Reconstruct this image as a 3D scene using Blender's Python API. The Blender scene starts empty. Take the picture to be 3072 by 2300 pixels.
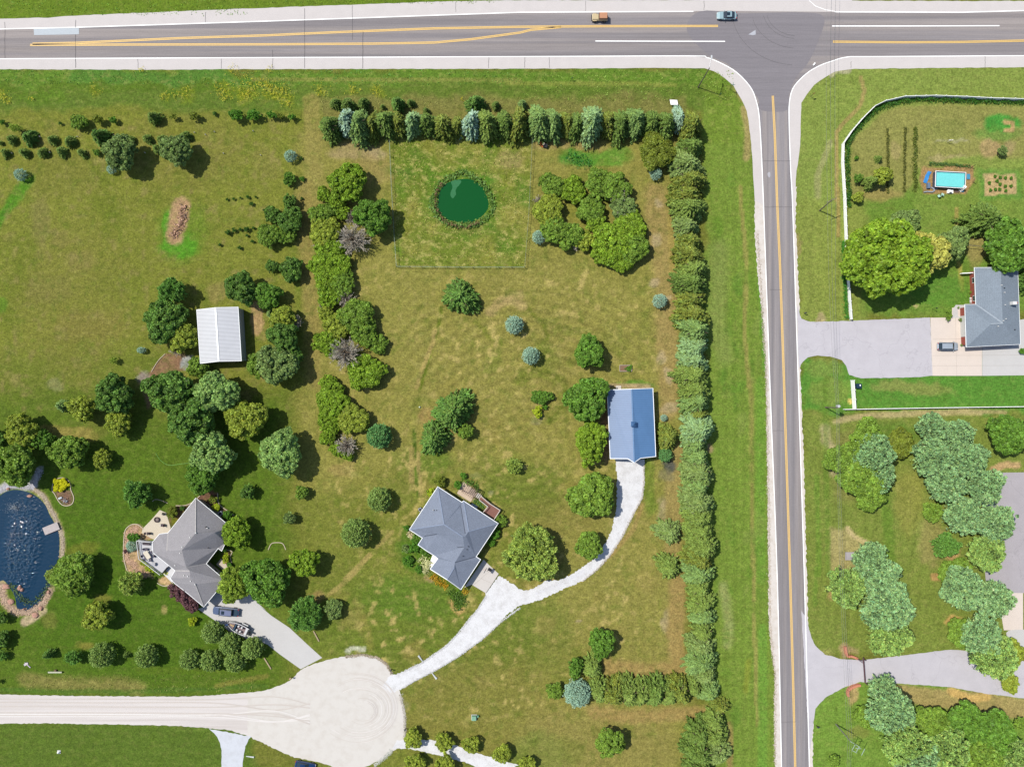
import bpy, bmesh, math, random
import numpy as np
from mathutils import Vector, Matrix
from mathutils.geometry import tessellate_polygon

# ------------------------------------------------------------------ camera, world, sun, exposure
scene = bpy.context.scene
col = scene.collection
H = 170.0          # height of the drone above the ground
S = 0.08           # metres on the ground per photo pixel (3072 wide)
cam_d = bpy.data.cameras.new('camera'); cam = bpy.data.objects.new('camera', cam_d); col.objects.link(cam)
cam.location = (0, 0, H); cam.rotation_euler = (0, 0, 0)
cam_d.sensor_width = 36; cam_d.sensor_fit = 'HORIZONTAL'; cam_d.lens = H/(3072*S)*36
cam_d.clip_start = 1; cam_d.clip_end = 4000
scene.camera = cam

SUN_EL, SUN_SH = 57.0, 27.0      # elevation; shadows fall to the right and 27 degrees down
w = bpy.data.worlds.new('World'); scene.world = w; w.use_nodes = True
nt = w.node_tree; nt.nodes.clear()
sky = nt.nodes.new('ShaderNodeTexSky'); sky.sky_type = 'NISHITA'; sky.sun_disc = False
sky.sun_elevation = math.radians(SUN_EL); sky.sun_rotation = math.radians(-(90-SUN_SH))
bg = nt.nodes.new('ShaderNodeBackground'); bg.inputs[1].default_value = 0.125
wo = nt.nodes.new('ShaderNodeOutputWorld')
nt.links.new(sky.outputs[0], bg.inputs[0]); nt.links.new(bg.outputs[0], wo.inputs[0])
sd = bpy.data.lights.new('sun', 'SUN'); sd.energy = 4.4; sd.angle = math.radians(0.5); sd.color = (1.0, 0.965, 0.9)
sun = bpy.data.objects.new('sun', sd); col.objects.link(sun)
ce, se = math.cos(math.radians(SUN_EL)), math.sin(math.radians(SUN_EL))
sdir = Vector((math.cos(math.radians(SUN_SH))*ce, -math.sin(math.radians(SUN_SH))*ce, -se))
sun.rotation_euler = sdir.to_track_quat('-Z', 'Y').to_euler(); sun.location = (-60, 30, 120)
scene.view_settings.view_transform = 'Standard'; scene.view_settings.look = 'None'
scene.view_settings.exposure = 0.45; scene.view_settings.gamma = 1.0
scene.cycles.max_bounces = 5; scene.cycles.diffuse_bounces = 3; scene.cycles.glossy_bounces = 2
scene.cycles.transmission_bounces = 3; scene.cycles.transparent_max_bounces = 6

GAIN = 1.95   # how bright a sunlit level surface of albedo 1 shows, so colours can be given as they look in sunlight
def lin(c):
    c = np.asarray(c, float)/255.0
    return np.where(c <= 0.04045, c/12.92, ((c+0.055)/1.055)**2.4)
GCH = np.array([0.985, 1.0, 1.05])
def alb(c, k=1.0):
    return tuple(np.clip(lin(c)*k/(GAIN*GCH), 0.002, 0.85))

# ------------------------------------------------------------------ placing by map
def P(x, y, z=0.0):
    f = S*(H-z)/H
    return Vector(((x-1536)*f, (1149-y)*f, z))
class Tile:
    def __init__(s, x0, y0, k=2.76): s.x0, s.y0, s.k = x0, y0, k
    def px(s, u, v): return (s.x0+u/s.k, s.y0+v/s.k)
    def __call__(s, u, v, z=0.0):
        x, y = s.px(u, v); return P(x, y, z)
    def m(s, r): return r/s.k*S
A0, A1, A2, A3 = [Tile(x, 0) for x in (0, 760, 1520, 2272)]
B0, B1, B2, B3 = [Tile(x, 560) for x in (0, 760, 1520, 2272)]
C0, C1, C2, C3 = [Tile(x, 1140) for x in (0, 760, 1520, 2272)]
D0, D1, D2, D3 = [Tile(x, 1700) for x in (0, 760, 1520, 2272)]
HM = Tile(1190, 1400, 6.133); HM2 = Tile(1190, 1600, 6.133)
HL = Tile(360, 1440, 6.133); HL2 = Tile(360, 1600, 6.133)
HR = Tile(2770, 760, 6.9); HR2 = Tile(2770, 920, 6.9)
PO = Tile(2730, 440, 6.468); BO = Tile(600, 1720, 8.28); BB = Tile(1800, 1140, 6.37)
LP = Tile(0, 1400, 3.3125); PX = Tile(0, 0, 1.0); AR = Tile(2500, 1900, 10.35); WF = Tile(2440, 1150, 11.06)
SG = Tile(1960, 240, 7.9)

# ------------------------------------------------------------------ objects
def tag(o, label=None, cat=None, group=None, kind=None):
    if label: o['label'] = label
    if cat: o['category'] = cat
    if group: o['group'] = group
    if kind: o['kind'] = kind
    return o
def empty(name, loc, label, cat, group=None, rz=0.0):
    o = bpy.data.objects.new(name, None); col.objects.link(o)
    o.location = loc; o.rotation_euler = (0, 0, rz); o.empty_display_size = 0.3
    return tag(o, label, cat, group)
def link(name, me, mat, parent=None):
    o = bpy.data.objects.new(name, me); col.objects.link(o)
    if mat is not None and not me.materials: me.materials.append(mat)
    if parent is not None: o.parent = parent
    return o
def rot2(a):
    c, s = math.cos(a), math.sin(a); return Matrix(((c, -s, 0), (s, c, 0), (0, 0, 1)))
class MB:
    """collects simple solids into one mesh"""
    def __init__(s): s.v = []; s.f = []; s.sm = []
    def add(s, vs, fs, smooth=False):
        n = len(s.v); s.v += [tuple(v) for v in vs]
        s.f += [tuple(i+n for i in f) for f in fs]; s.sm += [smooth]*len(fs)
        return s
    def box(s, c, d, rz=0.0, tx=1.0, ty=1.0, rot=None):
        """c = centre of the base, d = sizes, tx, ty = taper of the top"""
        R = rot if rot is not None else rot2(rz)
        x, y, z = d[0]/2, d[1]/2, d[2]
        vs = []
        for (k, a, b) in ((0, 1, 1), (z, tx, ty)):
            for (i, j) in ((-1, -1), (1, -1), (1, 1), (-1, 1)):
                vs.append(Vector(c)+R @ Vector((i*x*a, j*y*b, k)))
        return s.add(vs, [(3, 2, 1, 0), (4, 5, 6, 7), (0, 1, 5, 4), (1, 2, 6, 5), (2, 3, 7, 6), (3, 0, 4, 7)])
    def tube(s, a, b, r0, r1=None, n=8, smooth=True):
        a, b = Vector(a), Vector(b); r1 = r0 if r1 is None else r1
        q = (b-a).to_track_quat('Z', 'Y'); vs = []
        for (p, r) in ((a, r0), (b, r1)):
            for i in range(n):
                t = 2*math.pi*i/n; vs.append(p+q @ Vector((r*math.cos(t), r*math.sin(t), 0)))
        fs = [(i, (i+1) % n, n+(i+1) % n, n+i) for i in range(n)]
        s.add(vs, fs, smooth); s.add(vs, [tuple(range(n-1, -1, -1)), tuple(range(n, 2*n))])
        return s
    def beam(s, a, b, w_, h_):
        a, b = Vector(a), Vector(b); d = (b-a).normalized(); sd_ = Vector((-d.y, d.x, 0))
        if sd_.length < 1e-4: sd_ = Vector((1, 0, 0))
        sd_.normalize(); up = d.cross(sd_)*-1; vs = []
        if up.z < 0: up = -up
        for p in (a, b):
            for (i, j) in ((-1, -1), (1, -1), (1, 1), (-1, 1)):
                vs.append(p+sd_*(i*w_/2)+up*(j*h_/2))
        return s.add(vs, [(3, 2, 1, 0), (4, 5, 6, 7), (0, 1, 5, 4), (1, 2, 6, 5), (2, 3, 7, 6), (3, 0, 4, 7)])
    def lathe(s, c, prof, n=16, smooth=True, sx=1.0, sy=1.0, rz=0.0):
        R = rot2(rz); vs = []
        for (r, z) in prof:
            for i in range(n):
                t = 2*math.pi*i/n; vs.append(Vector(c)+R @ Vector((r*sx*math.cos(t), r*sy*math.sin(t), z)))
        fs = []
        for k in range(len(prof)-1):
            for i in range(n):
                fs.append((k*n+i, k*n+(i+1) % n, (k+1)*n+(i+1) % n, (k+1)*n+i))
        s.add(vs, fs, smooth); m = (len(prof)-1)*n
        s.add(vs, [tuple(range(n-1, -1, -1)), tuple(range(m, m+n))]); return s
    def sphere(s, c, r, sx=1, sy=1, sz=1, n=12, k=8, rot=None):
        vs, fs = [], []; R = rot if rot is not None else Matrix.Identity(3)
        for j in range(k+1):
            ph = math.pi*j/k
            for i in range(n):
                t = 2*math.pi*i/n
                vs.append(Vector(c)+R @ Vector((r*sx*math.sin(ph)*math.cos(t), r*sy*math.sin(ph)*math.sin(t), r*sz*math.cos(ph))))
        for j in range(k):
            for i in range(n):
                fs.append((j*n+i, (j+1)*n+i, (j+1)*n+(i+1) % n, j*n+(i+1) % n))
        return s.add(vs, fs, True)
    def prism(s, pts, z0, z1, off=Vector((0, 0, 0))):
        """vertical prism from a plan outline (world xy)"""
        p = [Vector((a[0], a[1], 0)) for a in pts]
        if sum(p[i].x*p[(i+1) % len(p)].y-p[(i+1) % len(p)].x*p[i].y for i in range(len(p))) < 0: p.reverse()
        n = len(p); tri = tessellate_polygon([p])
        vs = [q+Vector((0, 0, z0)) for q in p]+[q+Vector((0, 0, z1)) for q in p]
        fs = [(i, (i+1) % n, n+(i+1) % n, n+i) for i in range(n)]
        for t in tri:
            a, b, c = (p[i] for i in t)
            if (b-a).cross(c-a).z < 0: t = (t[0], t[2], t[1])
            fs.append(tuple(n+i for i in t)); fs.append(tuple(t[::-1]))
        return s.add(vs, fs)
    def build(s, name, mat, parent=None, bevel=0.0, seg=2, sub=0, local=None):
        me = bpy.data.meshes.new(name)
        vs = s.v if local is None else [tuple(Vector(v)-Vector(local)) for v in s.v]
        me.from_pydata(vs, [], s.f); me.polygons.foreach_set('use_smooth', s.sm)
        me.validate(); me.update()
        o = link(name, me, mat, parent)
        if bevel:
            b = o.modifiers.new('bevel', 'BEVEL'); b.width = bevel; b.segments = seg; b.limit_method = 'ANGLE'
        if sub:
            b = o.modifiers.new('sub', 'SUBSURF'); b.levels = sub; b.render_levels = sub
        return o
rng = np.random.default_rng(7); random.seed(7)
def npmesh(name, V, F, mat, facecol=None, smooth=False):
    me = bpy.data.meshes.new(name); k = F.shape[1]
    me.vertices.add(len(V)); me.vertices.foreach_set('co', np.ascontiguousarray(V, np.float32).ravel())
    me.loops.add(F.size); me.loops.foreach_set('vertex_index', np.ascontiguousarray(F, np.int32).ravel())
    me.polygons.add(len(F)); me.polygons.foreach_set('loop_start', np.arange(0, F.size, k, dtype=np.int32))
    me.polygons.foreach_set('loop_total', np.full(len(F), k, np.int32))
    if smooth: me.polygons.foreach_set('use_smooth', np.ones(len(F), bool))
    if facecol is not None:
        at = me.attributes.new('Col', 'FLOAT_COLOR', 'FACE')
        c4 = np.ones((len(F), 4), np.float32); c4[:, :3] = facecol
        at.data.foreach_set('color', c4.ravel())
    me.update(calc_edges=True); me.materials.append(mat)
    return me

# ------------------------------------------------------------------ materials
def newmat(name):
    m = bpy.data.materials.new(name); m.use_nodes = True; m.node_tree.nodes.clear(); return m
class N:
    def __init__(s, m): s.t = m.node_tree
    def n(s, typ, **k):
        o = s.t.nodes.new(typ)
        for a, b in k.items(): setattr(o, a, b)
        return o
    def l(s, a, b): s.t.links.new(a, b)
def coords(q, scale=(1, 1, 1), rot=0.0, obj=True):
    g = q.n('ShaderNodeNewGeometry') if obj else q.n('ShaderNodeTexCoord'); mp = q.n('ShaderNodeMapping')
    q.l(g.outputs['Position'] if obj else g.outputs['Object'], mp.inputs[0])
    mp.inputs['Scale'].default_value = scale; mp.inputs['Rotation'].default_value = (0, 0, rot)
    return mp.outputs[0]
def noise(q, vec, sc, det=3, rough=0.6):
    n = q.n('ShaderNodeTexNoise'); n.inputs['Scale'].default_value = sc; n.inputs['Detail'].default_value = det
    n.inputs['Roughness'].default_value = rough; q.l(vec, n.inputs['Vector']); return n.outputs['Fac']
def rng_(q, f, a, b, lo=0.3, hi=0.7):
    m = q.n('ShaderNodeMapRange'); q.l(f, m.inputs[0]); m.inputs[1].default_value = lo; m.inputs[2].default_value = hi
    m.inputs[3].default_value = a; m.inputs[4].default_value = b; return m.outputs[0]
def mixc(q, f, a, b, mode='MIX'):
    m = q.n('ShaderNodeMix', data_type='RGBA', blend_type=mode)
    if isinstance(f, (int, float)): m.inputs[0].default_value = f
    else: q.l(f, m.inputs[0])
    for i, c in ((6, a), (7, b)):
        if isinstance(c, tuple): m.inputs[i].default_value = (*c, 1)
        else: q.l(c, m.inputs[i])
    return m.outputs[2]
def mul(q, c, f):
    v = q.n('ShaderNodeVectorMath', operation='SCALE'); q.l(c, v.inputs[0])
    if isinstance(f, (int, float)): v.inputs['Scale'].default_value = f
    else: q.l(f, v.inputs['Scale'])
    return v.outputs[0]
def out(q, c, rough=0.8, spec=0.3, metal=0.0, bump=None, bs=0.5, bd=0.05, coat=0.0, emis=None):
    b = q.n('ShaderNodeBsdfPrincipled')
    if isinstance(c, tuple): b.inputs['Base Color'].default_value = (*c, 1)
    else: q.l(c, b.inputs['Base Color'])
    b.inputs['Roughness'].default_value = rough; b.inputs['Specular IOR Level'].default_value = spec
    b.inputs['Metallic'].default_value = metal; b.inputs['Coat Weight'].default_value = coat
    if bump is not None:
        bn = q.n('ShaderNodeBump'); bn.inputs['Strength'].default_value = bs; bn.inputs['Distance'].default_value = bd
        q.l(bump, bn.inputs['Height']); q.l(bn.outputs[0], b.inputs['Normal'])
    o = q.n('ShaderNodeOutputMaterial'); q.l(b.outputs[0], o.inputs[0]); return b
_mc = {}
def plain(rgb, rough=0.7, spec=0.3, metal=0.0, var=0.12, sc=2.0, coat=0.0, k=1.0, bump=0.0):
    key = (tuple(rgb), rough, spec, metal, var, sc, coat, k, bump)
    if key in _mc: return _mc[key]
    m = newmat('surface'); q = N(m); v = coords(q)
    f = rng_(q, noise(q, v, sc, 4, 0.65), 1-var, 1+var)
    base = q.n('ShaderNodeRGB'); base.outputs[0].default_value = (*alb(rgb, k), 1)
    nb = noise(q, v, sc*6, 2) if bump else None
    out(q, mul(q, base.outputs[0], f), rough, spec, metal, coat=coat, bump=nb, bs=bump, bd=0.03)
    _mc[key] = m; return m
def foliage_mat(name, trans=0.28, rough=0.55, spec=0.25):
    m = newmat(name); q = N(m); a = q.n('ShaderNodeAttribute'); a.attribute_name = 'Col'
    b = q.n('ShaderNodeBsdfPrincipled'); q.l(a.outputs['Color'], b.inputs['Base Color'])
    b.inputs['Roughness'].default_value = rough; b.inputs['Specular IOR Level'].default_value = spec
    t = q.n('ShaderNodeBsdfTranslucent'); q.l(mul(q, a.outputs['Color'], 1.15), t.inputs['Color'])
    mx = q.n('ShaderNodeMixShader'); mx.inputs[0].default_value = trans
    q.l(b.outputs[0], mx.inputs[1]); q.l(t.outputs[0], mx.inputs[2])
    o = q.n('ShaderNodeOutputMaterial'); q.l(mx.outputs[0], o.inputs[0]); return m
M_LEAF = foliage_mat('leaves'); M_NEEDLE = foliage_mat('needles', 0.15, 0.6, 0.2); M_TWIG = foliage_mat('bare_twigs', 0.0, 0.8, 0.1)
M_BARK = plain((120, 105, 88), 0.9, 0.1, var=0.3, sc=6, bump=0.5)
# ------------------------------------------------------------------ the lawn: one sheet, its real patches of grass colour stored per vertex
GS = 0.45                                   # metres between ground vertices
gx = np.arange(-155, 155.01, GS); gy = np.arange(-124, 124.01, GS)
GX, GY = np.meshgrid(gx, gy)
PXX = GX/S+1536; PYY = 1149-GY/S            # the same grid in photo pixels
def vnoise(X, Y, sc, seed, octv=4):
    r = np.random.default_rng(seed); out_ = np.zeros_like(X); amp = 1.0; tot = 0
    for o in range(octv):
        n = 256; g = r.random((n, n)); x = X/sc*2**o+17.3*o; y = Y/sc*2**o+5.1*o
        xi = np.floor(x).astype(int); yi = np.floor(y).astype(int); fx = x-xi; fy = y-yi
        fx = fx*fx*(3-2*fx); fy = fy*fy*(3-2*fy); a = g[yi % n, xi % n]; b = g[yi % n, (xi+1) % n]
        c = g[(yi+1) % n, xi % n]; d = g[(yi+1) % n, (xi+1) % n]
        out_ += amp*((a*(1-fx)+b*fx)*(1-fy)+(c*(1-fx)+d*fx)*fy); tot += amp; amp *= 0.55
    return out_/tot-0.5
WX = PXX+60*vnoise(PXX, PYY, 90, 1)+18*vnoise(PXX, PYY, 22, 2, 2)
WY = PYY+60*vnoise(PXX, PYY, 90, 3)+18*vnoise(PXX, PYY, 22, 4, 2)
BN = vnoise(PXX, PYY, 14, 9, 3)
G = np.zeros(GX.shape+(3,)); G[:] = lin((124, 128, 58)); MOT = np.full(GX.shape, 0.5)
def blend(mask, c, mot=None):
    global MOT
    m = np.clip(mask, 0, 1)[..., None]; G[:] = G*(1-m)+lin(c)*m
    if mot is not None: MOT = MOT*(1-m[..., 0])+mot*m[..., 0]
def sst(x): x = np.clip(x, 0, 1); return x*x*(3-2*x)
def gE(t, u, v, ru, rv, c, st=1.0, rot=0, soft=0.6, mot=None, rag=0.5):
    x, y = t.px(u, v); ru, rv = ru/t.k, rv/t.k; a = math.radians(rot)
    X = WX*0.7+PXX*0.3-x; Y = WY*0.7+PYY*0.3-y
    d = np.sqrt(((X*math.cos(a)+Y*math.sin(a))/ru)**2+((-X*math.sin(a)+Y*math.cos(a))/rv)**2)+BN*rag
    blend(st*sst((1-d)/soft+0.5), c, mot)
def gR(x0, y0, x1, y1, c, st=1.0, soft=25, mot=None):
    d = np.minimum(np.minimum(WX-x0, x1-WX), np.minimum(WY-y0, y1-WY))
    blend(st*sst(d/soft+0.5), c, mot)
def segd(pts, X, Y):
    D = np.full(X.shape, 1e9)
    for (a, b) in zip(pts[:-1], pts[1:]):
        ax, ay = a; bx, by = b; dx, dy = bx-ax, by-ay; L = dx*dx+dy*dy+1e-9
        t_ = np.clip(((X-ax)*dx+(Y-ay)*dy)/L, 0, 1); D = np.minimum(D, np.hypot(X-ax-t_*dx, Y-ay-t_*dy))
    return D
def gL(t, pts, wpx, c, st=1.0, soft=0.6, mot=None, warp=0.12):
    p = [t.px(*q) for q in pts]; wpx = max(wpx, 6.2); st = min(1, st*1.35)
    X = PXX*(1-warp)+WX*warp; Y = PYY*(1-warp)+WY*warp
    d = segd(p, X, Y)/wpx+BN*0.6; blend(st*sst((1-d)/soft+0.5), c, mot)
def inside(p, X, Y):
    r = np.zeros(X.shape, bool); n = len(p); j = n-1
    for i in range(n):
        xi, yi = p[i]; xj, yj = p[j]
        if yi != yj: r ^= ((yi > Y) != (yj > Y)) & (X < (xj-xi)*(Y-yi)/(yj-yi)+xi)
        j = i
    return r
def gP(t, pts, c, st=1.0, soft=10, mot=None, warp=0.3):
    p = [t.px(*q) for q in pts]
    X = PXX*(1-warp)+WX*warp; Y = PYY*(1-warp)+WY*warp
    d = segd(p+[p[0]], X, Y)*np.where(inside(p, X, Y), 1, -1)+BN*soft*0.8
    blend(st*sst(d/soft+0.5), c, mot)
GRN, DGRN, OLV, DRY, TAN, SOIL, VERGE = (98, 122, 38), (74, 104, 28), (126, 130, 58), (146, 138, 78), (172, 152, 106), (190, 165, 130), (118, 150, 58)
# large areas
gR(-400, 200, 960, 1150, (132, 137, 60), 1.0, 80)
gR(-400, 1180, 860, 2110, (92, 120, 36), 0.95, 120, 0.3)
gR(-400, 1050, 500, 1330, (104, 122, 46), 0.5, 80)
gR(-400, 2150, 760, 2600, (98, 122, 48), 1.0, 40, 0.3)
gR(900, 400, 2040, 1500, (152, 147, 80), 1.0, 60, 0.6)
gR(900, 1480, 2060, 2600, (130, 136, 62), 1.0, 80, 0.5)
gR(1600, 1500, 2060, 2450, (156, 149, 84), 0.9, 80, 0.6)
gR(-400, 205, 2260, 330, (104, 128, 52), 1.0, 30, 0.5)
gR(960, 290, 2060, 420, (140, 134, 82), 0.8, 30, 0.5)
gR(-400, -300, 1700, 60, (112, 138, 44), 1.0, 10, 0.4); gR(1560, -300, 3500, 8, (130, 138, 70), 1.0, 8)
gR(2110, 300, 2330, 2600, (126, 152, 66), 1.0, 25, 0.4)
gR(2390, 190, 3500, 620, (142, 160, 82), 1.0, 20, 0.4)
gR(2390, 600, 2600, 1000, (146, 160, 82), 1.0, 20, 0.4)
gR(2590, 560, 3500, 950, (118, 150, 64), 1.0, 30, 0.4)
gR(2400, 1080, 3500, 1240, (98, 150, 62), 1.0, 15, 0.3)
gR(2400, 1240, 3500, 1960, (132, 148, 72), 1.0, 40, 0.6)
gR(2400, 2020, 3500, 2700, (126, 160, 70), 1.0, 40, 0.4)
gE(C1, 1800, 2300, 900, 300, (112, 126, 52), .6); gE(D1, 1000, 450, 900, 330, (110, 128, 50), .7)
gE(D1, 1350, 250, 420, 200, (94, 130, 44), .6)
gE(B1, 2100, 1400, 900, 700, (150, 142, 80), .6, mot=1.0)
gE(C1, 1450, 700, 260, 160, (96, 128, 42), .7); gE(C1, 1250, 950, 500, 260, (128, 130, 60), .4)
gE(C2, 120, 900, 420, 260, (108, 126, 48), .7); gE(C2, 300, 1150, 500, 160, (140, 134, 74), .5)
gE(D1, 1900, 1200, 700, 420, (146, 136, 76), .6); gE(D2, 150, 430, 350, 200, (118, 132, 58), .6)
gE(D2, 250, 1550, 280, 180, (112, 142, 58), .8); gE(D2, 700, 1480, 700, 280, (152, 140, 86), .5)
gE(C0, 700, 1350, 600, 500, (78, 112, 26), .6, mot=.2); gE(D0, 1100, 500, 900, 420, (78, 114, 26), .6, mot=.2)
gE(B0, 600, 900, 500, 600, (136, 132, 68), .45); gE(B0, 330, 300, 90, 240, (140, 132, 84), .6)
gE(B0, 750, 1150, 300, 130, (142, 130, 74), .5); gE(B0, 400, 850, 200, 120, (136, 130, 76), .5)
gE(A0, 1500, 1250, 500, 300, (138, 132, 72), .5); gE(A0, 500, 1450, 300, 200, (130, 128, 66), .4)
for k in range(40):
    gE(PX, rng.uniform(0, 950), rng.uniform(380, 1300), rng.uniform(15, 60), rng.uniform(15, 60), random.choice([(112, 126, 44), (136, 134, 68), (128, 134, 50), (142, 132, 80)]), rng.uniform(.25, .55), rng.uniform(0, 90))
for k in range(70):
    gE(PX, rng.uniform(950, 2020), rng.uniform(800, 2250), rng.uniform(12, 55), rng.uniform(12, 40), random.choice([(120, 130, 58), (158, 144, 88), (110, 128, 50), (152, 140, 78)]), rng.uniform(.25, .55), rng.uniform(0, 90))
# vivid streaks on the left
gL(B0, [(-40, 330), (40, 200), (110, 90), (190, 0)], 14, (88, 140, 40), .8, 1.0)
gL(A0, [(120, 1656), (180, 1560), (240, 1480)], 18, (92, 142, 40), .7, 1.0); gE(B0, 0, 1000, 40, 60, (90, 140, 40), .6)
gE(A0, 350, 800, 200, 60, (100, 136, 40), .6)
# lush ring and bare brush bed
gE(B0, 1500, 400, 190, 250, (100, 142, 40), .5, 20); gE(B0, 1480, 470, 150, 110, (92, 158, 44), .9, 0, .5, .3)
gL(B0, [(1385, 480), (1375, 330), (1400, 230)], 12, (96, 156, 46), .8)
gL(B0, [(1500, 160), (1480, 260), (1450, 350), (1440, 400)], 27, (190, 154, 128), 1, .5, 1.0)
# weeds along the highway
gR(-400, 208, 2250, 252, (106, 140, 52), .9, 12, 0.9); gR(200, 215, 760, 250, (86, 134, 60), .6, 14, 1.0)
gR(-400, 252, 760, 276, (96, 126, 38), .7, 10, .5)
gL(A1, [(0, 655), (2208, 665)], 4, (150, 150, 84), .5); gL(A2, [(0, 690), (1400, 700)], 3, (150, 156, 80), .5)
gR(2120, 209, 2260, 420, (120, 146, 54), .5, 20, 1.0)
for (t, u, v, r) in [(A0, 20, 790, 50), (A0, 75, 830, 30), (A0, 800, 755, 50), (A0, 1355, 795, 30), (A0, 1530, 770, 60), (A0, 1900, 735, 70), (A0, 2050, 730, 90), (A0, 2040, 810, 50), (A1, 140, 760, 60), (A1, 230, 760, 60), (A1, 260, 820, 60), (A1, 560, 745, 50), (A1, 820, 755, 45), (A1, 1020, 760, 50)]:
    gE(t, u, v, r, r*.8, (136, 148, 40), .5, 30, .8, 1.0, 1.6)
# dry strips
gL(A1, [(480, 850), (500, 1200), (510, 1656)], 26, (158, 148, 88), .7); gL(B1, [(430, 0), (430, 600), (480, 1000), (500, 1600)], 22, (156, 142, 86), .7, 1)
gL(B1, [(360, 700), (370, 1000), (380, 1400)], 8, (118, 132, 50), .5)
gE(A1, 860, 1250, 230, 80, (176, 156, 122), .8); gE(A1, 1050, 1270, 70, 60, (200, 178, 150), .6); gE(A1, 1000, 1400, 150, 120, (166, 146, 100), .6)
gE(A2, 420, 1200, 400, 50, (166, 146, 100), .8); gE(A1, 2050, 1210, 200, 50, (164, 148, 100), .6)
gL(B2, [(1230, 60), (1240, 300), (1290, 600), (1330, 900), (1330, 1250), (1370, 1656)], 34, (168, 148, 98), .85, .8)
gL(C2, [(1330, 0), (1340, 250)], 28, (168, 148, 98), .85); gL(B2, [(1370, 200), (1385, 700)], 14, (172, 152, 92), .6)
for (t, u, v, ru, rv) in [(B2, 1240, 440, 45, 70), (B2, 1225, 110, 30, 30), (B2, 1245, 790, 50, 30), (B2, 1365, 885, 22, 20), (C2, 1300, 1060, 60, 100), (D2, 1350, 450, 70, 100), (D2, 1390, 660, 50, 80), (D2, 930, 815, 50, 25), (B2, 1310, 1400, 40, 60), (B2, 1340, 1560, 30, 60), (C2, 1340, 220, 60, 50)]:
    gE(t, u, v, ru, rv, (192, 172, 146), .75)
gL(D2, [(1420, 130), (1400, 500), (1420, 850), (1100, 860), (850, 830)], 26, (172, 148, 98), .85, .8)
gL(C2, [(1400, 560), (1380, 900), (1380, 1150), (1370, 1400)], 24, (166, 148, 96), .8)
gL(D2, [(720, 1190), (1000, 1240), (1300, 1220), (1640, 1200)], 20, (172, 148, 98), .7, 1)
gL(D2, [(1850, 1300), (1850, 1656)], 9, (160, 142, 92), .7)
gE(C2, 1345, 710, 55, 60, (92, 94, 98), .95, 0, .5, .2); gE(C2, 1330, 780, 60, 50, (140, 132, 104), .8)
gE(C2, 820, 350, 60, 330, (150, 118, 100), .9, 0, .5); gE(C2, 1690, 540, 30, 40, (180, 150, 130), .8)
gE(C2, 1180, 830, 50, 260, (108, 140, 48), .6); gE(C2, 1060, 30, 160, 30, (92, 148, 52), .8); gL(C2, [(860, 40), (1180, 52)], 7, (186, 164, 134), .8)
gL(C2, [(1120, 1030), (1050, 1230), (930, 1370), (820, 1480), (700, 1560)], 7, (176, 150, 100), .6, 1)
# tyre tracks and mower arcs
gL(B1, [(1560, 1000), (1530, 1150), (1450, 1400), (1380, 1656)], 5, (112, 124, 44), .8); gL(B1, [(1500, 1180), (1480, 1300), (1400, 1500), (1350, 1656)], 5, (178, 158, 104), .7)
gL(C1, [(1330, 420), (1335, 600), (1345, 800), (1370, 960)], 5, (92, 118, 38), .8); gL(C1, [(1310, 560), (1305, 830)], 7, (170, 152, 100), .7); gL(C1, [(1365, 600), (1365, 720), (1385, 940)], 5, (174, 156, 104), .7)
gL(B1, [(1960, 1040), (2060, 940), (2208, 900)], 14, (184, 160, 116), .6, 1); gL(B2, [(0, 900), (90, 920), (180, 1000), (300, 1150), (340, 1250)], 4, (110, 120, 44), .6)
gL(B2, [(0, 935), (60, 940), (130, 980)], 14, (184, 162, 116), .7, 1)
gL(B1, [(1830, 1110), (1940, 1240), (2050, 1300)], 6, (116, 126, 46), .5)
for r_, s_ in ((210, .55), (240, .4), (170, .4)):
    gL(C2, [(270+r_*math.cos(a), 130+r_*math.sin(a)) for a in np.linspace(-2.6, 1.2, 14)], 4, (108, 122, 44), s_, 1)
gL(C1, [(760, 1640), (870, 1540), (970, 1440)], 7, (182, 164, 106), .8); gL(C1, [(1020, 1380), (1150, 1250)], 4, (170, 154, 98), .6); gL(D1, [(880, 0), (760, 120), (620, 230)], 6, (178, 160, 104), .6)
gE(D1, 520, 260, 80, 60, (176, 146, 104), .7); gE(C1, 1430, 300, 70, 70, (176, 146, 100), .7); gE(C1, 740, 720, 110, 60, (170, 144, 100), .5)
gE(B1, 20, 1100, 45, 110, (190, 158, 124), .9, 0, .4); gE(B0, 2140, 1080, 50, 110, (190, 158, 124), .9, 0, .4); gE(B0, 1820, 870, 80, 80, (156, 142, 92), .7)
gE(C0, 460, 40, 60, 60, (150, 148, 110), .6, 0, .5, 1.0, 1.0); gL(C0, [(370, 420), (560, 430), (720, 430), (760, 460)], 18, (158, 146, 84), .7)
gP(B0, [(1375, 1370), (1250, 1530), (1150, 1600), (1170, 1656), (1260, 1656), (1400, 1560), (1540, 1500), (1570, 1420), (1500, 1360)], (150, 116, 98), 1, 6)
gP(C0, [(1150, -60), (1230, -40), (1260, 60), (1270, 190), (1230, 230), (1200, 180), (1190, 60)], (150, 120, 100), 1, 8); gE(B0, 1200, 1600, 60, 50, (160, 152, 160), .7)
gP(B0, [(1500, 1400), (1600, 1390), (1600, 1500), (1560, 1510), (1480, 1495)], (175, 178, 195), .9, 5)
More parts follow.
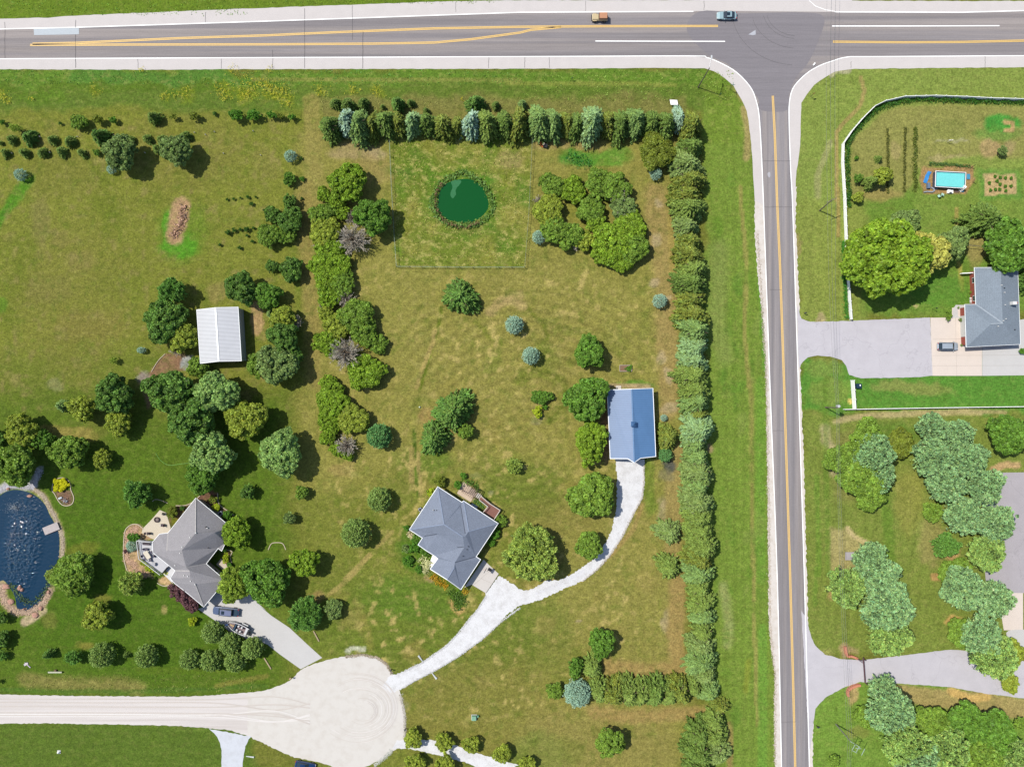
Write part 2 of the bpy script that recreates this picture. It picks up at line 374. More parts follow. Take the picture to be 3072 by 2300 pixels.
# enclosure round the green pond
gP(PX, [(1173, 420), (1596, 415), (1574, 800), (1191, 800)], (120, 136, 54), 1, 8, 2.4)
for k in range(110):
    gE(PX, rng.uniform(1180, 1585), rng.uniform(430, 795), rng.uniform(8, 34), rng.uniform(8, 24), random.choice([(100, 138, 44), (162, 156, 86), (150, 148, 76), (92, 130, 48), (140, 142, 64)]), rng.uniform(.6, 1.0), rng.uniform(0, 90), 2.4)
gE(PX, 1388, 603, 108, 98, (94, 142, 48), .7, 0, .6, 1.0); gE(PX, 1388, 660, 70, 40, (122, 104, 66), .5); gE(A1, 2100, 1330, 120, 60, (168, 152, 108), .7)
gE(A2, 590, 1320, 150, 65, (74, 140, 50), .9, 0, .5, 1.0); gE(A2, 860, 1300, 200, 70, (98, 156, 56), .8); gE(A2, 700, 1500, 240, 60, (128, 140, 62), .5)
gE(B2, 620, 180, 120, 140, (140, 140, 60), .6); gE(B2, 760, 380, 120, 40, (186, 154, 108), .8); gE(B2, 1100, 400, 60, 120, (110, 130, 46), .6)
# bare roadside verge, trodden line, lighter band
gL(B2, [(1930, 0), (1960, 350), (1985, 700), (1970, 1100), (2000, 1656)], 4, (166, 158, 96), .6); gL(C2, [(2020, 0), (2030, 700), (2045, 1656)], 5, (160, 152, 92), .5); gL(D2, [(2045, 0), (2050, 500), (2080, 1300)], 4, (170, 160, 100), .5)
gL(B2, [(1760, 500), (1760, 800), (1740, 1100), (1800, 1400)], 26, (150, 160, 100), .35, 1.4); gL(D2, [(1790, 150), (1840, 450), (1830, 640)], 14, (178, 178, 136), .35, 1.4, 1.5)
gL(B2, [(2100, 500), (2110, 900), (2150, 1500)], 10, (104, 156, 58), .6); gL(C2, [(2100, 0), (2110, 1656)], 14, (116, 160, 64), .5); gL(D2, [(2120, 500), (2120, 1656)], 14, (118, 166, 70), .5); gL(D2, [(2000, 780), (1980, 1020)], 8, (156, 156, 64), .35, 1.4)
gL(A2, [(1960, 900), (2000, 1100), (1990, 1300)], 10, (176, 160, 112), .7, 1); gL(A2, [(1880, 700), (1950, 830)], 8, (150, 146, 90), .7); gE(B2, 1900, 1650, 60, 60, (90, 150, 50), .4)
for k in range(60):
    gE(PX, rng.uniform(2150, 2290), rng.uniform(420, 2290), rng.uniform(5, 14), rng.uniform(10, 40), random.choice([(104, 142, 50), (140, 156, 84), (96, 138, 52)]), rng.uniform(.3, .6))
# right-hand yards
gL(A3, [(860, 640), (890, 760), (850, 880), (720, 1010), (655, 1100), (650, 1200), (665, 1500), (670, 1650)], 4, (172, 156, 104), .8); gL(B3, [(668, 0), (670, 400)], 4, (172, 154, 100), .7)
gL(A3, [(600, 1180), (540, 1350), (500, 1450), (505, 1620)], 9, (176, 172, 130), .5); gL(A3, [(620, 620), (640, 590), (760, 580)], 8, (196, 188, 168), .6)
gP(A3, [(1040, 920), (1200, 870), (1400, 860), (2400, 880), (2400, 1320), (1650, 1300), (1330, 1400), (1200, 1640), (760, 1640), (770, 1180)], (160, 154, 96), .8, 14)
gR(2750, 520, 3400, 760, (132, 156, 74), .8, 40); gE(A3, 2010, 1035, 150, 75, (72, 158, 66), .95, 0, .4, .2); gE(A3, 1990, 1120, 190, 60, (104, 156, 70), .6)
gL(A3, [(2045, 1010), (2105, 1015), (2120, 1050), (2110, 1080), (2060, 1080)], 3, (206, 172, 130), 1); gE(A3, 1930, 1250, 90, 80, (186, 160, 122), .9, 0, .4); gE(A3, 2100, 1240, 60, 60, (180, 158, 124), .7)
gE(A3, 1580, 1180, 140, 14, (200, 190, 172), .7); gE(A3, 1570, 1320, 170, 18, (184, 168, 132), .6); gE(A3, 1560, 1100, 160, 100, (138, 146, 82), .5); gE(A3, 1140, 1250, 45, 80, (182, 164, 122), .6)
gP(A3, [(1820, 1400), (2170, 1400), (2190, 1650), (1850, 1650)], (84, 152, 66), .5, 16); gP(A3, [(1370, 1380), (1780, 1380), (1790, 1500), (1720, 1610), (1380, 1590), (1350, 1480)], (184, 148, 110), 1, 6); gP(A3, [(1870, 1440), (2130, 1440), (2140, 1610), (1890, 1610)], (196, 172, 136), 1, 5)
gP(A3, [(1870, 1440), (2130, 1440), (2140, 1610), (1890, 1610)], (206, 178, 140), 1, 4)
gE(B3, 1000, 60, 150, 60, (176, 156, 104), .6); gE(B3, 1800, 480, 70, 140, (170, 152, 104), .8); gL(B3, [(1650, 180), (1660, 330)], 3, (172, 158, 96), .7); gL(B3, [(1665, 600), (1700, 850)], 3, (176, 170, 90), .7)
gE(B3, 1500, 850, 300, 130, (92, 146, 56), .6); gE(B3, 430, 650, 60, 400, (140, 152, 80), .5); gE(B3, 510, 1070, 45, 50, (190, 170, 140), .8); gE(B3, 340, 480, 25, 100, (170, 150, 112), .7)
gE(B3, 550, 1500, 160, 90, (140, 160, 84), .7); gE(C3, 600, 100, 180, 120, (140, 158, 80), .7); gE(C3, 1300, 60, 320, 50, (156, 158, 96), .7)
gL(C3, [(640, 340), (900, 300), (1300, 280), (1850, 270)], 6, (206, 188, 150), .6, 1.4, 1.5); gL(C3, [(700, 310), (1200, 265), (1750, 250), (2050, 265)], 5, (200, 182, 144), .6, 1, 1.0)
gL(C3, [(560, 400), (570, 500), (620, 560), (640, 760)], 14, (190, 178, 146), .7, 1.2, 1.0); gR(2500, 1290, 2600, 1500, (150, 148, 92), .6, 30)
gP(C3, [(600, 1230), (760, 1240), (900, 1330), (1040, 1400), (830, 1500), (800, 1656), (600, 1656)], (190, 174, 130), .8, 14); gL(C3, [(740, 1215), (800, 1290), (900, 1340), (1040, 1390)], 5, (216, 196, 156), .8)
gL(C3, [(560, 0), (570, 900), (590, 1600)], 8, (108, 144, 56), .4); gL(C3, [(490, 800), (510, 1600)], 8, (108, 150, 56), .4); gL(D3, [(480, 0), (480, 300)], 6, (108, 148, 56), .4)
gE(C3, 1250, 1000, 120, 260, (158, 156, 84), .7); gE(C3, 1150, 420, 200, 100, (100, 140, 56), .6); gL(C3, [(1050, 900), (1080, 1150), (1100, 1500)], 16, (112, 146, 58), .6, 1)
gL(C3, [(1950, 740), (2050, 700), (2160, 700)], 10, (206, 172, 136), .9); gE(C3, 1640, 1440, 60, 60, (204, 166, 122), .9); gE(C3, 1370, 560, 60, 60, (200, 168, 130), .7); gE(C3, 1620, 1100, 50, 40, (206, 168, 126), .8)
gE(C3, 1450, 1350, 120, 200, (176, 160, 112), .6); gE(D3, 1500, 90, 50, 30, (206, 160, 116), .9); gE(D3, 1630, 430, 70, 40, (220, 180, 120), .9); gE(D3, 620, 200, 40, 80, (190, 160, 116), .8)
gP(D3, [(1100, 960), (1900, 1040), (2300, 1100), (2300, 1260), (1700, 1200), (1300, 1130)], (184, 162, 116), .9, 14); gL(D3, [(1600, 1020), (1760, 1090), (1900, 1070)], 12, (222, 186, 126), .9)
gE(D3, 740, 700, 60, 60, (200, 168, 140), .8); gE(D3, 790, 1050, 45, 90, (210, 176, 138), .8); gE(D3, 560, 700, 60, 40, (176, 170, 110), .6); gE(D3, 850, 1370, 100, 60, (150, 150, 84), .6)
gE(C3, 765, 195, 26, 26, (232, 208, 130), 1, 0, .4); gE(B3, 1330, 980, 20, 16, (216, 190, 150), .9)
# beds, rocks and worn spots of the left garden
gP(HL, [(395, 940), (430, 880), (340, 810), (240, 800), (150, 850), (90, 950), (65, 1250), (80, 1450), (130, 1656), (180, 1720), (620, 1790), (380, 1440), (330, 1120), (640, 1080), (560, 1030)], (212, 176, 150), 1, 4, .8, .05)
gP(HL2, [(690, 850), (860, 760), (960, 880), (940, 930), (840, 955), (740, 920)], (214, 180, 146), 1, 4, .8, .05)
gP(HL, [(1030, 460), (1200, 450), (1330, 400), (1480, 270), (1620, 160), (1800, 230), (1800, 370), (1850, 460), (1990, 560), (2030, 620), (1900, 760), (1400, 340), (1120, 780), (930, 860), (870, 600), (920, 520)], (128, 92, 84), 1, 4, .4, .05)
gE(HL, 930, 620, 60, 140, (112, 124, 36), .8); gE(HL, 1000, 690, 70, 70, (126, 130, 30), .8); gP(HL, [(1900, 1290), (2060, 1290), (2030, 1400), (2060, 1520), (2000, 1600), (1880, 1560)], (150, 122, 96), .9, 4, .6, .05)
gP(LP, [(520, 230), (700, 230), (735, 310), (700, 375), (630, 375), (585, 330), (550, 260)], (140, 108, 100), 1, 3, .3, 0)
gL(LP, [(-30, 235), (60, 190), (150, 175), (260, 185), (340, 190)], 13, (206, 204, 214), .95, .5, 1.0); gL(LP, [(320, 180), (370, 90), (400, 20)], 9, (190, 190, 204), .95, .5, 1.0)
gL(LP, [(340, 210), (440, 290), (490, 400), (540, 480), (590, 590), (605, 650), (620, 800), (605, 940)], 10, (178, 168, 120), .9, .5, 1.0)
gL(LP, [(400, 260), (480, 380), (540, 490), (600, 620), (625, 740), (612, 950)], 4, (214, 200, 180), .9, .5, 1.0)
gL(LP, [(10, 1160), (30, 1290), (70, 1370), (160, 1440), (260, 1420), (400, 1380), (470, 1280), (500, 1200)], 13, (196, 172, 150), .95, .6, 1.0); gL(LP, [(250, 1540), (330, 1480), (420, 1430)], 13, (206, 184, 164), .9, .6, 1.0)
gE(LP, 500, 1520, 90, 80, (128, 128, 66), .6); gE(D0, 850, 240, 90, 40, (146, 136, 70), .6); gE(C0, 680, 1410, 130, 50, (128, 132, 54), .6); gE(D0, 1355, 350, 28, 40, (176, 160, 110), .8)
gL(D0, [(210, 930), (440, 960), (700, 970), (1000, 970), (1150, 1000)], 20, (138, 134, 78), .8, 1.2, .9); gL(D0, [(0, 1020), (1000, 1030), (2208, 990)], 7, (86, 120, 46), .6); gE(D0, 680, 650, 70, 40, (156, 142, 76), .6)
gL(D0, [(1150, 850), (2208, 850)], 10, (100, 124, 36), .4); gL(D0, [(1800, 980), (2208, 900)], 8, (146, 138, 74), .5); gE(C1, 1320, 1340, 120, 160, (66, 116, 30), .6)
gP(HM2, [(80, 150), (470, 100), (660, 400), (600, 640), (700, 760), (1180, 1000), (1340, 1010), (1350, 1250), (1150, 1470), (1040, 1380), (960, 1050), (700, 850), (550, 800), (420, 760), (120, 620)], (92, 128, 40), .9, 6, .6, .05)
gL(HM2, [(1010, 1240), (1060, 1380), (1150, 1450), (1230, 1380)], 3, (196, 166, 112), .9, .5); gL(HM2, [(540, 800), (640, 860)], 5, (168, 146, 110), .8)
gP(HM, [(1110, 500), (1220, 260), (1560, 480), (1520, 560), (1400, 640), (1260, 610)], (206, 186, 160), .5, 4, .3, 0); gE(HM, 1700, 520, 60, 40, (160, 156, 128), .6); gE(HM, 1400, 170, 110, 50, (136, 140, 92), .6)
gE(C2, 255, 300, 60, 45, (170, 160, 132), .6); gE(C2, 250, 200, 40, 40, (176, 160, 110), .6); gE(D2, 600, 435, 30, 16, (196, 176, 150), .8); gE(D1, 1240, 1180, 26, 110, (170, 160, 128), .6, 0, .8, 1.0, 1.4)
gL(D1, [(780, 690), (900, 690)], 7, (206, 206, 196), .7, .8, None, 1.0)
# mown strips: fine straight lines the mower leaves
def strips(x0, y0, x1, y1, ang, per, amp):
    a = math.radians(ang); t_ = (PXX*math.sin(a)+PYY*math.cos(a))/per
    d = np.minimum(np.minimum(PXX-x0, x1-PXX), np.minimum(PYY-y0, y1-PYY))
    G[:] *= (1+amp*np.sin(2*math.pi*t_+2*vnoise(PXX, PYY, 120, 77))*sst(d/40))[..., None]
strips(1520, 2090, 2150, 2400, 2, 24, .05); strips(1600, 1900, 2000, 2060, 0, 20, .05); strips(1780, 1760, 2050, 2060, 90, 34, .06)
strips(2140, 400, 2300, 2400, 90, 26, .06); strips(2390, 620, 2580, 1000, 88, 28, .06); strips(-100, 1880, 800, 2070, 0, 30, .05)
strips(-100, 2150, 700, 2400, 0, 34, .04); strips(-100, 1180, 900, 1880, 60, 46, .04); strips(900, 500, 2000, 1500, 55, 32, .04); strips(2420, 1500, 2800, 1950, 85, 30, .05)
# curved mowing rounds of the big lawn and straw-coloured dabs between them
dc = np.hypot((PXX-1560)*.9, PYY-1330); mA = sst(np.minimum(np.minimum(PXX-1180, 2000-PXX), np.minimum(PYY-840, 1560-PYY))/60)
G *= (1+.11*np.sin(2*math.pi*dc/29+2.2*vnoise(PXX, PYY, 150, 71))*mA)[..., None]
dc2 = np.hypot(PXX-1180, PYY-2350); mB = sst(np.minimum(np.minimum(PXX-900, 1480-PXX), np.minimum(PYY-1730, 2100-PYY))/50); G *= (1+.09*np.sin(2*math.pi*dc2/26)*mB)[..., None]
dc3 = np.hypot(PXX-420, PYY-1500); mC = sst(np.minimum(np.minimum(PXX+100, 860-PXX), np.minimum(PYY-1180, 1900-PYY))/60); G *= (1+.08*np.sin(2*math.pi*dc3/30)*mC)[..., None]
dab = np.clip((vnoise(PXX*.8+PYY*.3, PYY*.8-PXX*.3, 15, 41, 2)-.13)/.14, 0, 1)*sst(np.minimum(np.minimum(PXX-960, 2020-PXX), np.minimum(PYY-760, 2200-PYY))/80)*(.35+.65*np.clip(vnoise(PXX, PYY, 170, 43, 2)*3+.5, 0, 1)); blend(dab*1.0, (196, 178, 118))
dab = np.clip((vnoise(PXX, PYY, 24, 51, 3)-.12)/.16, 0, 1)*sst((960-PXX)/50)*sst((PYY-330)/60)*sst((1300-PYY)/100); blend(dab*.6, (152, 140, 92))
dab = np.clip((vnoise(PXX, PYY, 20, 61, 3)-.10)/.16, 0, 1)*sst((PYY-250)/40)*sst((2020-PXX)/50); blend(dab*.4, (96, 120, 38))
lum = 1+0.16*vnoise(PXX, PYY, 60, 21, 5)+0.20*vnoise(PXX, PYY, 9, 22, 3)
G *= lum[..., None]
gv = np.stack([GX, GY, np.zeros_like(GX)], -1).reshape(-1, 3)
ny, nx = GX.shape; ii = np.arange(ny*nx).reshape(ny, nx)
gf = np.stack([ii[:-1, :-1], ii[:-1, 1:], ii[1:, 1:], ii[1:, :-1]], -1).reshape(-1, 4)
# far skirt, joined to the rim of the fine sheet
far = 1500.0; c0 = len(gv); x0_, x1_, y0_, y1_ = gx[0], gx[-1], gy[0], gy[-1]
gv = np.vstack([gv, [(-far, -far, 0), (far, -far, 0), (far, far, 0), (-far, far, 0)]])
def make_ground():
    me = bpy.data.meshes.new('ground'); cols = np.ones((len(gv), 4), np.float32)
    cols[:c0, :3] = (G/(GAIN*GCH)).reshape(-1, 3); cols[:c0, 3] = MOT.ravel(); cols[c0:, :3] = alb((120, 130, 60)); cols[c0:, 3] = .5
    rim_b = list(ii[0]); rim_r = list(ii[:, -1]); rim_t = list(ii[-1][::-1]); rim_l = list(ii[:, 0][::-1])
    tri = []
    for rim, a, b in ((rim_b, 0, 1), (rim_r, 1, 2), (rim_t, 2, 3), (rim_l, 3, 0)):
        h = len(rim)//2
        for i in range(len(rim)-1): tri.append((c0+(a if i < h else b), rim[i+1], rim[i]))
        tri.append((c0+a, c0+b, rim[h]))
    tri = np.array(tri); nq, ntr = len(gf), len(tri)
    me.vertices.add(len(gv)); me.vertices.foreach_set('co', gv.astype(np.float32).ravel())
    me.loops.add(nq*4+ntr*3); me.loops.foreach_set('vertex_index', np.concatenate([gf.ravel(), tri.ravel()]).astype(np.int32))
    me.polygons.add(nq+ntr)
    me.polygons.foreach_set('loop_start', np.concatenate([np.arange(nq)*4, nq*4+np.arange(ntr)*3]).astype(np.int32))
    me.polygons.foreach_set('loop_total', np.concatenate([np.full(nq, 4), np.full(ntr, 3)]).astype(np.int32))
    at = me.attributes.new('Col', 'FLOAT_COLOR', 'POINT'); at.data.foreach_set('color', cols.ravel())
    me.update(calc_edges=True); return me
m = newmat('lawn'); q = N(m); v = coords(q); a = q.n('ShaderNodeAttribute'); a.attribute_name = 'Col'
n1 = noise(q, v, 0.42, 5, .72); n2 = noise(q, v, 2.6, 4, .8); n3 = noise(q, coords(q, (1, 1.5, 1), .5), 0.5, 4, .65); n4 = noise(q, v, 1.1, 3, .7)
straw = mixc(q, rng_(q, n3, 0, 1, .50, .66), a.outputs['Color'], tuple(alb((196, 186, 122))))
amt = q.n('ShaderNodeMath', operation='MULTIPLY'); q.l(a.outputs['Alpha'], amt.inputs[0]); amt.inputs[1].default_value = 0.34
c = mixc(q, amt.outputs[0], a.outputs['Color'], straw)
dk = mixc(q, rng_(q, n1, .0, .30, .50, .66), c, tuple(alb((80, 98, 26))))
c = mul(q, dk, rng_(q, n2, .62, 1.50, .32, .68)); c = mul(q, c, rng_(q, n4, .84, 1.20, .35, .65)); tn = q.n('ShaderNodeVectorMath', operation='MULTIPLY'); q.l(c, tn.inputs[0]); tn.inputs[1].default_value = (.88, .89, .72); c = tn.outputs[0]
out(q, c, 0.95, 0.12, bump=n2, bs=.6, bd=.16)
link('ground', make_ground(), m); tag(bpy.data.objects['ground'], kind='structure')

# ------------------------------------------------------------------ roads, drives and their paint: thin sheets one above the other
def rag(pts, step=8, amp=0.0, closed=True, seed=1):
    r = random.Random(seed); o = []; n = len(pts)
    for i in range(n if closed else n-1):
        a, b = pts[i], pts[(i+1) % n]; L = math.hypot(b[0]-a[0], b[1]-a[1]); k = max(1, int(L/step)) if amp else 1
        for j in range(k):
            t_ = j/k; nx_, ny_ = -(b[1]-a[1])/max(L, 1e-6), (b[0]-a[0])/max(L, 1e-6); d = r.uniform(-amp, amp) if j or amp else 0
            o.append((a[0]+(b[0]-a[0])*t_+nx_*d, a[1]+(b[1]-a[1])*t_+ny_*d))
    if not closed: o.append(pts[-1])
    return o
def smooth(pts, n=6, closed=False):
    """Catmull-Rom through the points"""
    o = []; L = len(pts); R = range(L if closed else L-1)
    g = (lambda i: pts[i % L]) if closed else (lambda i: pts[min(max(i, 0), L-1)])
    for i in R:
        p0, p1, p2, p3 = g(i-1), g(i), g(i+1), g(i+2)
        for j in range(n):
            t_ = j/n
            o.append(tuple(0.5*((2*p1[k])+(-p0[k]+p2[k])*t_+(2*p0[k]-5*p1[k]+4*p2[k]-p3[k])*t_**2+(-p0[k]+3*p1[k]-3*p2[k]+p3[k])*t_**3) for k in (0, 1)))
    if not closed: o.append(pts[-1])
    return o
def flat(name, px, z, mat, kind='structure', amp=0.0, step=8, thick=0.0, seed=1, parent=None):
    p = rag(px, step, amp, True, seed); w_ = [P(x, y, 0) for x, y in p]; mb = MB()
    tri = tessellate_polygon([w_]); f = []
    for t_ in tri:
        A_, B_, C_ = (w_[i] for i in t_)
        f.append(t_ if (B_-A_).cross(C_-A_).z > 0 else (t_[0], t_[2], t_[1]))
    mb.add([v_+Vector((0, 0, z)) for v_ in w_], f)
    if thick:
        n = len(w_); mb.add([v_+Vector((0, 0, z)) for v_ in w_]+[v_+Vector((0, 0, z-thick)) for v_ in w_], [(i, (i+1) % n, n+(i+1) % n, n+i) for i in range(n)])
    o = mb.build(name, mat, parent)
    if kind: o['kind'] = kind
    return o
def ribbon_mesh(mb, px, wpx, z, offs=0.0):
    p = [P(x, y, 0) for x, y in px]; hw = wpx*S/2; of = offs*S; n = len(p); vs = []
    for i in range(n):
        d = (p[min(i+1, n-1)]-p[max(i-1, 0)]).normalized(); s_ = Vector((-d.y, d.x, 0))
        vs += [p[i]+s_*(of+hw)+Vector((0, 0, z)), p[i]+s_*(of-hw)+Vector((0, 0, z))]
    mb.add(vs, [(2*i, 2*i+1, 2*i+3, 2*i+2) for i in range(n-1)])
def asphalt(name, base, axis, per, amp, blot=.6):
    m = newmat(name); q = N(m); v = coords(q)
    st = noise(q, coords(q, (0.012, 1.0, 1) if axis == 'x' else (1.0, 0.012, 1)), 1.1, 3, .55)
    st2 = noise(q, coords(q, (0.05, 1.0, 1) if axis == 'x' else (1.0, 0.05, 1)), 4.0, 2, .6)
    n_ = noise(q, v, 3.0, 4, .7); b_ = q.n('ShaderNodeRGB'); b_.outputs[0].default_value = (*alb(base), 1)
    c = mixc(q, rng_(q, noise(q, coords(q, (0.01, 1, 1) if axis == 'x' else (1, 0.01, 1)), .5, 2), 0, blot, .45, .6), b_.outputs[0], tuple(alb((178, 168, 164))))
    c = mul(q, c, rng_(q, st, 1-amp, 1+amp, .35, .65)); c = mul(q, c, rng_(q, st2, .94, 1.06)); c = mul(q, c, rng_(q, n_, .93, 1.08))
    out(q, c, .9, .2, bump=n_, bs=.2, bd=.02); return m
def conc(name, base, var=.06, crack=0.0):
    m = newmat(name); q = N(m); v = coords(q); b_ = q.n('ShaderNodeRGB'); b_.outputs[0].default_value = (*alb(base), 1)
    c = mul(q, b_.outputs[0], rng_(q, noise(q, v, .35, 5, .65), 1-var, 1+var)); n_ = noise(q, v, 4, 4, .7); c = mul(q, c, rng_(q, n_, .95, 1.05))
    if crack:
        vo = q.n('ShaderNodeTexVoronoi', feature='DISTANCE_TO_EDGE'); vo.inputs['Scale'].default_value = crack
        wv = q.n('ShaderNodeVectorMath', operation='ADD'); q.l(v, wv.inputs[0]); nn = q.n('ShaderNodeTexNoise'); nn.inputs['Scale'].default_value = .4; q.l(v, nn.inputs[0])
        s5 = q.n('ShaderNodeVectorMath', operation='SCALE'); q.l(nn.outputs['Color'], s5.inputs[0]); s5.inputs['Scale'].default_value = 5; q.l(s5.outputs[0], wv.inputs[1]); q.l(wv.outputs[0], vo.inputs['Vector'])
        c = mul(q, c, rng_(q, vo.outputs[0], .86, 1.0, 0, .012))
    out(q, c, .9, .2, bump=n_, bs=.2, bd=.02); return m
def gravelmat(name, base, dark, var=.10, spk=0.0, swirl=None, stretch=(1, 1, 1)):
    m = newmat(name); q = N(m); v = coords(q); b_ = q.n('ShaderNodeRGB'); b_.outputs[0].default_value = (*alb(base), 1)
    c = mixc(q, rng_(q, noise(q, coords(q, stretch), .5, 5, .65), 0, .8, .45, .68), b_.outputs[0], tuple(alb(dark)))
    if swirl:
        sub = q.n('ShaderNodeVectorMath', operation='DISTANCE'); q.l(v, sub.inputs[0]); sub.inputs[1].default_value = swirl; wob = q.n('ShaderNodeTexNoise'); wob.inputs['Scale'].default_value = .07; q.l(v, wob.inputs[0]); wv = q.n('ShaderNodeVectorMath', operation='MULTIPLY_ADD'); q.l(wob.outputs['Color'], wv.inputs[0]); wv.inputs[1].default_value = (14, 9, 0); q.l(coords(q, (.72, 1.1, 1)), wv.inputs[2]); q.l(wv.outputs[0], sub.inputs[0])
        cx = q.n('ShaderNodeCombineXYZ'); q.l(sub.outputs['Value'], cx.inputs[0]); s2 = q.n('ShaderNodeVectorMath', operation='ADD'); q.l(cx.outputs[0], s2.inputs[0])
        sc_ = q.n('ShaderNodeVectorMath', operation='SCALE'); q.l(v, sc_.inputs[0]); sc_.inputs['Scale'].default_value = .03; q.l(sc_.outputs[0], s2.inputs[1])
        c = mul(q, c, rng_(q, noise(q, s2.outputs[0], 1.5, 5, .8), .84, 1.06))
    n_ = noise(q, v, 5, 4, .75); c = mul(q, c, rng_(q, n_, 1-var, 1+var*.6))
    if spk: c = mixc(q, rng_(q, noise(q, v, 2.6, 3, .7), 0, spk, .60, .66), c, tuple(alb((120, 130, 70))))
    out(q, c, .95, .15, bump=n_, bs=.5, bd=.05); return m
M_HWY = asphalt('highway_asphalt', (151, 145, 148), 'x', 1, .12); M_RD = asphalt('road_asphalt', (152, 147, 151), 'y', 1, .15)
M_SH = conc('shoulder_concrete', (226, 219, 218), .035); M_CONC = conc('drive_concrete', (226, 218, 208), .05); M_CONC2 = conc('new_concrete', (218, 216, 216), .03)
M_PINK = conc('warm_concrete', (240, 226, 216), .03); M_DRV = conc('faded_drive', (212, 208, 216), .05, .09); M_DRV2 = conc('grey_drive', (190, 184, 190), .05, .07)
cul = D1(870, 1180); M_CUL = gravelmat('cul_gravel', (234, 229, 224), (224, 217, 210), .05); M_GRD = gravelmat('road_gravel', (236, 229, 227), (206, 196, 190), .05, 0, None, (.02, .9, 1))
M_WGR = gravelmat('white_gravel', (248, 248, 252), (222, 220, 222), .20, .25); M_WGR2 = gravelmat('white_gravel_grassy', (240, 240, 246), (218, 214, 214), .14, .5); M_SHG = gravelmat('verge_gravel', (242, 234, 228), (222, 210, 198), .10, .2)
M_WHITE = plain((246, 246, 246), .6, .3, var=.04, sc=3, k=1.55); M_YEL = plain((255, 212, 128), .6, .3, var=.08, sc=3); M_TAR = plain((96, 94, 98), .8, .2)

top_out = [(-900, 60), A0.px(0, 155), A0.px(400, 145), A0.px(620, 128), A0.px(1100, 108), A0.px(2050, 70), A1.px(800, 40), A1.px(1600, 10), A1.px(2208, 1), (1800, .5), (2100, 0), (2112, -60), (2549, -60), (2556, 2), (2900, 3), (3990, 1)]
bot_out = [(3990, 200), (3072, 201.5), (2670, 205), (2551, 206.5), (2504, 214), (2475, 232), (2442, 254), (2420, 283), (2404, 308), (2401, 435), (2388, 525), (2386, 600), (2386, 669), (2398, 886),
           (2402, 1140), (2410, 1357), (2416, 1560), (2424, 1845), (2440, 2135), (2436, 2420), (2320, 2420), (2326, 2300), (2323, 2171), (2326, 2026), (2306, 1881), (2305, 1683), (2299, 1140), (2292, 977), (2275, 850), (2264, 705),
           (2264, 600), (2259, 507), (2252, 417), (2241, 333), (2226, 301), (2201, 257), (2172, 232), (2143, 214), (2114, 205), (1991, 203.6), (1560, 206), (760, 207), (398, 209), (0, 207), (-900, 206)]
flat('highway_shoulder', top_out+bot_out[:13]+bot_out[30:], .012, M_SH, amp=.9, step=14)
flat('gravel_verge', [(2390, 560)]+bot_out[12:31]+[(2300, 560)], .008, M_SHG, amp=2.2, step=6)
hwy_top = [(-900, 87.5), (0, 87), (230, 82), (800, 63.5), (1560, 37), (2080, 34.5), (2090, 33), (2200, 33), (2320, 34), (2504, 35.5), (2888, 36), (3072, 31), (3990, 22)]
rr = [(3990, 165), (3072, 166.7), (2620, 169.6), (2540, 171), (2493, 184), (2460, 196), (2428, 214), (2399, 239), (2377, 268), (2368, 308), (2367, 362), (2371.6, 507), (2377, 600), (2386, 880), (2395, 1160), (2413, 1740), (2428, 2300), (2431, 2420)]
rl = [(2348, 2420), (2344.5, 2300), (2332, 1740), (2310, 1160), (2290, 600), (2283, 435), (2277, 344), (2268, 301), (2255.5, 268), (2230, 235.5), (2197.5, 208), (2154, 185), (2118, 172), (2063, 167.5), (1560, 169.5), (800, 172.5), (0, 176), (-900, 177.5)]
flat('highway', hwy_top+rr[:10]+[(2367, 330), (2275, 330)]+rl[7:], .020, M_HWY)
flat('side_road', rr[9:]+rl[:8]+[(2272, 318)], .026, M_RD)
flat('crossroads', smooth([(2100, 34), (2230, 40), (2400, 37), (2470, 50), (2460, 110), (2424, 188), (2390, 228), (2368, 275), (2361, 330), (2284, 330), (2274, 296), (2236, 244), (2190, 196), (2120, 160), (2060, 90)], 5, True), .032, asphalt('junction_asphalt', (146, 141, 147), 'x', 1, .05, 0))
mk = MB(); yl = MB()
for pts, w_ in ((hwy_top[:6], 2.6), ([(2504, 35.5), (2520, 36), (2888, 37), (3072, 32), (3990, 23)], 2.6), (smooth(rr[1:17], 3)[:], 2.4), (smooth(rl[1:-1], 3), 2.4), ([(-900, 177.5), (0, 176)], 2.4), ([(3990, 165), (3072, 166.7)], 2.4), ([(1786, 123), (2175, 124)], 2.8), ([(2496, 78), (2700, 78), (2998, 77)], 3), ([A3.px(430, 5), A3.px(480, 50), A3.px(560, 80), A3.px(640, 94)], 1.6)):
    ribbon_mesh(mk, pts, w_, .040)
mk.build('edge_line_paint', M_WHITE)['kind'] = 'structure'
for pts in ([A0.px(270, 362), A0.px(640, 354), A0.px(1500, 315), (800, 106), A1.px(700, 266), A1.px(1500, 235), A1.px(2208, 222), A2.px(800, 217), A2.px(1750, 215)], [A0.px(250, 372), A0.px(1000, 369), (800, 133), A1.px(1000, 361), A1.px(1500, 352), A1.px(1800, 325), A1.px(2208, 270), A2.px(200, 247), A2.px(450, 224)],
            [A3.px(625, 345), A3.px(1200, 350), A3.px(1700, 347), A3.px(2208, 336), (3990, 118)], [(2318, 287), (2324, 400), (2331, 600), (2340, 800), (2352, 1150), (2361, 1440), (2370, 1720), (2378, 2000), (2385.5, 2300), (2388, 2420)]):
    for of in (-1.9, 1.9): ribbon_mesh(yl, pts, 2.7, .046, of)
yl.build('centre_line_paint', M_YEL)['kind'] = 'structure'
jt = MB()
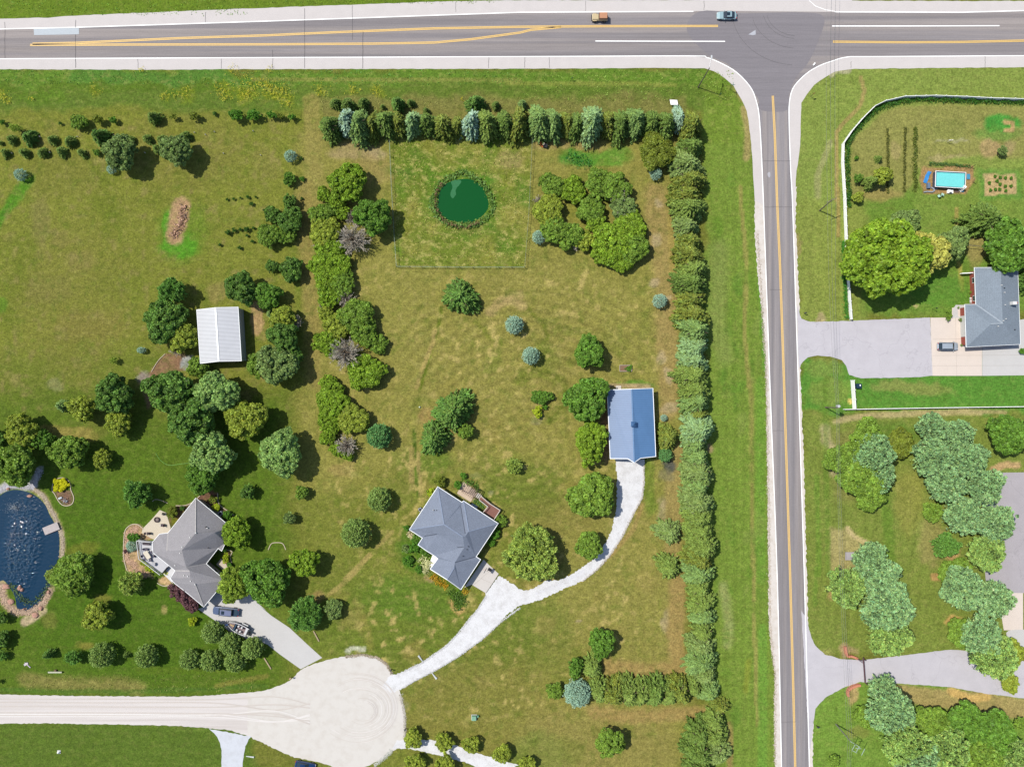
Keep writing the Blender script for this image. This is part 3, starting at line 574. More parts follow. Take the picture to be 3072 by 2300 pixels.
for x, y0, y1 in ((15, 66, 176), (227, 60, 178), (227, 178, 203), (414, 176, 205), (664, 176, 205), (617, 36, 68), (914, 25, 205), (1057, 16, 120), (1089, 95, 205), (818, 150, 204), (1367, 5, 37), (1466, 172, 204), (1757, 2, 33), (2553, 184, 204), (1574, 172, 203), (1648, 172, 203), (2955, 168, 203), (2112, 2, 30)):
    k = [(x+random.uniform(-.8, .8), y0+(y1-y0)*i/6) for i in range(7)]; ribbon_mesh(jt, k, random.choice([.7, .9, 1.2]), .050)
for y, x0, x1 in ((482, 2290, 2372), (620, 2292, 2378), (868, 2308, 2345), (2163, 2343, 2388), (1290, 2318, 2350)):
    ribbon_mesh(jt, [(x0+(x1-x0)*i/5, y+random.uniform(-.5, .5)) for i in range(6)], .7, .050)
for r_ in (70, 78, 104, 150): ribbon_mesh(jt, [(2330-r_*1.3*math.cos(a)+60, 30+r_*math.sin(a)*1.1) for a in np.linspace(.2, 1.5, 14)], .6, .050)
jt.build('road_joint', M_TAR)['kind'] = 'structure'
flat('road_patch', [A0.px(280, 238), A0.px(655, 232), A0.px(655, 284), A0.px(283, 291)], .052, plain((206, 214, 222), .8, .2, var=.05))
flat('road_patch', [A2.px(2000, 285), A2.px(2060, 248), A2.px(2062, 285), A2.px(2040, 292)], .052, plain((200, 202, 212), .8, .2, var=.05)); flat('road_patch', smooth([A3.px(85, 1430), A3.px(105, 1425), A3.px(105, 1465), A3.px(88, 1460)], 3, True), .052, plain((196, 194, 202), .8, .2, var=.05))
# cul-de-sac
tm = [MB(), MB()]; RT = random.Random(5)
for i in range(30):
    rx_ = RT.uniform(30, 122); ry_ = rx_*RT.uniform(.76, .88); ox, oy = 1072+(122-rx_)*.2, 2120+(122-rx_)*.12; a0 = RT.uniform(-2.3, -.9); a1 = RT.uniform(.6, 2.4)
    ribbon_mesh(tm[i % 2], [(ox+rx_*math.cos(a), oy+ry_*math.sin(a)) for a in np.linspace(a0, a1, 22)], RT.uniform(.6, 1.7), .030+.001*i)
for i in range(9):
    y0 = RT.uniform(2094, 2158); ribbon_mesh(tm[i % 2], smooth([(-200, y0), (300, y0+RT.uniform(-2, 2)), (640, y0+2), (820, y0+RT.uniform(-18, 26)), (930, y0+RT.uniform(-30, 40))], 8), RT.uniform(1.5, 4), .062+.001*i)
tm[0].build('tyre_track', plain((222, 213, 207), .95, .1, var=.03, sc=1))['kind'] = 'structure'; tm[1].build('tyre_track', plain((245, 240, 238), .95, .1, var=.03, sc=1))['kind'] = 'structure'
flat('gravel_road', [(-900, 2080), D0.px(0, 1052), D0.px(500, 1062), D0.px(1000, 1066), D0.px(1500, 1070), D0.px(1800, 1055), D0.px(2100, 1032), D0.px(2100, 1410), D0.px(1900, 1345), D0.px(1500, 1312), D0.px(1000, 1300), D0.px(400, 1290), D0.px(0, 1293), (-900, 2170)], .016, M_GRD, amp=1.2, step=7)
cds = [D0.px(2050, 1036)]+[D1.px(*p) for p in ((0, 1035), (150, 1005), (300, 940), (390, 850), (480, 805), (600, 768), (750, 738), (900, 728), (1020, 743), (1090, 790), (1125, 855), (1165, 890), (1210, 1000), (1230, 1100), (1250, 1200), (1245, 1330), (1250, 1440), (1180, 1505), (1120, 1545), (1060, 1590), (950, 1640), (860, 1665), (700, 1662), (540, 1612), (340, 1572), (200, 1512), (80, 1452), (0, 1420))]+[D0.px(2080, 1400), D0.px(2050, 1395)]
flat('gravel_circle', cds, .022, M_CUL, amp=1.3, step=6, seed=4)
flat('white_gravel_drive', [D1.px(*p) for p in ((1120, 905), (1250, 860), (1400, 790), (1600, 650), (1700, 545), (1780, 440), (1850, 360), (1925, 250), (1925, 212), (2035, 68), (2120, 120), (2208, 182))]+[D2.px(*p) for p in ((150, 196), (210, 180), (330, 110))]+[C2.px(*p) for p in ((430, 1656), (560, 1590), (720, 1480), (830, 1330), (880, 1200), (910, 1050), (915, 900), (905, 700), (900, 640), (1140, 650), (1135, 850), (1120, 970), (1050, 1100), (950, 1300), (850, 1450), (750, 1560), (630, 1656))]+[D2.px(*p) for p in ((450, 190), (300, 260), (100, 320), (0, 392))]+[D1.px(*p) for p in ((2050, 450), (1900, 590), (1700, 735), (1500, 855), (1350, 930), (1220, 1010), (1140, 1040), (1060, 990))], .028, M_WGR, amp=2.2, step=4, seed=9)
flat('grass_strip', smooth([D2.px(250, 200), D2.px(400, 135), D2.px(560, 62), D2.px(640, 10), D2.px(655, 18), D2.px(560, 95), D2.px(400, 175), D2.px(260, 225)], 4, True), .034, M_WGR2, amp=1.6, step=3)
flat('white_gravel_drive', [D1.px(*p) for p in ((1190, 1430), (1400, 1425), (1500, 1430), (1700, 1480), (1900, 1550), (2208, 1640))]+[D2.px(60, 1640), D2.px(150, 1700), D2.px(0, 1760)]+[D1.px(*p) for p in ((1850, 1656), (1750, 1610), (1500, 1545), (1300, 1500), (1150, 1500))], .028, M_WGR, amp=1.5, step=5)
flat('white_gravel_drive', [D0.px(*p) for p in ((1730, 1335), (2080, 1400), (2060, 1425), (2030, 1480), (2010, 1600), (1995, 1800), (1830, 1800), (1836, 1500), (1800, 1400))], .028, gravelmat('pale_gravel', (226, 230, 240), (212, 214, 222), .06), amp=1.2, step=6)
flat('concrete_drive', [D0.px(*p) for p in ((1640, 345), (1690, 325), (1865, 80), (2000, 120), (2140, 300), (2208, 360))]+[D1.px(*p) for p in ((60, 325), (150, 400), (300, 500), (450, 640), (570, 748), (392, 842), (220, 720), (120, 640), (0, 590))]+[D0.px(*p) for p in ((2060, 600), (1900, 530), (1850, 490), (1780, 440))], .020, M_CONC2, amp=0, thick=.02)
flat('concrete_apron', [HM2.px(*p) for p in ((1240, 990), (1600, 470), (1690, 560), (1880, 735), (1640, 1085), (1380, 930))], .036, conc('apron_concrete', (226, 220, 216), .03), thick=.02)
flat('parking_drive', [B3.px(*p) for p in ((330, 960), (352, 1060), (365, 1090), (440, 1117), (780, 1108), (1430, 1080), (1450, 1562), (1300, 1575), (860, 1583), (760, 1555), (735, 1480), (700, 1432), (600, 1402), (500, 1394), (420, 1410), (372, 1450), (345, 1500), (335, 1300))], .030, M_DRV, amp=.8, step=8)
flat('concrete_forecourt', [B3.px(*p) for p in ((1432, 1082), (1610, 1080), (1612, 1000), (1720, 985), (1860, 1100), (1860, 1562), (1450, 1562))], .034, M_PINK, thick=.02)
flat('concrete_forecourt', [B3.px(*p) for p in ((1862, 1300), (2170, 1100), (2400, 1060), (2400, 1556), (1862, 1562))], .034, M_CONC2, thick=.02)
flat('grey_drive', [(2404, 1830), (2419, 1850)]+[D3.px(*p) for p in ((440, 560), (480, 650), (560, 720), (700, 760), (870, 768), (1000, 752), (1600, 680), (1900, 700), (2300, 800), (2300, 1095), (1900, 1045), (1600, 990), (1400, 975), (1200, 962), (1000, 950), (850, 948), (700, 1000), (560, 1080), (480, 1170), (462, 1300), (440, 1500), (430, 1500))], .030, M_DRV, amp=.9, step=8)
flat('parking_court', [C3.px(*p) for p in ((1880, 780), (2030, 762), (2600, 755))]+[D3.px(2600, 212), D3.px(1900, 212), C3.px(1850, 1200)], .030, M_DRV2); flat('concrete_pad', [D3.px(1990, 210), D3.px(2200, 212), D3.px(2200, 520), D3.px(2040, 520)], .036, M_PINK); flat('concrete_pad', smooth([D3.px(2060, 540), D3.px(2208, 515), D3.px(2400, 540), D3.px(2400, 700), D3.px(2160, 690)], 4, True), .040, M_CONC2)
ss = MB()
for t_, a_, b_ in ((B3, (1448, 1260), (1860, 1255)), (B3, (1448, 1395), (2250, 1390)), (B3, (1448, 1480), (2250, 1476)), (B3, (1640, 1082), (1650, 1562)), (HM2, (1330, 1010), (1760, 640)), (HM2, (1500, 790), (1760, 915))):
    ribbon_mesh(ss, [t_.px(*a_), t_.px(*b_)], .45, .048)
ss.build('concrete_joint', plain((176, 166, 160), .9, .1))['kind'] = 'structure'
gap = MB(); ribbon_mesh(gap, [HM2.px(1875, 740), HM2.px(1760, 920), HM2.px(1645, 1085)], 1.3, .052); gap.build('drive_gap', plain((80, 84, 60), .9, .1))['kind'] = 'structure'
# ------------------------------------------------------------------ vegetation
def unit(a): return a/np.maximum(np.linalg.norm(a, axis=-1, keepdims=True), 1e-9)
def diamonds(C, D, Nn, L, W):
    """leaf-shaped quads: centre, long direction, facing, length, width"""
    Sd = unit(np.cross(Nn, D)); L = L[:, None]*.5; W = W[:, None]*.5
    V = np.stack([C-D*L, C+Sd*W, C+D*L, C-Sd*W], 1).reshape(-1, 3)
    return V, np.arange(len(V)).reshape(-1, 4)
# look: kind of growth, colour in sunlight, hue spread, leaf length, leaf width, clump size (of radius), height per radius, words
K = {
 'lime':  ('dec', (122, 154, 48), .20, .36, .25, .17, 1.15, 'yellow-green tree', 'leafy_tree'),
 'limeol': ('dec', (140, 158, 62), .20, .36, .25, .17, 1.35, 'olive green tree', 'leafy_tree'),
 'gold':  ('dec', (172, 176, 92), .16, .36, .25, .16, 1.5, 'pale golden tree', 'leafy_tree'),
 'green': ('dec', (114, 146, 58), .20, .36, .25, .17, 1.35, 'mid green tree', 'leafy_tree'),
 'green2': ('dec', (96, 136, 52), .20, .36, .25, .17, 1.35, 'rich green tree', 'leafy_tree'),
 'dark':  ('dec', (94, 130, 58), .24, .36, .25, .17, 1.55, 'dark green tree', 'leafy_tree'),
 'gray':  ('dec', (134, 168, 98), .20, .35, .24, .14, 1.5, 'silvery green tree', 'leafy_tree'),
 'ggray': ('dec', (118, 144, 84), .20, .36, .25, .16, 1.5, 'grey-green tree', 'leafy_tree'),
 'pale':  ('wil', (128, 166, 116), .34, .42, .18, .12, 2.0, 'pale feathery tree', 'leafy_tree'),
 'palel': ('wil', (134, 168, 92), .32, .42, .19, .15, 2.0, 'pale lime tree', 'leafy_tree'),
 'willow': ('wil', (138, 162, 78), .26, .48, .18, .15, 1.8, 'olive willow-like tree', 'leafy_tree'),
 'feather': ('wil', (98, 142, 64), .20, .52, .19, .17, 2.0, 'deep green tree', 'leafy_tree'),
 'honey': ('wil', (138, 164, 66), .20, .48, .18, .15, 2.2, 'fine-leaved tree', 'leafy_tree'),
 'cedar': ('con', (118, 142, 70), .15, .55, .16, .2, 2.0, 'green cedar', 'conifer_tree'),
 'olive': ('con', (116, 128, 54), .20, .55, .16, .2, 2.0, 'olive-brown cedar', 'conifer_tree'),
 'cedark': ('con', (98, 126, 60), .16, .55, .16, .2, 2.0, 'dark green cedar', 'conifer_tree'),
 'ggcon': ('con', (124, 148, 90), .14, .55, .16, .2, 2.0, 'grey-green cedar', 'conifer_tree'),
 'bgreen': ('con', (120, 152, 92), .14, .58, .16, .2, 2.1, 'blue-green spruce', 'conifer_tree'),
 'bpale': ('con', (138, 172, 126), .13, .60, .17, .2, 2.2, 'pale silvery spruce', 'conifer_tree'),
 'bsilver': ('con', (158, 192, 180), .13, .58, .17, .2, 2.1, 'pale silver-blue spruce', 'conifer_tree'),
 'dkcon': ('con', (90, 130, 60), .18, .62, .17, .2, 2.3, 'dark pine', 'conifer_tree'),
 'sap':   ('con', (106, 134, 62), .18, .50, .13, .2, 2.0, 'dark pine sapling', 'pine_sapling'),
 'blue':  ('ball', (142, 176, 162), .10, .34, .12, .16, 1.9, 'powder-blue spruce', 'blue_spruce'),
 'ball':  ('ball', (122, 150, 80), .16, .38, .14, .18, 1.8, 'rounded green spruce', 'round_spruce'),
 'bgball': ('ball', (92, 140, 84), .12, .38, .14, .18, 1.8, 'sea-green spruce', 'round_spruce'),
 'shrub': ('dec', (86, 134, 44), .18, .34, .24, .3, 1.3, 'green shrub', 'shrub'),
 'oshrub': ('dec', (116, 132, 50), .18, .34, .24, .3, 1.3, 'olive green shrub', 'shrub'),
 'lshrub': ('dec', (160, 180, 46), .14, .28, .20, .3, 1.1, 'lime shrub', 'shrub'),
 'yellow': ('dec', (226, 214, 34), .10, .26, .18, .3, 1.0, 'golden yellow shrub', 'shrub'),
 'gold2': ('dec', (222, 178, 46), .14, .26, .18, .3, .9, 'golden orange shrub', 'shrub'),
 'purple': ('dec', (116, 84, 92), .14, .36, .26, .26, 2.0, 'purple plum tree', 'purple_tree'),
 'dead':  ('twig', (156, 152, 148), .10, .9, .05, .2, 2.0, 'bare grey tree', 'bare_tree'),
 'weed':  ('dec', (70, 108, 40), .18, .30, .16, .3, 1.2, 'dark weed tuft', 'weed_tuft'),
}
LK = 1.92          # leaves lie at all angles and shade one another, so a crown shows darker than its leaf
def crown_arrays(kind, r, h, sd, ry=None, lean=(0, 0), dens=1.0):
    typ, rgb, var, ll, lw, cl, hr = K[kind][:7]
    R = np.random.default_rng(sd); base = np.array(lin(rgb))*LK/(GAIN*GCH)*np.array([1.04, .99, .88]); ry = ry or r
    sc_ = min(1.0, max(.42, r/2.4)) if typ != 'twig' else 1.0
    ll, lw = ll*sc_, lw*sc_
    if typ in ('dec', 'wil'):
        zc = h*0.60; rz = h*0.40
        nc = int(max(26, 34*(r*ry)**.62*(.26/cl)**1.6)); th = R.uniform(0, 2*np.pi, nc); cz = 1-(R.random(nc)**.85)*1.35
        u = np.stack([np.cos(th)*np.sqrt(np.maximum(0, 1-cz**2)), np.sin(th)*np.sqrt(np.maximum(0, 1-cz**2)), cz], 1)
        lob = 1+.08*np.sin(2*th+R.uniform(0, 6))+.11*np.sin(3*th+R.uniform(0, 6))+.08*np.sin(5*th+R.uniform(0, 6))
        rad = (R.uniform(.60, 1.02 if typ == 'dec' else 1.14, nc)*lob*.93)[:, None]
        cc = u*rad*np.array([r, ry, rz])+np.array([0, 0, zc]); cr = cl*min(r, ry)*R.uniform(.50, 1.15, nc)
        area = 4*np.pi*cr**2*.6; per = (dens*(1.9 if typ == 'dec' else 1.45)*area/(ll*lw*.5)).astype(int)+6
        tot = per.sum(); cap = 32000
        if tot > cap: f = cap/tot; per = (per*f).astype(int)+3; ll /= f**.5; lw /= f**.5
        idx = np.repeat(np.arange(nc), per); n = len(idx)
        v = unit(R.normal(size=(n, 3))); v[:, 2] = np.where(v[:, 2] < -.2, -v[:, 2]*.6, v[:, 2]); v = unit(v*.75+u[idx]*.5+np.array([0, 0, .15]))
        C = cc[idx]+v*(cr[idx]*R.uniform(.55, 1.08, n))[:, None]*np.array([1, 1, .75])
        nrm = unit(v+R.normal(size=(n, 3))*.75); dr = unit(np.cross(nrm, R.normal(size=(n, 3))))
        if typ == 'wil':
            outw = unit(C-np.array([0, 0, h*.55])); dr = unit(outw*.6+v*.6+np.array([0, 0, -.25])+R.normal(size=(n, 3))*.6); nrm = unit(np.cross(dr, R.normal(size=(n, 3)))+np.array([0, 0, .8]))
        if typ == 'wil':
            nb = int(24+16*(r+ry)*.5); th2 = R.uniform(0, 6.283, nb); zl = R.uniform(.30, .80, nb)*h; ex = R.uniform(.85, 1.24, nb)*(1-.25*np.abs(zl/h-.5)); k_ = int(max(10, 8*r)); ib = np.repeat(np.arange(nb), k_); m2 = len(ib); t = R.uniform(.45, 1.0, m2); sp_ = R.normal(0, .10, m2)*(1.15-t)*r*1.6
            ax = np.stack([np.cos(th2), np.sin(th2)], 1)[ib]; pr = np.stack([-ax[:, 1], ax[:, 0]], 1); P2 = ax*np.array([r, ry])*(t*ex[ib])[:, None]+pr*sp_[:, None]
            C2_ = np.stack([P2[:, 0], P2[:, 1], zl[ib]+np.sin(t*3)*.10*h-t*t*.06*h+R.normal(0, .12, m2)], 1); d2 = unit(np.stack([ax[:, 0]+R.normal(0, .4, m2), ax[:, 1]+R.normal(0, .4, m2), R.normal(-.2, .3, m2)], 1)); n2 = unit(np.cross(d2, R.normal(size=(m2, 3)))+np.array([0, 0, .8]))
            C = np.vstack([C, C2_]); dr = np.vstack([dr, d2]); nrm = np.vstack([nrm, n2]); idx = np.concatenate([idx, ib % nc]); n = len(C)
        # a thin inner layer so that the crown is not hollow
        ni = int(n*.16); vi = unit(R.normal(size=(ni, 3))); Ci = vi*np.array([r, ry, rz])*R.uniform(.3, .68, ni)[:, None]+np.array([0, 0, zc])
        C = np.vstack([C, Ci]); nrm = np.vstack([nrm, unit(R.normal(size=(ni, 3)))]); dr = np.vstack([dr, unit(R.normal(size=(ni, 3)))])
        lf = R.uniform(.7, 1.3, len(C)); L = ll*lf; W = lw*lf; L[n:] *= 1.7; W[n:] *= 1.7
        cv = np.concatenate([R.normal(0, var*.75, nc)[idx], np.zeros(ni)])+R.normal(0, var*1.25, len(C))
    elif typ == 'con':
        nb = int(50+48*r*(h/ r/2)**.5); zz = R.random(nb)**.8; zf = 1-zz*.92; th = np.arange(nb)*2.39996+R.normal(0, .25, nb)
        lob = 1+.14*np.sin(2*th+R.uniform(0, 6))+.10*np.sin(3*th+R.uniform(0, 6))
        br = (1-zf**1.25)**.8*lob*R.uniform(.84, 1.06, nb)+.05
        npts = 9; st = max(.10, ll*.24)
        per = np.maximum(3, (br*r/st).astype(int)); idx = np.repeat(np.arange(nb), per*3); n = len(idx)
        t = R.uniform(.12, 1.0, n)**.75; side = R.choice([-1, 1], n); wd = (1.08-t)*R.random(n)*.30*br[idx]
        ax = np.stack([np.cos(th), np.sin(th)], 1)[idx]; px_ = np.stack([-ax[:, 1], ax[:, 0]], 1)
        pos = ax*(t*br[idx])[:, None]+px_*(side*wd)[:, None]
        C = np.stack([pos[:, 0]*r, pos[:, 1]*ry, zf[idx]*h+np.sin(t*2.6)*.10*h*br[idx]-t*br[idx]*.10*h+R.normal(0, .03*r, n)], 1)
        dv = ax+px_*(side*.55)[:, None]*R.uniform(.2, 1.2, n)[:, None]
        dr = unit(np.stack([dv[:, 0], dv[:, 1], R.normal(.10, .28, n)], 1)); nrm = unit(np.cross(dr, R.normal(size=(n, 3)))+np.array([0, 0, 1.1]))
        # leader
        L = ll*R.uniform(.7, 1.25, n); W = lw*R.uniform(.8, 1.5, n)*1.25; cv = R.normal(0, var*.9, nb)[idx]+R.normal(0, var*1.1, n)
        mxw = (R.random(nb)**2*.75)[idx][:, None]; gb = np.array(lin((112, 138, 68)))*LK/(GAIN*GCH)*np.array([1.04, .99, .88]); base = base*(1-mxw)+gb*mxw
    elif typ == 'ball':
        n = int(210*r*ry+420); zz = 1-R.random(n)*1.5; th = R.uniform(0, 2*np.pi, n); s_ = np.sqrt(np.maximum(0, 1-zz**2))
        u = np.stack([np.cos(th)*s_, np.sin(th)*s_, zz], 1)
        lump = 1+.09*np.sin(9*th+7*zz+R.uniform(0, 6))*s_+.07*np.sin(17*zz+4*th); sp = R.uniform(.80, 1.04, n)*lump
        zprof = h*.46; C = u*sp[:, None]*np.array([r, ry, zprof])+np.array([0, 0, h*.5]); taper = np.clip(1.12-.42*(C[:, 2]/h), .3, 1.05); C[:, :2] *= taper[:, None]
        n3 = 3; C = np.repeat(C, n3, 0)+R.normal(0, .05, (n*n3, 3)); u = np.repeat(u, n3, 0)
        dr = unit(u+R.normal(size=u.shape)*.9); nrm = unit(np.cross(dr, R.normal(size=u.shape))+np.array([0, 0, .5]))
        L = ll*R.uniform(.7, 1.3, len(C)); W = lw*R.uniform(.8, 1.5, len(C))*1.25; cv = np.repeat(R.normal(0, var*.8, n), n3)+R.normal(0, var*.6, len(C))
    else:
        nb = int(34+34*r*ry**.5); th = R.uniform(0, 6.283, nb); el = R.uniform(.15, 1.2, nb); seg = 6; Cs, Ds, Ls = [], [], []
        p = np.stack([R.normal(0, .06*r, nb), R.normal(0, .06*r, nb), np.full(nb, h*.22)], 1); d = np.stack([np.cos(th)*np.cos(el), np.sin(th)*np.cos(el), np.sin(el)], 1)
        Lb = R.uniform(.55, 1.1, nb)*r/seg*1.25
        for s in range(seg):
            for rep in range(1+s):
                dd = unit(d+R.normal(size=d.shape)*.28*(rep > 0)); Cs.append(p+dd*Lb[:, None]*.5); Ds.append(dd); Ls.append(Lb*1.15)
            p = p+d*Lb[:, None]; d = unit(d+R.normal(size=d.shape)*.16)
        C, dr, L = np.vstack(Cs), np.vstack(Ds), np.concatenate(Ls); C[:, 2] = np.clip(C[:, 2], .1, h); n = len(C)
        nrm = unit(np.cross(dr, R.normal(size=(n, 3)))+np.array([0, 0, .9])); W = np.full(n, .085); cv = R.normal(0, .15, n)
    hue = R.normal(0, var*.35, len(C)); cr_ = np.clip(base*(1+cv[:, None])*(1+hue[:, None]*np.array([1.0, .1, -.8])), .004, .6)
    V, F = diamonds(C, dr, nrm, L, W); return V, F, cr_
def trunk_mesh(r, h, sd, limbs=5, rb=None):
    R = random.Random(sd); mb = MB(); tr = rb or max(.07, .045*h)
    top = Vector((R.uniform(-.1, .1)*r, R.uniform(-.1, .1)*r, h*.62)); mid = Vector((top.x*.3, top.y*.3, h*.32))
    mb.tube((0, 0, -.05), mid, tr*1.25, tr*.9, 7); mb.tube(mid, top, tr*.9, tr*.4, 7)
    for i in range(limbs):
        a = 6.283*i/limbs+R.uniform(-.4, .4); s_ = mid.lerp(top, R.uniform(0, .7)); e = s_+Vector((math.cos(a)*r*.6, math.sin(a)*r*.6, h*R.uniform(.12, .25)))
        k = s_.lerp(e, .5)+Vector((0, 0, .05*h)); mb.tube(s_, k, tr*.5, tr*.34, 6); mb.tube(k, e, tr*.34, tr*.12, 6)
    return mb
seedn = [100]
def tree(t, u, v, r, kind, label, group=None, ry=None, h=None, name=None, cat=None, dens=1.0):
    seedn[0] += 1; sd = seedn[0]; rm = t.m(r); rym = t.m(ry) if ry else None
    typ = K[kind][0]; nm_ = name or K[kind][8]; hh = (h*(.72 if typ in ('dec', 'wil') and h > 3 and nm_ not in ('shrub',) else 1.0) if h else 0) or max(.5, K[kind][6]*(rm if not ry else (rm*rym)**.5)+(.6 if r > 60 else .15))
    zc = hh*(.58 if typ in ('dec', 'wil') else .5)
    rm *= (H-zc)/H*(.90 if typ == 'dec' else .80 if typ == 'wil' else 1.0); rym = rym*.92 if rym else None; loc = t(u, v, zc); loc.z = 0
    nm = name or K[kind][8]; V, F, cc = crown_arrays(kind, rm, hh, sd, rym)
    mat = M_TWIG if typ == 'twig' else (M_NEEDLE if typ in ('con', 'ball') else M_LEAF)
    cat = cat or {'leafy_tree': 'tree', 'conifer_tree': 'conifer', 'pine_sapling': 'sapling', 'blue_spruce': 'spruce', 'round_spruce': 'spruce', 'shrub': 'shrub', 'purple_tree': 'tree', 'bare_tree': 'bare tree', 'weed_tuft': 'weed'}.get(nm, 'shrub')
    if rm < .95 and typ != 'twig' or nm in ('shrub', 'weed_tuft'):
        o = link(nm, npmesh(nm, V, F, mat, cc), None); o.location = loc; tag(o, label, cat, group); return o
    e = empty(nm, loc, label, cat, group)
    link('crown', npmesh('crown', V, F, mat, cc), None, e)
    trunk_mesh(rm, hh, sd, 5 if rm > 1.6 else 3).build('trunk', M_BARK, e); return e
ORD = ['first', 'second', 'third', 'fourth', 'fifth', 'sixth', 'seventh', 'eighth', 'ninth', 'tenth', 'eleventh', 'twelfth', 'thirteenth', 'fourteenth', 'fifteenth', 'sixteenth', 'seventeenth', 'eighteenth', 'nineteenth', 'twentieth', 'twenty-first', 'twenty-second', 'twenty-third', 'twenty-fourth', 'twenty-fifth', 'twenty-sixth', 'twenty-seventh', 'twenty-eighth', 'twenty-ninth', 'thirtieth', 'thirty-first', 'thirty-second']
def row(where, group, axis, items, hmul=1.0, rs=1.0):
    """items (tile,u,v,r,kind[,ry]) of one row, labelled by their order along it"""
    items = sorted(items, key=lambda i: i[0].px(i[1], i[2])[0 if axis == 'x' else 1])
    for n, it in enumerate(items):
        t, u, v, r, k = it[:5]; jr = random.Random(n*31+int(u)); jw = .14 if 'belt' in where or 'hedge' in where or 'tall row' in where else 0.0; r *= rs*(1+jr.uniform(-jw, jw*1.3)); u += jr.uniform(-jw, jw)*90; v += jr.uniform(-jw, jw)*90; ry = it[5]*rs if len(it) > 5 else None
        hh = K[k][6]*t.m(r)*hmul+.4
        tree(t, u, v, r, k, '%s, %s from the %s %s' % (K[k][7], ORD[n], 'left' if axis == 'x' else 'top', where), group, ry, hh)
row('in the upper sapling row', 'pine saplings in two short rows', 'x', [(A0, 88, 1150, 58, 'sap'), (A0, 235, 1135, 80, 'dkcon'), (A0, 428, 1152, 58, 'sap'), (A0, 572, 1165, 66, 'sap'), (A0, 1060, 1150, 62, 'sap'), (A0, 1215, 1142, 56, 'sap'), (A0, 1330, 1145, 52, 'sap'), (A0, 1532, 1120, 64, 'sap')], .75, .82)
row('in the lower sapling row', 'pine saplings in two short rows', 'x', [(A0, 0, 1180, 30, 'sap'), (A0, 38, 1260, 54, 'sap'), (A0, 192, 1258, 60, 'sap'), (A0, 348, 1258, 60, 'sap'), (A0, 503, 1250, 62, 'sap'), (A0, 672, 1260, 54, 'sap'), (A0, 803, 1262, 42, 'green2'), (A0, 1298, 1232, 62, 'sap')], .75, .82)
row('in the shrub line above the saplings', 'shrubs in a broken line', 'x', [(A0, 22, 1010, 25, 'shrub'), (A0, 500, 1018, 16, 'weed'), (A0, 655, 1010, 74, 'green'), (A0, 815, 990, 56, 'oshrub', 40), (A0, 942, 990, 42, 'shrub', 30), (A0, 1268, 965, 62, 'sap'), (A0, 1435, 965, 44, 'oshrub', 24), (A0, 1612, 958, 54, 'oshrub', 36), (A0, 1780, 938, 20, 'weed'), (A0, 1955, 952, 66, 'shrub', 48), (A0, 2100, 952, 62, 'shrub', 46), (A1, 150, 952, 54, 'shrub', 34), (A1, 225, 960, 46, 'oshrub', 30), (A1, 320, 965, 42, 'shrub', 30)])
tree(A0, 130, 1058, 62, 'honey', 'thin olive sapling tree at the far left below the highway', ry=30); tree(A0, 822, 1115, 74, 'dkcon', 'tall dark narrow pine between the two sapling rows', ry=70)
tree(A0, 1000, 1262, 150, 'ggray', 'large grey-green tree casting shadow right, left of its twin below the saplings'); tree(A0, 1462, 1240, 136, 'ggray', 'large grey-green tree at the right end of the sapling rows')
tree(A0, 168, 1442, 50, 'blue', 'small blue spruce alone near the left edge of the lawn'); tree(A0, 922, 1398, 38, 'blue', 'tiny blue spruce beside the large grey-green tree')
tree(A1, 305, 1288, 50, 'blue', 'small blue-grey spruce beside the mown track, topmost of its line'); tree(A1, 300, 1478, 60, 'green2', 'small dark round tree below the blue spruce on the mown track', h=3.4); tree(A1, 402, 1478, 24, 'shrub', 'tiny green shrub beside the mown track')
tree(B1, 300, 120, 62, 'dark', 'small dark tree above the clustered dark trees'); tree(A1, 398, 1308, 14, 'weed', 'tiny weed right of the topmost blue spruce'); tree(A1, 400, 1640, 14, 'weed', 'tiny weed on the mown track left of the lime tree')
row('before the tall highway row', 'young conifers before the highway row', 'x', [(A1, 682, 850, 56, 'cedark'), (A1, 780, 858, 70, 'cedark'), (A1, 905, 852, 58, 'cedark'), (A1, 1070, 880, 26, 'sap'), (A1, 1192, 852, 68, 'dkcon'), (A1, 1300, 845, 40, 'cedark'), (A1, 1430, 908, 32, 'cedark'), (A1, 1835, 848, 86, 'dkcon'), (A1, 2005, 865, 40, 'cedark'), (A2, 130, 855, 44, 'bgreen')])
row('in the tall row along the highway', 'tall conifers in the highway row', 'x', [(A1, 645, 1035, 92, 'cedark', 120), (A1, 768, 1005, 80, 'bsilver', 110), (A1, 880, 1030, 84, 'bgreen', 130), (A1, 985, 1025, 76, 'olive', 130), (A1, 1090, 1015, 80, 'cedark', 120), (A1, 1208, 1015, 76, 'olive', 120), (A1, 1322, 1012, 82, 'bpale', 110), (A1, 1438, 1020, 76, 'cedark', 105), (A1, 1563, 1025, 84, 'olive', 105), (A1, 1692, 1040, 70, 'olive', 100), (A1, 1798, 1020, 78, 'bsilver', 120), (A1, 1932, 1010, 84, 'cedar', 130), (A1, 2078, 1010, 82, 'cedark', 120), (A2, 108, 1030, 92, 'olive', 150), (A2, 268, 1005, 90, 'bgreen', 140), (A2, 385, 1005, 78, 'bgreen', 130), (A2, 495, 1020, 68, 'olive', 120), (A2, 590, 1040, 70, 'cedark', 120), (A2, 716, 995, 108, 'bpale', 170), (A2, 838, 1005, 68, 'olive', 120), (A2, 942, 1020, 86, 'cedark', 130), (A2, 1080, 1000, 86, 'bgreen', 140), (A2, 1192, 1010, 68, 'cedark', 120), (A2, 1312, 1015, 80, 'cedark', 125), (A2, 1425, 985, 56, 'bsilver', 110), (A2, 1535, 1020, 100, 'olive', 125)], 1.1, 1.22)
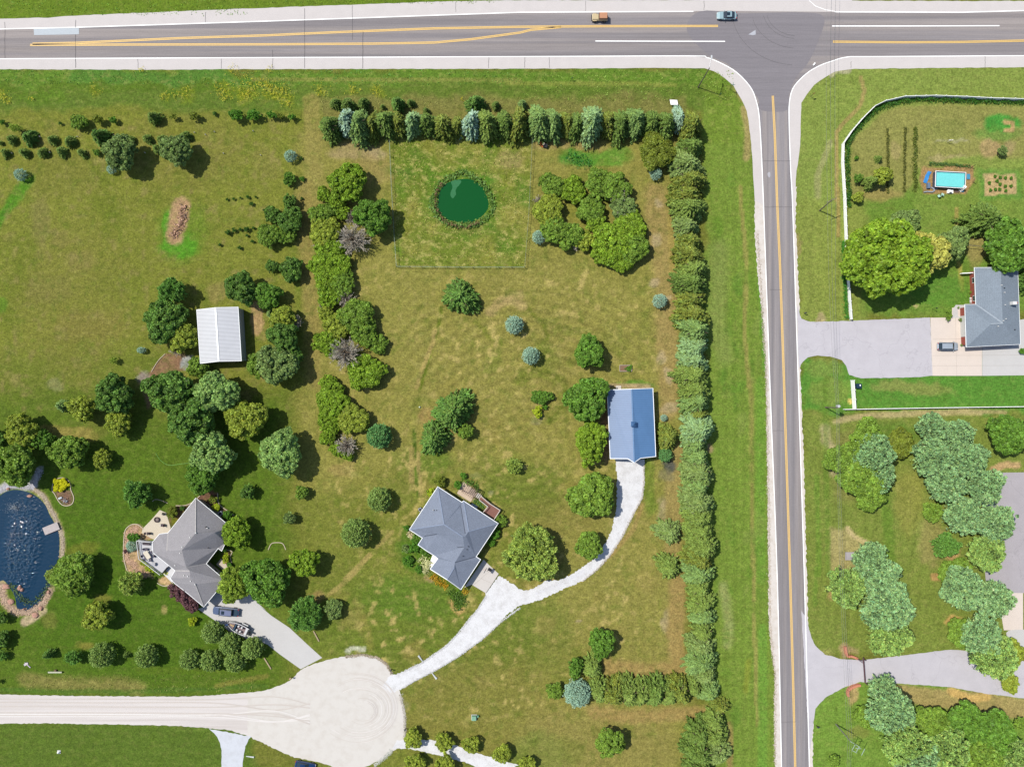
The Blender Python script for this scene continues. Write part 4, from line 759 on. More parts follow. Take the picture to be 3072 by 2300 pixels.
tree(A2, 1240, 1262, 145, 'oshrub', 'broad dark olive cedar inside the corner of the conifer belt', name='conifer_tree', cat='conifer', h=6); tree(A2, 1235, 1435, 50, 'blue', 'round blue spruce below the dark olive corner cedar')
belt = [(A2, 1530, 1210, 150, 'cedark'), (A2, 1500, 1350, 150, 'ggcon'), (A2, 1510, 1500, 150, 'olive'), (B2, 1510, 60, 145, 'olive'), (B2, 1510, 160, 140, 'cedar'), (B2, 1575, 232, 70, 'bgreen', 50), (B2, 1500, 330, 135, 'ggcon'), (B2, 1515, 450, 130, 'olive'), (B2, 1520, 570, 130, 'olive'), (B2, 1580, 665, 48, 'bpale', 40), (B2, 1530, 690, 135, 'cedar'), (B2, 1535, 800, 140, 'cedark'), (B2, 1530, 930, 150, 'olive'), (B2, 1535, 1060, 150, 'olive'), (B2, 1548, 1190, 145, 'bgreen'), (B2, 1550, 1320, 130, 'bpale'), (B2, 1550, 1440, 130, 'bpale'), (B2, 1555, 1560, 145, 'cedar'),
 (C2, 1560, 70, 150, 'cedar'), (C2, 1570, 180, 150, 'bgreen'), (C2, 1590, 290, 110, 'olive', 70), (C2, 1590, 400, 160, 'bpale'), (C2, 1570, 520, 140, 'bgreen'), (C2, 1590, 640, 140, 'bgreen'), (C2, 1592, 750, 150, 'ggcon'), (C2, 1600, 870, 140, 'bgreen'), (C2, 1590, 1000, 155, 'ggcon'), (C2, 1605, 1120, 150, 'cedar')]
row('in the conifer belt by the side road', 'tall conifers in the belt beside the side road', 'y', belt, .78)
belt2 = [(C2, 1608, 1240, 140, 'cedar'), (C2, 1612, 1360, 140, 'cedar'), (C2, 1600, 1480, 130, 'olive'), (D2, 1600, 50, 125, 'bgreen'), (D2, 1610, 170, 130, 'cedar'), (D2, 1615, 290, 130, 'cedar'), (D2, 1620, 410, 130, 'bgreen'), (D2, 1622, 530, 130, 'cedar'), (D2, 1622, 650, 130, 'ggcon'), (D2, 1622, 780, 150, 'bgreen'), (D2, 1640, 900, 120, 'ggcon'), (D2, 1668, 1030, 110, 'bgreen'), (D2, 1775, 1150, 95, 'olive'), (D2, 1740, 1270, 110, 'cedar'), (D2, 1590, 1390, 130, 'cedark'), (D2, 1730, 1400, 120, 'cedar'), (D2, 1590, 1540, 140, 'cedark'), (D2, 1740, 1560, 120, 'ggcon'), (D2, 1600, 1680, 140, 'cedark')]
row('in the lower belt by the side road', 'conifers in the lower belt beside the side road', 'y', belt2, .75)
row('in the short bottom conifer hedge', 'cedars in the bottom hedge', 'x', [(D2, 775, 1030, 110, 'cedar'), (D2, 890, 1050, 120, 'olive'), (D2, 1010, 1040, 120, 'cedar'), (D2, 1125, 1060, 120, 'cedar'), (D2, 1240, 1035, 120, 'cedark'), (D2, 1335, 1050, 110, 'cedar'), (D2, 1440, 1025, 130, 'olive'), (D2, 1555, 1010, 90, 'cedar')], .8)
tree(D2, 785, 620, 122, 'green2', 'glossy dark green tree at the top of the bottom hedge corner'); tree(D2, 570, 830, 66, 'green2', 'tall narrow green shrub left of the bottom hedge corner', ry=105, h=4.0, name='shrub'); tree(D2, 712, 825, 108, 'cedar', 'round olive juniper between the glossy tree and blue spruce', h=4.5)
tree(D2, 400, 1020, 78, 'green', 'small round green tree left of the large blue-grey spruce', h=3.0); tree(D2, 585, 1045, 112, 'blue', 'large rounded blue-grey spruce at the left end of the bottom hedge', h=5.6); tree(D2, 855, 1445, 128, 'green', 'lone green tree with open shadow below the bottom hedge')
tree(C2, 1338, 470, 112, 'olive', 'olive juniper just right of the blue-roofed barn', h=5.0); tree(C2, 1315, 618, 58, 'bgball', 'low rounded green juniper by the barn corner beside the ash pile'); tree(C2, 1302, 310, 28, 'blue', 'tiny blue spruce between barn and conifer belt')
tree(C2, 1345, 1252, 120, 'ggcon', 'lone grey-green juniper left of the belt, upper of the two', h=4.8); tree(C2, 1350, 1542, 118, 'cedar', 'lone olive-green juniper left of the belt, lower of the two', h=4.8)
tree(C2, 662, 150, 190, 'green2', 'big rich green tree touching the upper left barn corner'); tree(C2, 698, 510, 140, 'lime', 'bright lime tree left of the lower barn wall', ry=195); tree(C2, 705, 955, 200, 'green', 'large bright green tree beside the white gravel drive', h=9.5)
tree(C2, 205, 1435, 240, 'willow', 'huge soft olive willow below the blue-roofed house deck', h=10.5); tree(C2, 678, 1362, 122, 'green', 'round green tree shading the bend of the gravel drive', h=7); tree(C2, 290, 135, 105, 'green2', 'low wide dark shrub in the round lawn bed', ry=62, h=1.8, name='shrub', cat='shrub'); tree(C2, 255, 255, 44, 'lshrub', 'small lime shrub in the round lawn bed', ry=60); tree(C2, 318, 222, 24, 'shrub', 'tiny round green shrub in the lawn bed'); tree(C2, 280, 285, 24, 'shrub', 'tiny dark shrub at the bottom of the lawn bed'); tree(C2, 60, 708, 80, 'willow', 'small pale tree on the lawn above the pergola', ry=60, h=4.6)
for a in [(B2, 265, 415, 56, 'round blue spruce between pond fence and thicket'), (B2, 1270, 943, 60, 'round blue spruce beside the conifer belt on dry ground'), (B2, 63, 1140, 74, 'largest pale blue spruce in the open centre lawn'), (B2, 200, 1395, 72, 'dusky blue spruce, lower one in the open centre lawn')]: tree(a[0], a[1], a[2], a[3], 'blue', a[4])
tree(B2, 685, 1365, 138, 'green2', 'round rich green tree above the barn beside the raised bed')
thick = [(A2, 370, 1535, 95, 'green'), (A2, 545, 1570, 100, 'lime'), (A2, 770, 1510, 110, 'green'), (A2, 900, 1550, 120, 'green'), (B2, 350, 190, 120, 'limeol'), (B2, 400, 350, 115, 'green'), (B2, 520, 400, 105, 'green'), (B2, 630, 440, 80, 'limeol'), (B2, 700, 180, 105, 'green'), (B2, 745, 310, 74, 'lime'), (B2, 960, 160, 100, 'ggray'), (B2, 1015, 330, 125, 'lime'), (B2, 880, 470, 150, 'lime'), (B2, 1050, 500, 120, 'green'), (B2, 930, 590, 110, 'lime'), (B2, 790, 530, 90, 'lime')]
row('in the thicket right of the green pond', 'leafy trees in the thicket', 'x', thick, .9, 1.16)
row('in the thicket right of the green pond', 'bare trees in the thicket', 'x', [(B2, 270, 110, 46, 'dead', 70), (B2, 310, 225, 50, 'dead'), (B2, 940, 80, 80, 'dead'), (B2, 970, 195, 75, 'dead'), (B2, 570, 480, 40, 'dead')], 1.0)
tree(A1, 785, 1510, 165, 'lime', 'bright lime tree heading the central tree line'); tree(A1, 590, 1605, 72, 'lime', 'small lime tree left of the bright heading lime tree'); tree(B1, 990, 240, 158, 'green2', 'round deep green tree touching the left pond fence')
row('in the central line of lime trees', 'lime trees in the central line', 'y', [(B1, 690, 110, 80, 'lime'), (B1, 570, 235, 105, 'green'), (B1, 740, 215, 62, 'lime'), (B1, 590, 370, 125, 'limeol'), (B1, 630, 540, 130, 'lime'), (B1, 560, 650, 100, 'lime'), (B1, 690, 650, 120, 'lime'), (B1, 620, 770, 125, 'lime'), (B1, 730, 800, 110, 'green'), (B1, 630, 920, 95, 'lime'), (B1, 600, 1050, 70, 'limeol'), (B1, 860, 1080, 150, 'green'), (B1, 700, 1140, 115, 'limeol'), (B1, 610, 1290, 115, 'lime'), (B1, 930, 1210, 110, 'green'), (B1, 1035, 1305, 78, 'green'), (B1, 930, 1530, 148, 'lime')], .85, 1.08)
row('beside the central tree line', 'bare trees along the central line', 'y', [(B1, 815, 255, 55, 'dead'), (B1, 820, 430, 120, 'dead'), (B1, 520, 460, 40, 'dead'), (B1, 770, 925, 70, 'dead'), (B1, 575, 1000, 50, 'dead'), (B1, 760, 1375, 125, 'dead'), (C1, 770, 540, 85, 'dead'), (C1, 620, 350, 50, 'dead')], 1.0)
row('in the lower group of the central line', 'lower lime trees of the central line', 'y', [(C1, 640, 60, 110, 'lime'), (C1, 660, 200, 140, 'lime'), (C1, 640, 330, 110, 'lime'), (C1, 830, 320, 135, 'limeol'), (C1, 610, 470, 75, 'lime'), (C1, 685, 570, 66, 'lime'), (C1, 785, 620, 56, 'lime')], .85)
tree(C1, 1040, 462, 102, 'bgball', 'large dense sea-green round spruce right of the lower lime group'); tree(C1, 1040, 985, 98, 'ball', 'round grey-green spruce left of the blue-roofed house'); tree(C1, 845, 1265, 118, 'ball', 'biggest round grey-green spruce, lower one left of the blue-roofed house')
tree(B1, 1715, 905, 160, 'dkcon', 'broad dark green pine standing alone below the pond fence', h=6.5); tree(C1, 1655, 255, 180, 'dkcon', 'broad dark green pine above its smaller twin in the centre lawn', h=7.5); tree(C1, 1495, 480, 145, 'dkcon', 'dark green pine at the lower left of the centre lawn pair', h=6.5); tree(C1, 1758, 420, 72, 'green', 'small green tree tucked under the broad pine pair')
tree(C1, 228, 600, 195, 'gray', 'great domed silvery tree right of the left garden', h=11); tree(C1, 400, 925, 62, 'green', 'small round tree on the lawn between the two houses', h=4.4); tree(C1, 300, 1135, 58, 'ggray', 'small pale tree on the lawn, lower one between the houses', h=4.2); tree(C1, 430, 1500, 128, 'lime', 'lime green tree at the right of the dark garden group', h=8); tree(C1, 1545, 835, 52, 'oshrub', 'round olive shrub above the blue house roof tip'); tree(C1, 1740, 790, 30, 'shrub', 'small sea-green shrub above the pergola'); tree(C1, 1692, 868, 36, 'shrub', 'leafy shrub at the left of the pergola'); tree(C1, 1470, 925, 40, 'lshrub', 'lime shrub against the upper left house wall')
row('right of the blue-roofed house', 'shrubs beside the blue-roofed house', 'y', [(C1, 2045, 1165, 60, 'green'), (C1, 1995, 1262, 52, 'shrub'), (C1, 1970, 1340, 42, 'shrub')], .6)
row('in the cluster left of the mown track', 'dark trees left of the mown track', 'y', [(B1, 155, 225, 78, 'dark'), (B1, 305, 265, 115, 'dark'), (B1, 140, 400, 110, 'green'), (B1, 275, 400, 80, 'green'), (B1, 155, 655, 60, 'dark'), (B1, 315, 680, 105, 'dark')], 1.0)
tree(B0, 2000, 840, 140, 'dark', 'dark tree above the white-roofed shed'); tree(B1, 118, 900, 122, 'green2', 'rich green tree at the upper right of the white shed', h=7); tree(B1, 138, 1045, 44, 'bgreen', 'small sea-green spruce right of the white shed', h=3); tree(B1, 240, 1090, 118, 'limeol', 'olive green tree right of the white shed'); tree(B1, 345, 1110, 62, 'dead', 'bare brown tree right of the white shed', ry=100)
tree(B1, 250, 1240, 135, 'dark', 'dark green tree in the clump right of the shed'); tree(B1, 190, 1470, 175, 'ggray', 'grey-green spreading tree at the bottom of the shed clump', h=10); tree(B1, 40, 1470, 105, 'green', 'green tree at the left of the shed clump'); tree(B1, 330, 1400, 90, 'dark', 'dark tree in the shadow side of the shed clump')
tree(B0, 1430, 858, 118, 'feather', 'feathery green tree above the large tree left of the shed', h=8.5); tree(B0, 1370, 1110, 185, 'dark', 'large dark green tree left of the white shed', h=9); tree(B0, 1520, 1240, 135, 'limeol', 'olive tree squeezed against the white shed', h=7); tree(B0, 1450, 1345, 50, 'dead', 'bare brown shrub below the trees left of the shed'); tree(B0, 1170, 1350, 38, 'blue', 'small blue spruce on the open lawn left of the shed', ry=28); tree(B0, 940, 1432, 34, 'honey', 'thin young sapling on the open left lawn', h=3.2); tree(B0, 1640, 1495, 95, 'green', 'green tree below the left corner of the white shed')
row('in the upper weed row of the left lawn', 'tiny planted saplings', 'x', [(B0, 1880, 102, 11, 'weed'), (B0, 1935, 98, 12, 'weed'), (B0, 1990, 90, 10, 'weed'), (B0, 2052, 82, 16, 'weed'), (B0, 2118, 82, 10, 'weed'), (B0, 2082, 140, 18, 'weed')])
row('in the lower weed row of the left lawn', 'tiny planted saplings', 'x', [(B0, 1890, 375, 26, 'weed'), (B0, 1942, 358, 22, 'weed'), (B0, 1992, 352, 16, 'weed'), (B0, 2042, 352, 26, 'weed'), (B0, 2098, 338, 12, 'weed'), (B0, 2045, 402, 13, 'weed'), (B0, 2090, 450, 15, 'weed'), (B0, 1820, 478, 14, 'weed'), (B0, 1985, 500, 18, 'weed')])
GL = 'trees of the left garden'
for a in [(C0, 950, 120, 165, 'dark', 'large dark olive tree at the upper left garden edge'), (C0, 680, 232, 118, 'limeol', 'olive lime tree left of the large dark garden tree'), (C0, 515, 212, 64, 'bgreen', 'small sea-green spruce at the left end of the garden group'), (C0, 985, 350, 118, 'limeol', 'olive tree with long shadow below the large dark garden tree'), (C0, 1420, 100, 200, 'dark', 'very dark green tree left of the silvery tree below the shed'), (C0, 1795, 110, 190, 'gray', 'large silvery green tree below the white shed'), (C0, 1600, 330, 205, 'dark', 'dark bluish green tree in the middle of the garden group'), (C0, 2040, 320, 175, 'limeol', 'yellowish olive tree right of the garden group'), (C0, 1750, 590, 190, 'gray', 'silvery green tree above the grey-roofed house'), (C0, 1680, 790, 150, 'green2', 'rich green tree next to the grey roof tip'), (C0, 185, 415, 145, 'limeol', 'olive tree near the left edge above the garden pond'), (C0, 355, 490, 98, 'green2', 'dark leaning tree between the olive tree and the pond'), (C0, 120, 690, 185, 'green', 'big leafy tree overhanging the top of the garden pond'), (C0, 575, 590, 155, 'green', 'spreading green tree right of the pond stream'), (C0, 850, 650, 85, 'limeol', 'small olive tree in the shade of the spreading tree'), (C0, 2050, 920, 66, 'dark', 'small dark tree on the lawn above the grey house')]:
    tree(a[0], a[1], a[2], a[3], a[4], a[5], GL)
tree(C0, 1135, 935, 118, 'feather', 'drooping green tree with round shadow beside the patio', h=8.5); tree(C0, 1960, 1258, 125, 'lime', 'dome-shaped lime tree against the right eave of the grey roof', ry=145, h=8.5); tree(C0, 620, 1600, 185, 'green', 'wide green tree on the lower right pond bank', h=8.5); tree(D0, 470, 80, 90, 'willow', 'soft willow shrub at the pond edge', h=2.2, name='shrub', cat='shrub')
tree(C0, 1105, 1300, 54, 'shrub', 'round bright green shrub in the rock bed beside the deck', ry=44); tree(C0, 1088, 1370, 48, 'blue', 'low powder-blue spruce in the rock bed beside the deck', h=1.4); tree(C0, 1790, 1045, 38, 'lshrub', 'round lime shrub by the upper right wall of the grey house'); tree(C0, 1880, 1118, 42, 'shrub', 'round green shrub beside the air conditioner'); tree(C0, 1765, 985, 38, 'oshrub', 'spiky olive shrub in the mulch bed by the roof tip'); tree(C0, 508, 862, 78, 'yellow', 'golden yellow shrub filling the top of the keyhole bed', ry=55, h=.9); tree(C0, 1430, 1090, 44, 'oshrub', 'loose olive shrub in the mulch bed by the patio', ry=60); tree(C0, 1845, 1402, 34, 'shrub', 'green shrub in the entry corner of the grey house'); tree(C0, 1870, 1468, 32, 'lshrub', 'lime shrub by the entry walk of the grey house', ry=55); tree(C0, 1900, 1525, 26, 'shrub', 'small green shrub below the entry walk'); tree(C0, 1195, 1510, 44, 'lshrub', 'clipped lime hedge below the grey house deck', ry=30); tree(C0, 1245, 1560, 50, 'lshrub', 'clipped lime hedge at the lower end of the deck', ry=34); tree(C0, 1508, 1055, 22, 'weed', 'small dark plant in the mulch bed'); tree(C0, 1040, 1412, 20, 'purple', 'small russet shrub at the edge of the rock bed')
tree(D0, 1085, 130, 108, 'willow', 'soft lime tree with dark shadow below the rock bed', h=6.8); tree(D0, 810, 400, 135, 'limeol', 'wide olive tree alone on the lower left lawn', ry=118, h=8.2)
row('in the purple group by the drive', 'purple plum trees', 'x', [(D0, 1460, 185, 66, 'purple'), (D0, 1530, 245, 74, 'purple'), (D0, 1595, 310, 66, 'purple')], 1.0)
tree(D0, 1592, 447, 40, 'lshrub', 'clipped round green ball shrub beside the concrete drive', h=1.6)
row('in the cluster beside the parked boat', 'rounded spruces beside the concrete drive', 'x', [(D0, 1758, 540, 100, 'ball'), (D0, 1900, 632, 98, 'ball'), (D0, 2088, 668, 98, 'ball'), (D0, 1568, 765, 92, 'ball'), (D0, 1745, 775, 98, 'ball'), (D0, 1945, 778, 98, 'ball')], 1.0, .9)
row('in the row above the gravel road', 'trees in the row above the gravel road', 'x', [(D0, 395, 722, 48, 'dkcon'), (D0, 605, 745, 72, 'feather', 55), (D0, 838, 728, 100, 'ball'), (D0, 1042, 728, 30, 'sap'), (D0, 1212, 738, 92, 'ball')])
row('down the left edge', 'dark trees at the left edge', 'y', [(D0, 15, 420, 55, 'dark'), (D0, 5, 600, 85, 'dark'), (D0, 15, 730, 50, 'feather'), (D0, -15, 945, 26, 'dark'), (C0, -25, 480, 80, 'dark')])
tree(D0, 1940, 150, 155, 'honey', 'fine-leaved olive tree overhanging the parked blue truck', h=8.5); tree(D1, 110, 110, 205, 'green2', 'huge deep green tree right of the concrete drive', h=11); tree(D1, 430, 392, 150, 'feather', 'bluish green tree beside the concrete drive end', h=7.5); tree(D1, 665, 342, 88, 'ggray', 'low grey-green tree right of the bluish green tree', h=4)
row('along the bottom gravel drive', 'street trees along the bottom gravel drive', 'x', [(D1, 1325, 1415, 84, 'limeol'), (D1, 1330, 1620, 90, 'limeol'), (D1, 1580, 1445, 84, 'limeol'), (D1, 1590, 1620, 86, 'limeol'), (D1, 1800, 1465, 78, 'limeol'), (D1, 2060, 1540, 84, 'limeol'), (D2, 170, 1625, 78, 'limeol')], 1.3)
# right side
tree(B3, 930, 590, 235, 'lime', 'enormous lime green maple right behind the white fence', ry=290, h=17); tree(B3, 1195, 600, 230, 'lime', 'enormous lime green maple between its twin and the golden tree', ry=290, h=17); tree(B3, 1395, 560, 190, 'gold', 'golden olive tree joined to the right of the enormous maple', h=11); tree(B3, 1225, 295, 130, 'ggray', 'grey-olive tree peeping above the enormous maple', h=7); tree(B3, 1615, 465, 140, 'ggray', 'grey-green tree between the maple and the ranch house', h=9); tree(B3, 1895, 260, 175, 'cedark', 'dark pine above the ranch house', h=8); tree(B3, 2090, 490, 230, 'green2', 'big rich green tree over the upper roof of the ranch house', h=10.5); tree(B3, 2200, 760, 60, 'dark', 'dark tree at the right wall of the ranch house', ry=120, h=5); tree(B3, 835, 87, 52, 'limeol', 'round lime bush, lower of two inside the white fence', h=2.4)
tree(A3, 832, 1472, 44, 'green2', 'round green bush, upper of two inside the white fence', h=2.4); tree(A3, 820, 1306, 20, 'shrub', 'tiny round shrub near the white fence bend'); tree(A3, 1035, 1450, 82, 'limeol', 'olive tree at the left of the crop rows, right of a pair', h=5.5); tree(A3, 945, 1500, 66, 'cedar', 'olive cedar at the left of the crop rows, left of a pair', h=4.4); tree(A3, 1008, 1310, 32, 'sap', 'small dark leaning sapling above the crop rows', ry=44); tree(A3, 2030, 1248, 46, 'ggray', 'grey-green bush beside the bare soil bed', h=2.4)
row('in the mass by the parking court', 'pale trees left of the parking court', 'y', [(C3, 1450, 390, 150, 'pale'), (C3, 1650, 440, 150, 'pale'), (C3, 1450, 640, 190, 'pale'), (C3, 1740, 650, 190, 'pale'), (C3, 1560, 850, 190, 'pale'), (C3, 1880, 880, 180, 'pale'), (C3, 1450, 1090, 100, 'green'), (C3, 1700, 1120, 180, 'pale'), (C3, 1960, 1180, 190, 'pale'), (C3, 1560, 1360, 120, 'feather'), (C3, 1900, 1420, 180, 'palel'), (C3, 1640, 1590, 150, 'green'), (D3, 1700, 180, 210, 'pale'), (D3, 1950, 260, 190, 'pale'), (D3, 1700, 540, 150, 'green'), (D3, 1850, 560, 200, 'pale'), (D3, 1960, 740, 210, 'palel'), (D3, 2100, 700, 130, 'limeol'), (D3, 2090, 960, 90, 'limeol')], .95, .93)
tree(C3, 900, 450, 140, 'green', 'upper tree of the green clump left of the worn lawn', h=9); row('in the clump beside the side road', 'trees of the green clump by the verge', 'y', [(C3, 660, 650, 105, 'green'), (C3, 960, 590, 150, 'pale'), (C3, 830, 620, 130, 'green'), (C3, 860, 800, 165, 'green'), (C3, 1010, 780, 120, 'pale'), (C3, 920, 960, 115, 'green')], 1.2, 1.15)
tree(C3, 2080, 440, 180, 'green2', 'deep green tree above the parking court', h=9); tree(C3, 1180, 520, 120, 'oshrub', 'low olive thicket between the green clump and pale trees', h=3)
row('in the pale clump above the grey drive', 'trees of the pale clump above the grey drive', 'y', [(D3, 940, -80, 130, 'pale'), (D3, 740, 160, 150, 'palel'), (D3, 1000, 80, 170, 'pale'), (D3, 1080, 330, 190, 'pale'), (D3, 1090, 560, 160, 'palel')], 1.0, 1.16)
row('in the tree mass below the grey drive', 'trees below the grey drive', 'x', [(D3, 1030, 1000, 120, 'pale'), (D3, 880, 1230, 100, 'green'), (D3, 1090, 1180, 200, 'pale'), (D3, 1220, 1450, 190, 'palel'), (D3, 1440, 1280, 150, 'green'), (D3, 1330, 1600, 200, 'pale'), (D3, 1560, 1530, 200, 'palel'), (D3, 1745, 1300, 190, 'green2'), (D3, 1960, 1370, 190, 'green2'), (D3, 1850, 1560, 190, 'green'), (D3, 2110, 1540, 150, 'palel'), (D3, 2180, 1290, 60, 'green')], 1.1)
tree(D3, 635, 1600, 56, 'green', 'small dark round tree at the bottom beside the leaning frame', h=3.2)
for a in [(HL, 960, 510, 50), (HM, 1700, 480, 40), (HM2, 100, 200, 60), (HM2, 220, 640, 90), (HM2, 540, 560, 120), (HM2, 330, 250, 130)]: pass
row('in the bed left of the blue house', 'green shrubs left of the blue-roofed house', 'y', [(HM, 610, 470, 70, 'shrub'), (HM, 180, 1120, 60, 'shrub'), (HM, 370, 1300, 110, 'green2'), (HM2, 160, 270, 90, 'ggray'), (HM2, 330, 230, 120, 'shrub'), (HM2, 520, 330, 100, 'green2'), (HM2, 210, 500, 110, 'shrub'), (HM2, 400, 640, 80, 'shrub')], .5)
# ivy and flowers as single spreading plants
def leafstrip(name, pts, wpx, h, rgb, n_per, label, cat, ll=.3, tile=PX, kind=None, group=None, spread=1.0, var=.18):
    R = np.random.default_rng(len(pts)*7+int(wpx*10)); Cs = []
    for a, b in zip(pts[:-1], pts[1:]):
        A_, B_ = np.array(tile(*a)), np.array(tile(*b)); L_ = np.linalg.norm(B_-A_); n = max(3, int(L_*n_per)); t = R.random(n)[:, None]
        d = (B_-A_)/max(L_, 1e-6); s_ = np.array([-d[1], d[0], 0]); off = R.normal(0, .42, n)*wpx*S*spread; hgt = h*np.sqrt(np.maximum(.05, 1-(off/(wpx*S*1.1))**2))*(.75+.35*np.sin(t[:, 0]*L_*1.7+a[0]))
        Cs.append(A_+(B_-A_)*t+s_*off[:, None]+np.array([0, 0, 1])*(hgt*R.random(n)**.5)[:, None])
    C = np.vstack(Cs); n = len(C); nr = unit(R.normal(size=(n, 3))*.7+np.array([0, 0, .9])); dr = unit(np.cross(nr, R.normal(size=(n, 3))))
    L_ = ll*R.uniform(.6, 1.3, n); cv = R.normal(0, var, n); c = np.clip(np.array(lin(rgb))*1.15/(GAIN*GCH)*(1+cv[:, None]), .004, .7)
    o0 = C.mean(0); o0[2] = 0; V, F = diamonds(C-o0, dr, nr, L_, L_*.75); o = link(name, npmesh(name, V, F, M_LEAF, c), None); o.location = o0
    return tag(o, label, cat, group, kind)
leafstrip('ivy_hedge', [A3.px(*p) for p in ((2208, 848), (1900, 838), (1600, 830), (1300, 820), (1100, 862), (980, 905), (900, 985), (800, 1090), (745, 1190), (735, 1350), (745, 1500), (752, 1656))]+[B3.px(740, 60)]+[B3.px(757, 170)], 11, 1.0, (72, 128, 40), 70, 'dark green leafy hedge running inside the curved white fence', 'hedge')
leafstrip('ivy_hedge', [B3.px(*p) for p in ((705, 440), (712, 650), (722, 850), (735, 1090))], 8, .9, (84, 158, 50), 60, 'bright green climbing hedge against the lower white fence', 'hedge')
for k_, (pts, hh) in enumerate((([(1075, 1062), (1078, 1300), (1078, 1600)], .5), ([(1222, 1050), (1216, 1300), (1214, 1590)], .5), ([(1302, 1050), (1300, 1300), (1300, 1590)], .8))):
    leafstrip('crop_row', [A3.px(*p) for p in pts], (5, 5, 9)[k_], hh, ((122, 126, 56), (126, 130, 60), (116, 132, 48))[k_], 50, ('leftmost short olive crop row in the fenced yard', 'middle olive crop row in the fenced yard', 'rightmost and widest crop row in the fenced yard')[k_], 'crop row', group='crop rows in the fenced yard')
leafstrip('reed_fringe', smooth([(1388+(84+7*math.sin(2*a+1)+4*math.sin(5*a))*math.cos(a), 603+(79+6*math.sin(3*a)+3*math.sin(7*a))*math.sin(a)) for a in np.linspace(0, 6.283, 30)], 2), 12, .7, (122, 162, 74), 30, 'green reeds and cattails ringing the green pond', 'reeds', kind='stuff', ll=.5)
leafstrip('cattail_fringe', [(1388+82*math.cos(a), 603+78*math.sin(a)) for a in np.linspace(.9, 3.9, 18)], 6, 1.1, (150, 124, 88), 18, 'brown seed heads of cattails along the lower pond rim', 'cattails', kind='stuff', ll=.36)
leafstrip('water_weed', [LP.px(*p) for p in ((110, 1150), (150, 1220), (210, 1300), (300, 1350), (380, 1310), (440, 1250), (480, 1190), (500, 1080), (540, 980))], 13, .25, (96, 122, 78), 26, 'floating green weed along the lower shore of the garden pond', 'water weed', kind='stuff', ll=.4)
leafstrip('garden_flowers', [HM2.px(*p) for p in ((640, 760), (760, 850), (860, 940), (950, 960))], 13, .6, (222, 176, 44), 90, 'golden orange flowers along the gable end of the blue-roofed house', 'flowers', kind='stuff', ll=.26)
leafstrip('garden_flowers', [HM2.px(*p) for p in ((1220, 1020), (1280, 1060), (1310, 1090))], 13, .6, (214, 180, 50), 100, 'golden flowers at the lower tip of the blue-roofed house', 'flowers', kind='stuff', ll=.26)
leafstrip('garden_flowers', [HM2.px(*p) for p in ((430, 430), (520, 520), (560, 640), (500, 700), (600, 480))], 15, .8, (240, 240, 176), 90, 'creamy white hydrangea flowers beside the porch', 'flowers', kind='stuff', ll=.30, var=.3); leafstrip('garden_flowers', [HM2.px(*p) for p in ((200, -40), (280, 10), (240, 70), (330, 30))], 12, .7, (244, 230, 180), 80, 'cream flowers near the left corner of the blue-roofed house', 'flowers', kind='stuff', ll=.28, var=.25)
leafstrip('garden_plants', [HM2.px(*p) for p in ((980, 1020), (1080, 1180), (1180, 1300), (1260, 1180), (1100, 1080), (1140, 1400))], 20, .6, (98, 134, 48), 60, 'mixed green plants in the pointed bed below the house', 'plants', kind='stuff', ll=.3, var=.3)
leafstrip('garden_plants', [HM.px(*p) for p in ((1200, 200), (1300, 280), (1420, 300), (1500, 400), (1500, 470))], 13, .5, (106, 150, 54), 60, 'green plants along the far side of the pergola patio', 'plants', kind='stuff', ll=.28, var=.25); leafstrip('garden_plants', [HM.px(*p) for p in ((1420, 600), (1480, 660), (1560, 700), (1600, 760))], 9, .4, (98, 150, 66), 60, 'green plants between the house wall and deck ramp', 'plants', kind='stuff', ll=.25)
leafstrip('brush_pile', [B0.px(*p) for p in ((1530, 150), (1510, 230), (1520, 300), (1460, 360), (1430, 420))], 17, .35, (206, 168, 142), 34, 'pile of dry brown brush on the left lawn', 'brush pile', ll=.5, var=.3)
leafstrip('vegetable_plants', [A2.px(*p) for p in ((500, 1280), (560, 1320), (640, 1340), (700, 1350))], 26, .7, (66, 142, 56), 46, 'bushy green vegetable patch inside the upper conifer row', 'vegetable patch', ll=.3, var=.25)
leafstrip('garden_plants', [A3.px(*p) for p in ((1420, 1352), (1560, 1362), (1700, 1372), (1760, 1380))], 7, .5, (90, 130, 60), 50, 'low green border along the top of the swimming pool yard', 'plants', kind='stuff', ll=.26)
cp = MB()
def plants(pts, r, label, group):
    for i, (t, u, v) in enumerate(pts): tree(t, u, v, r, 'shrub', label % ORD[i], group, h=.45)
plants([(PO, 1750, 590), (PO, 1850, 600), (PO, 1960, 600), (PO, 1690, 660), (PO, 1540, 700), (PO, 1750, 720), (PO, 1850, 760), (PO, 1960, 760), (PO, 1560, 840), (PO, 1660, 820), (PO, 1740, 820), (PO, 1860, 850), (PO, 1650, 570)], 34, 'small vegetable plant in the square bed by the pool, %s from the top right', 'plants in the square vegetable bed')
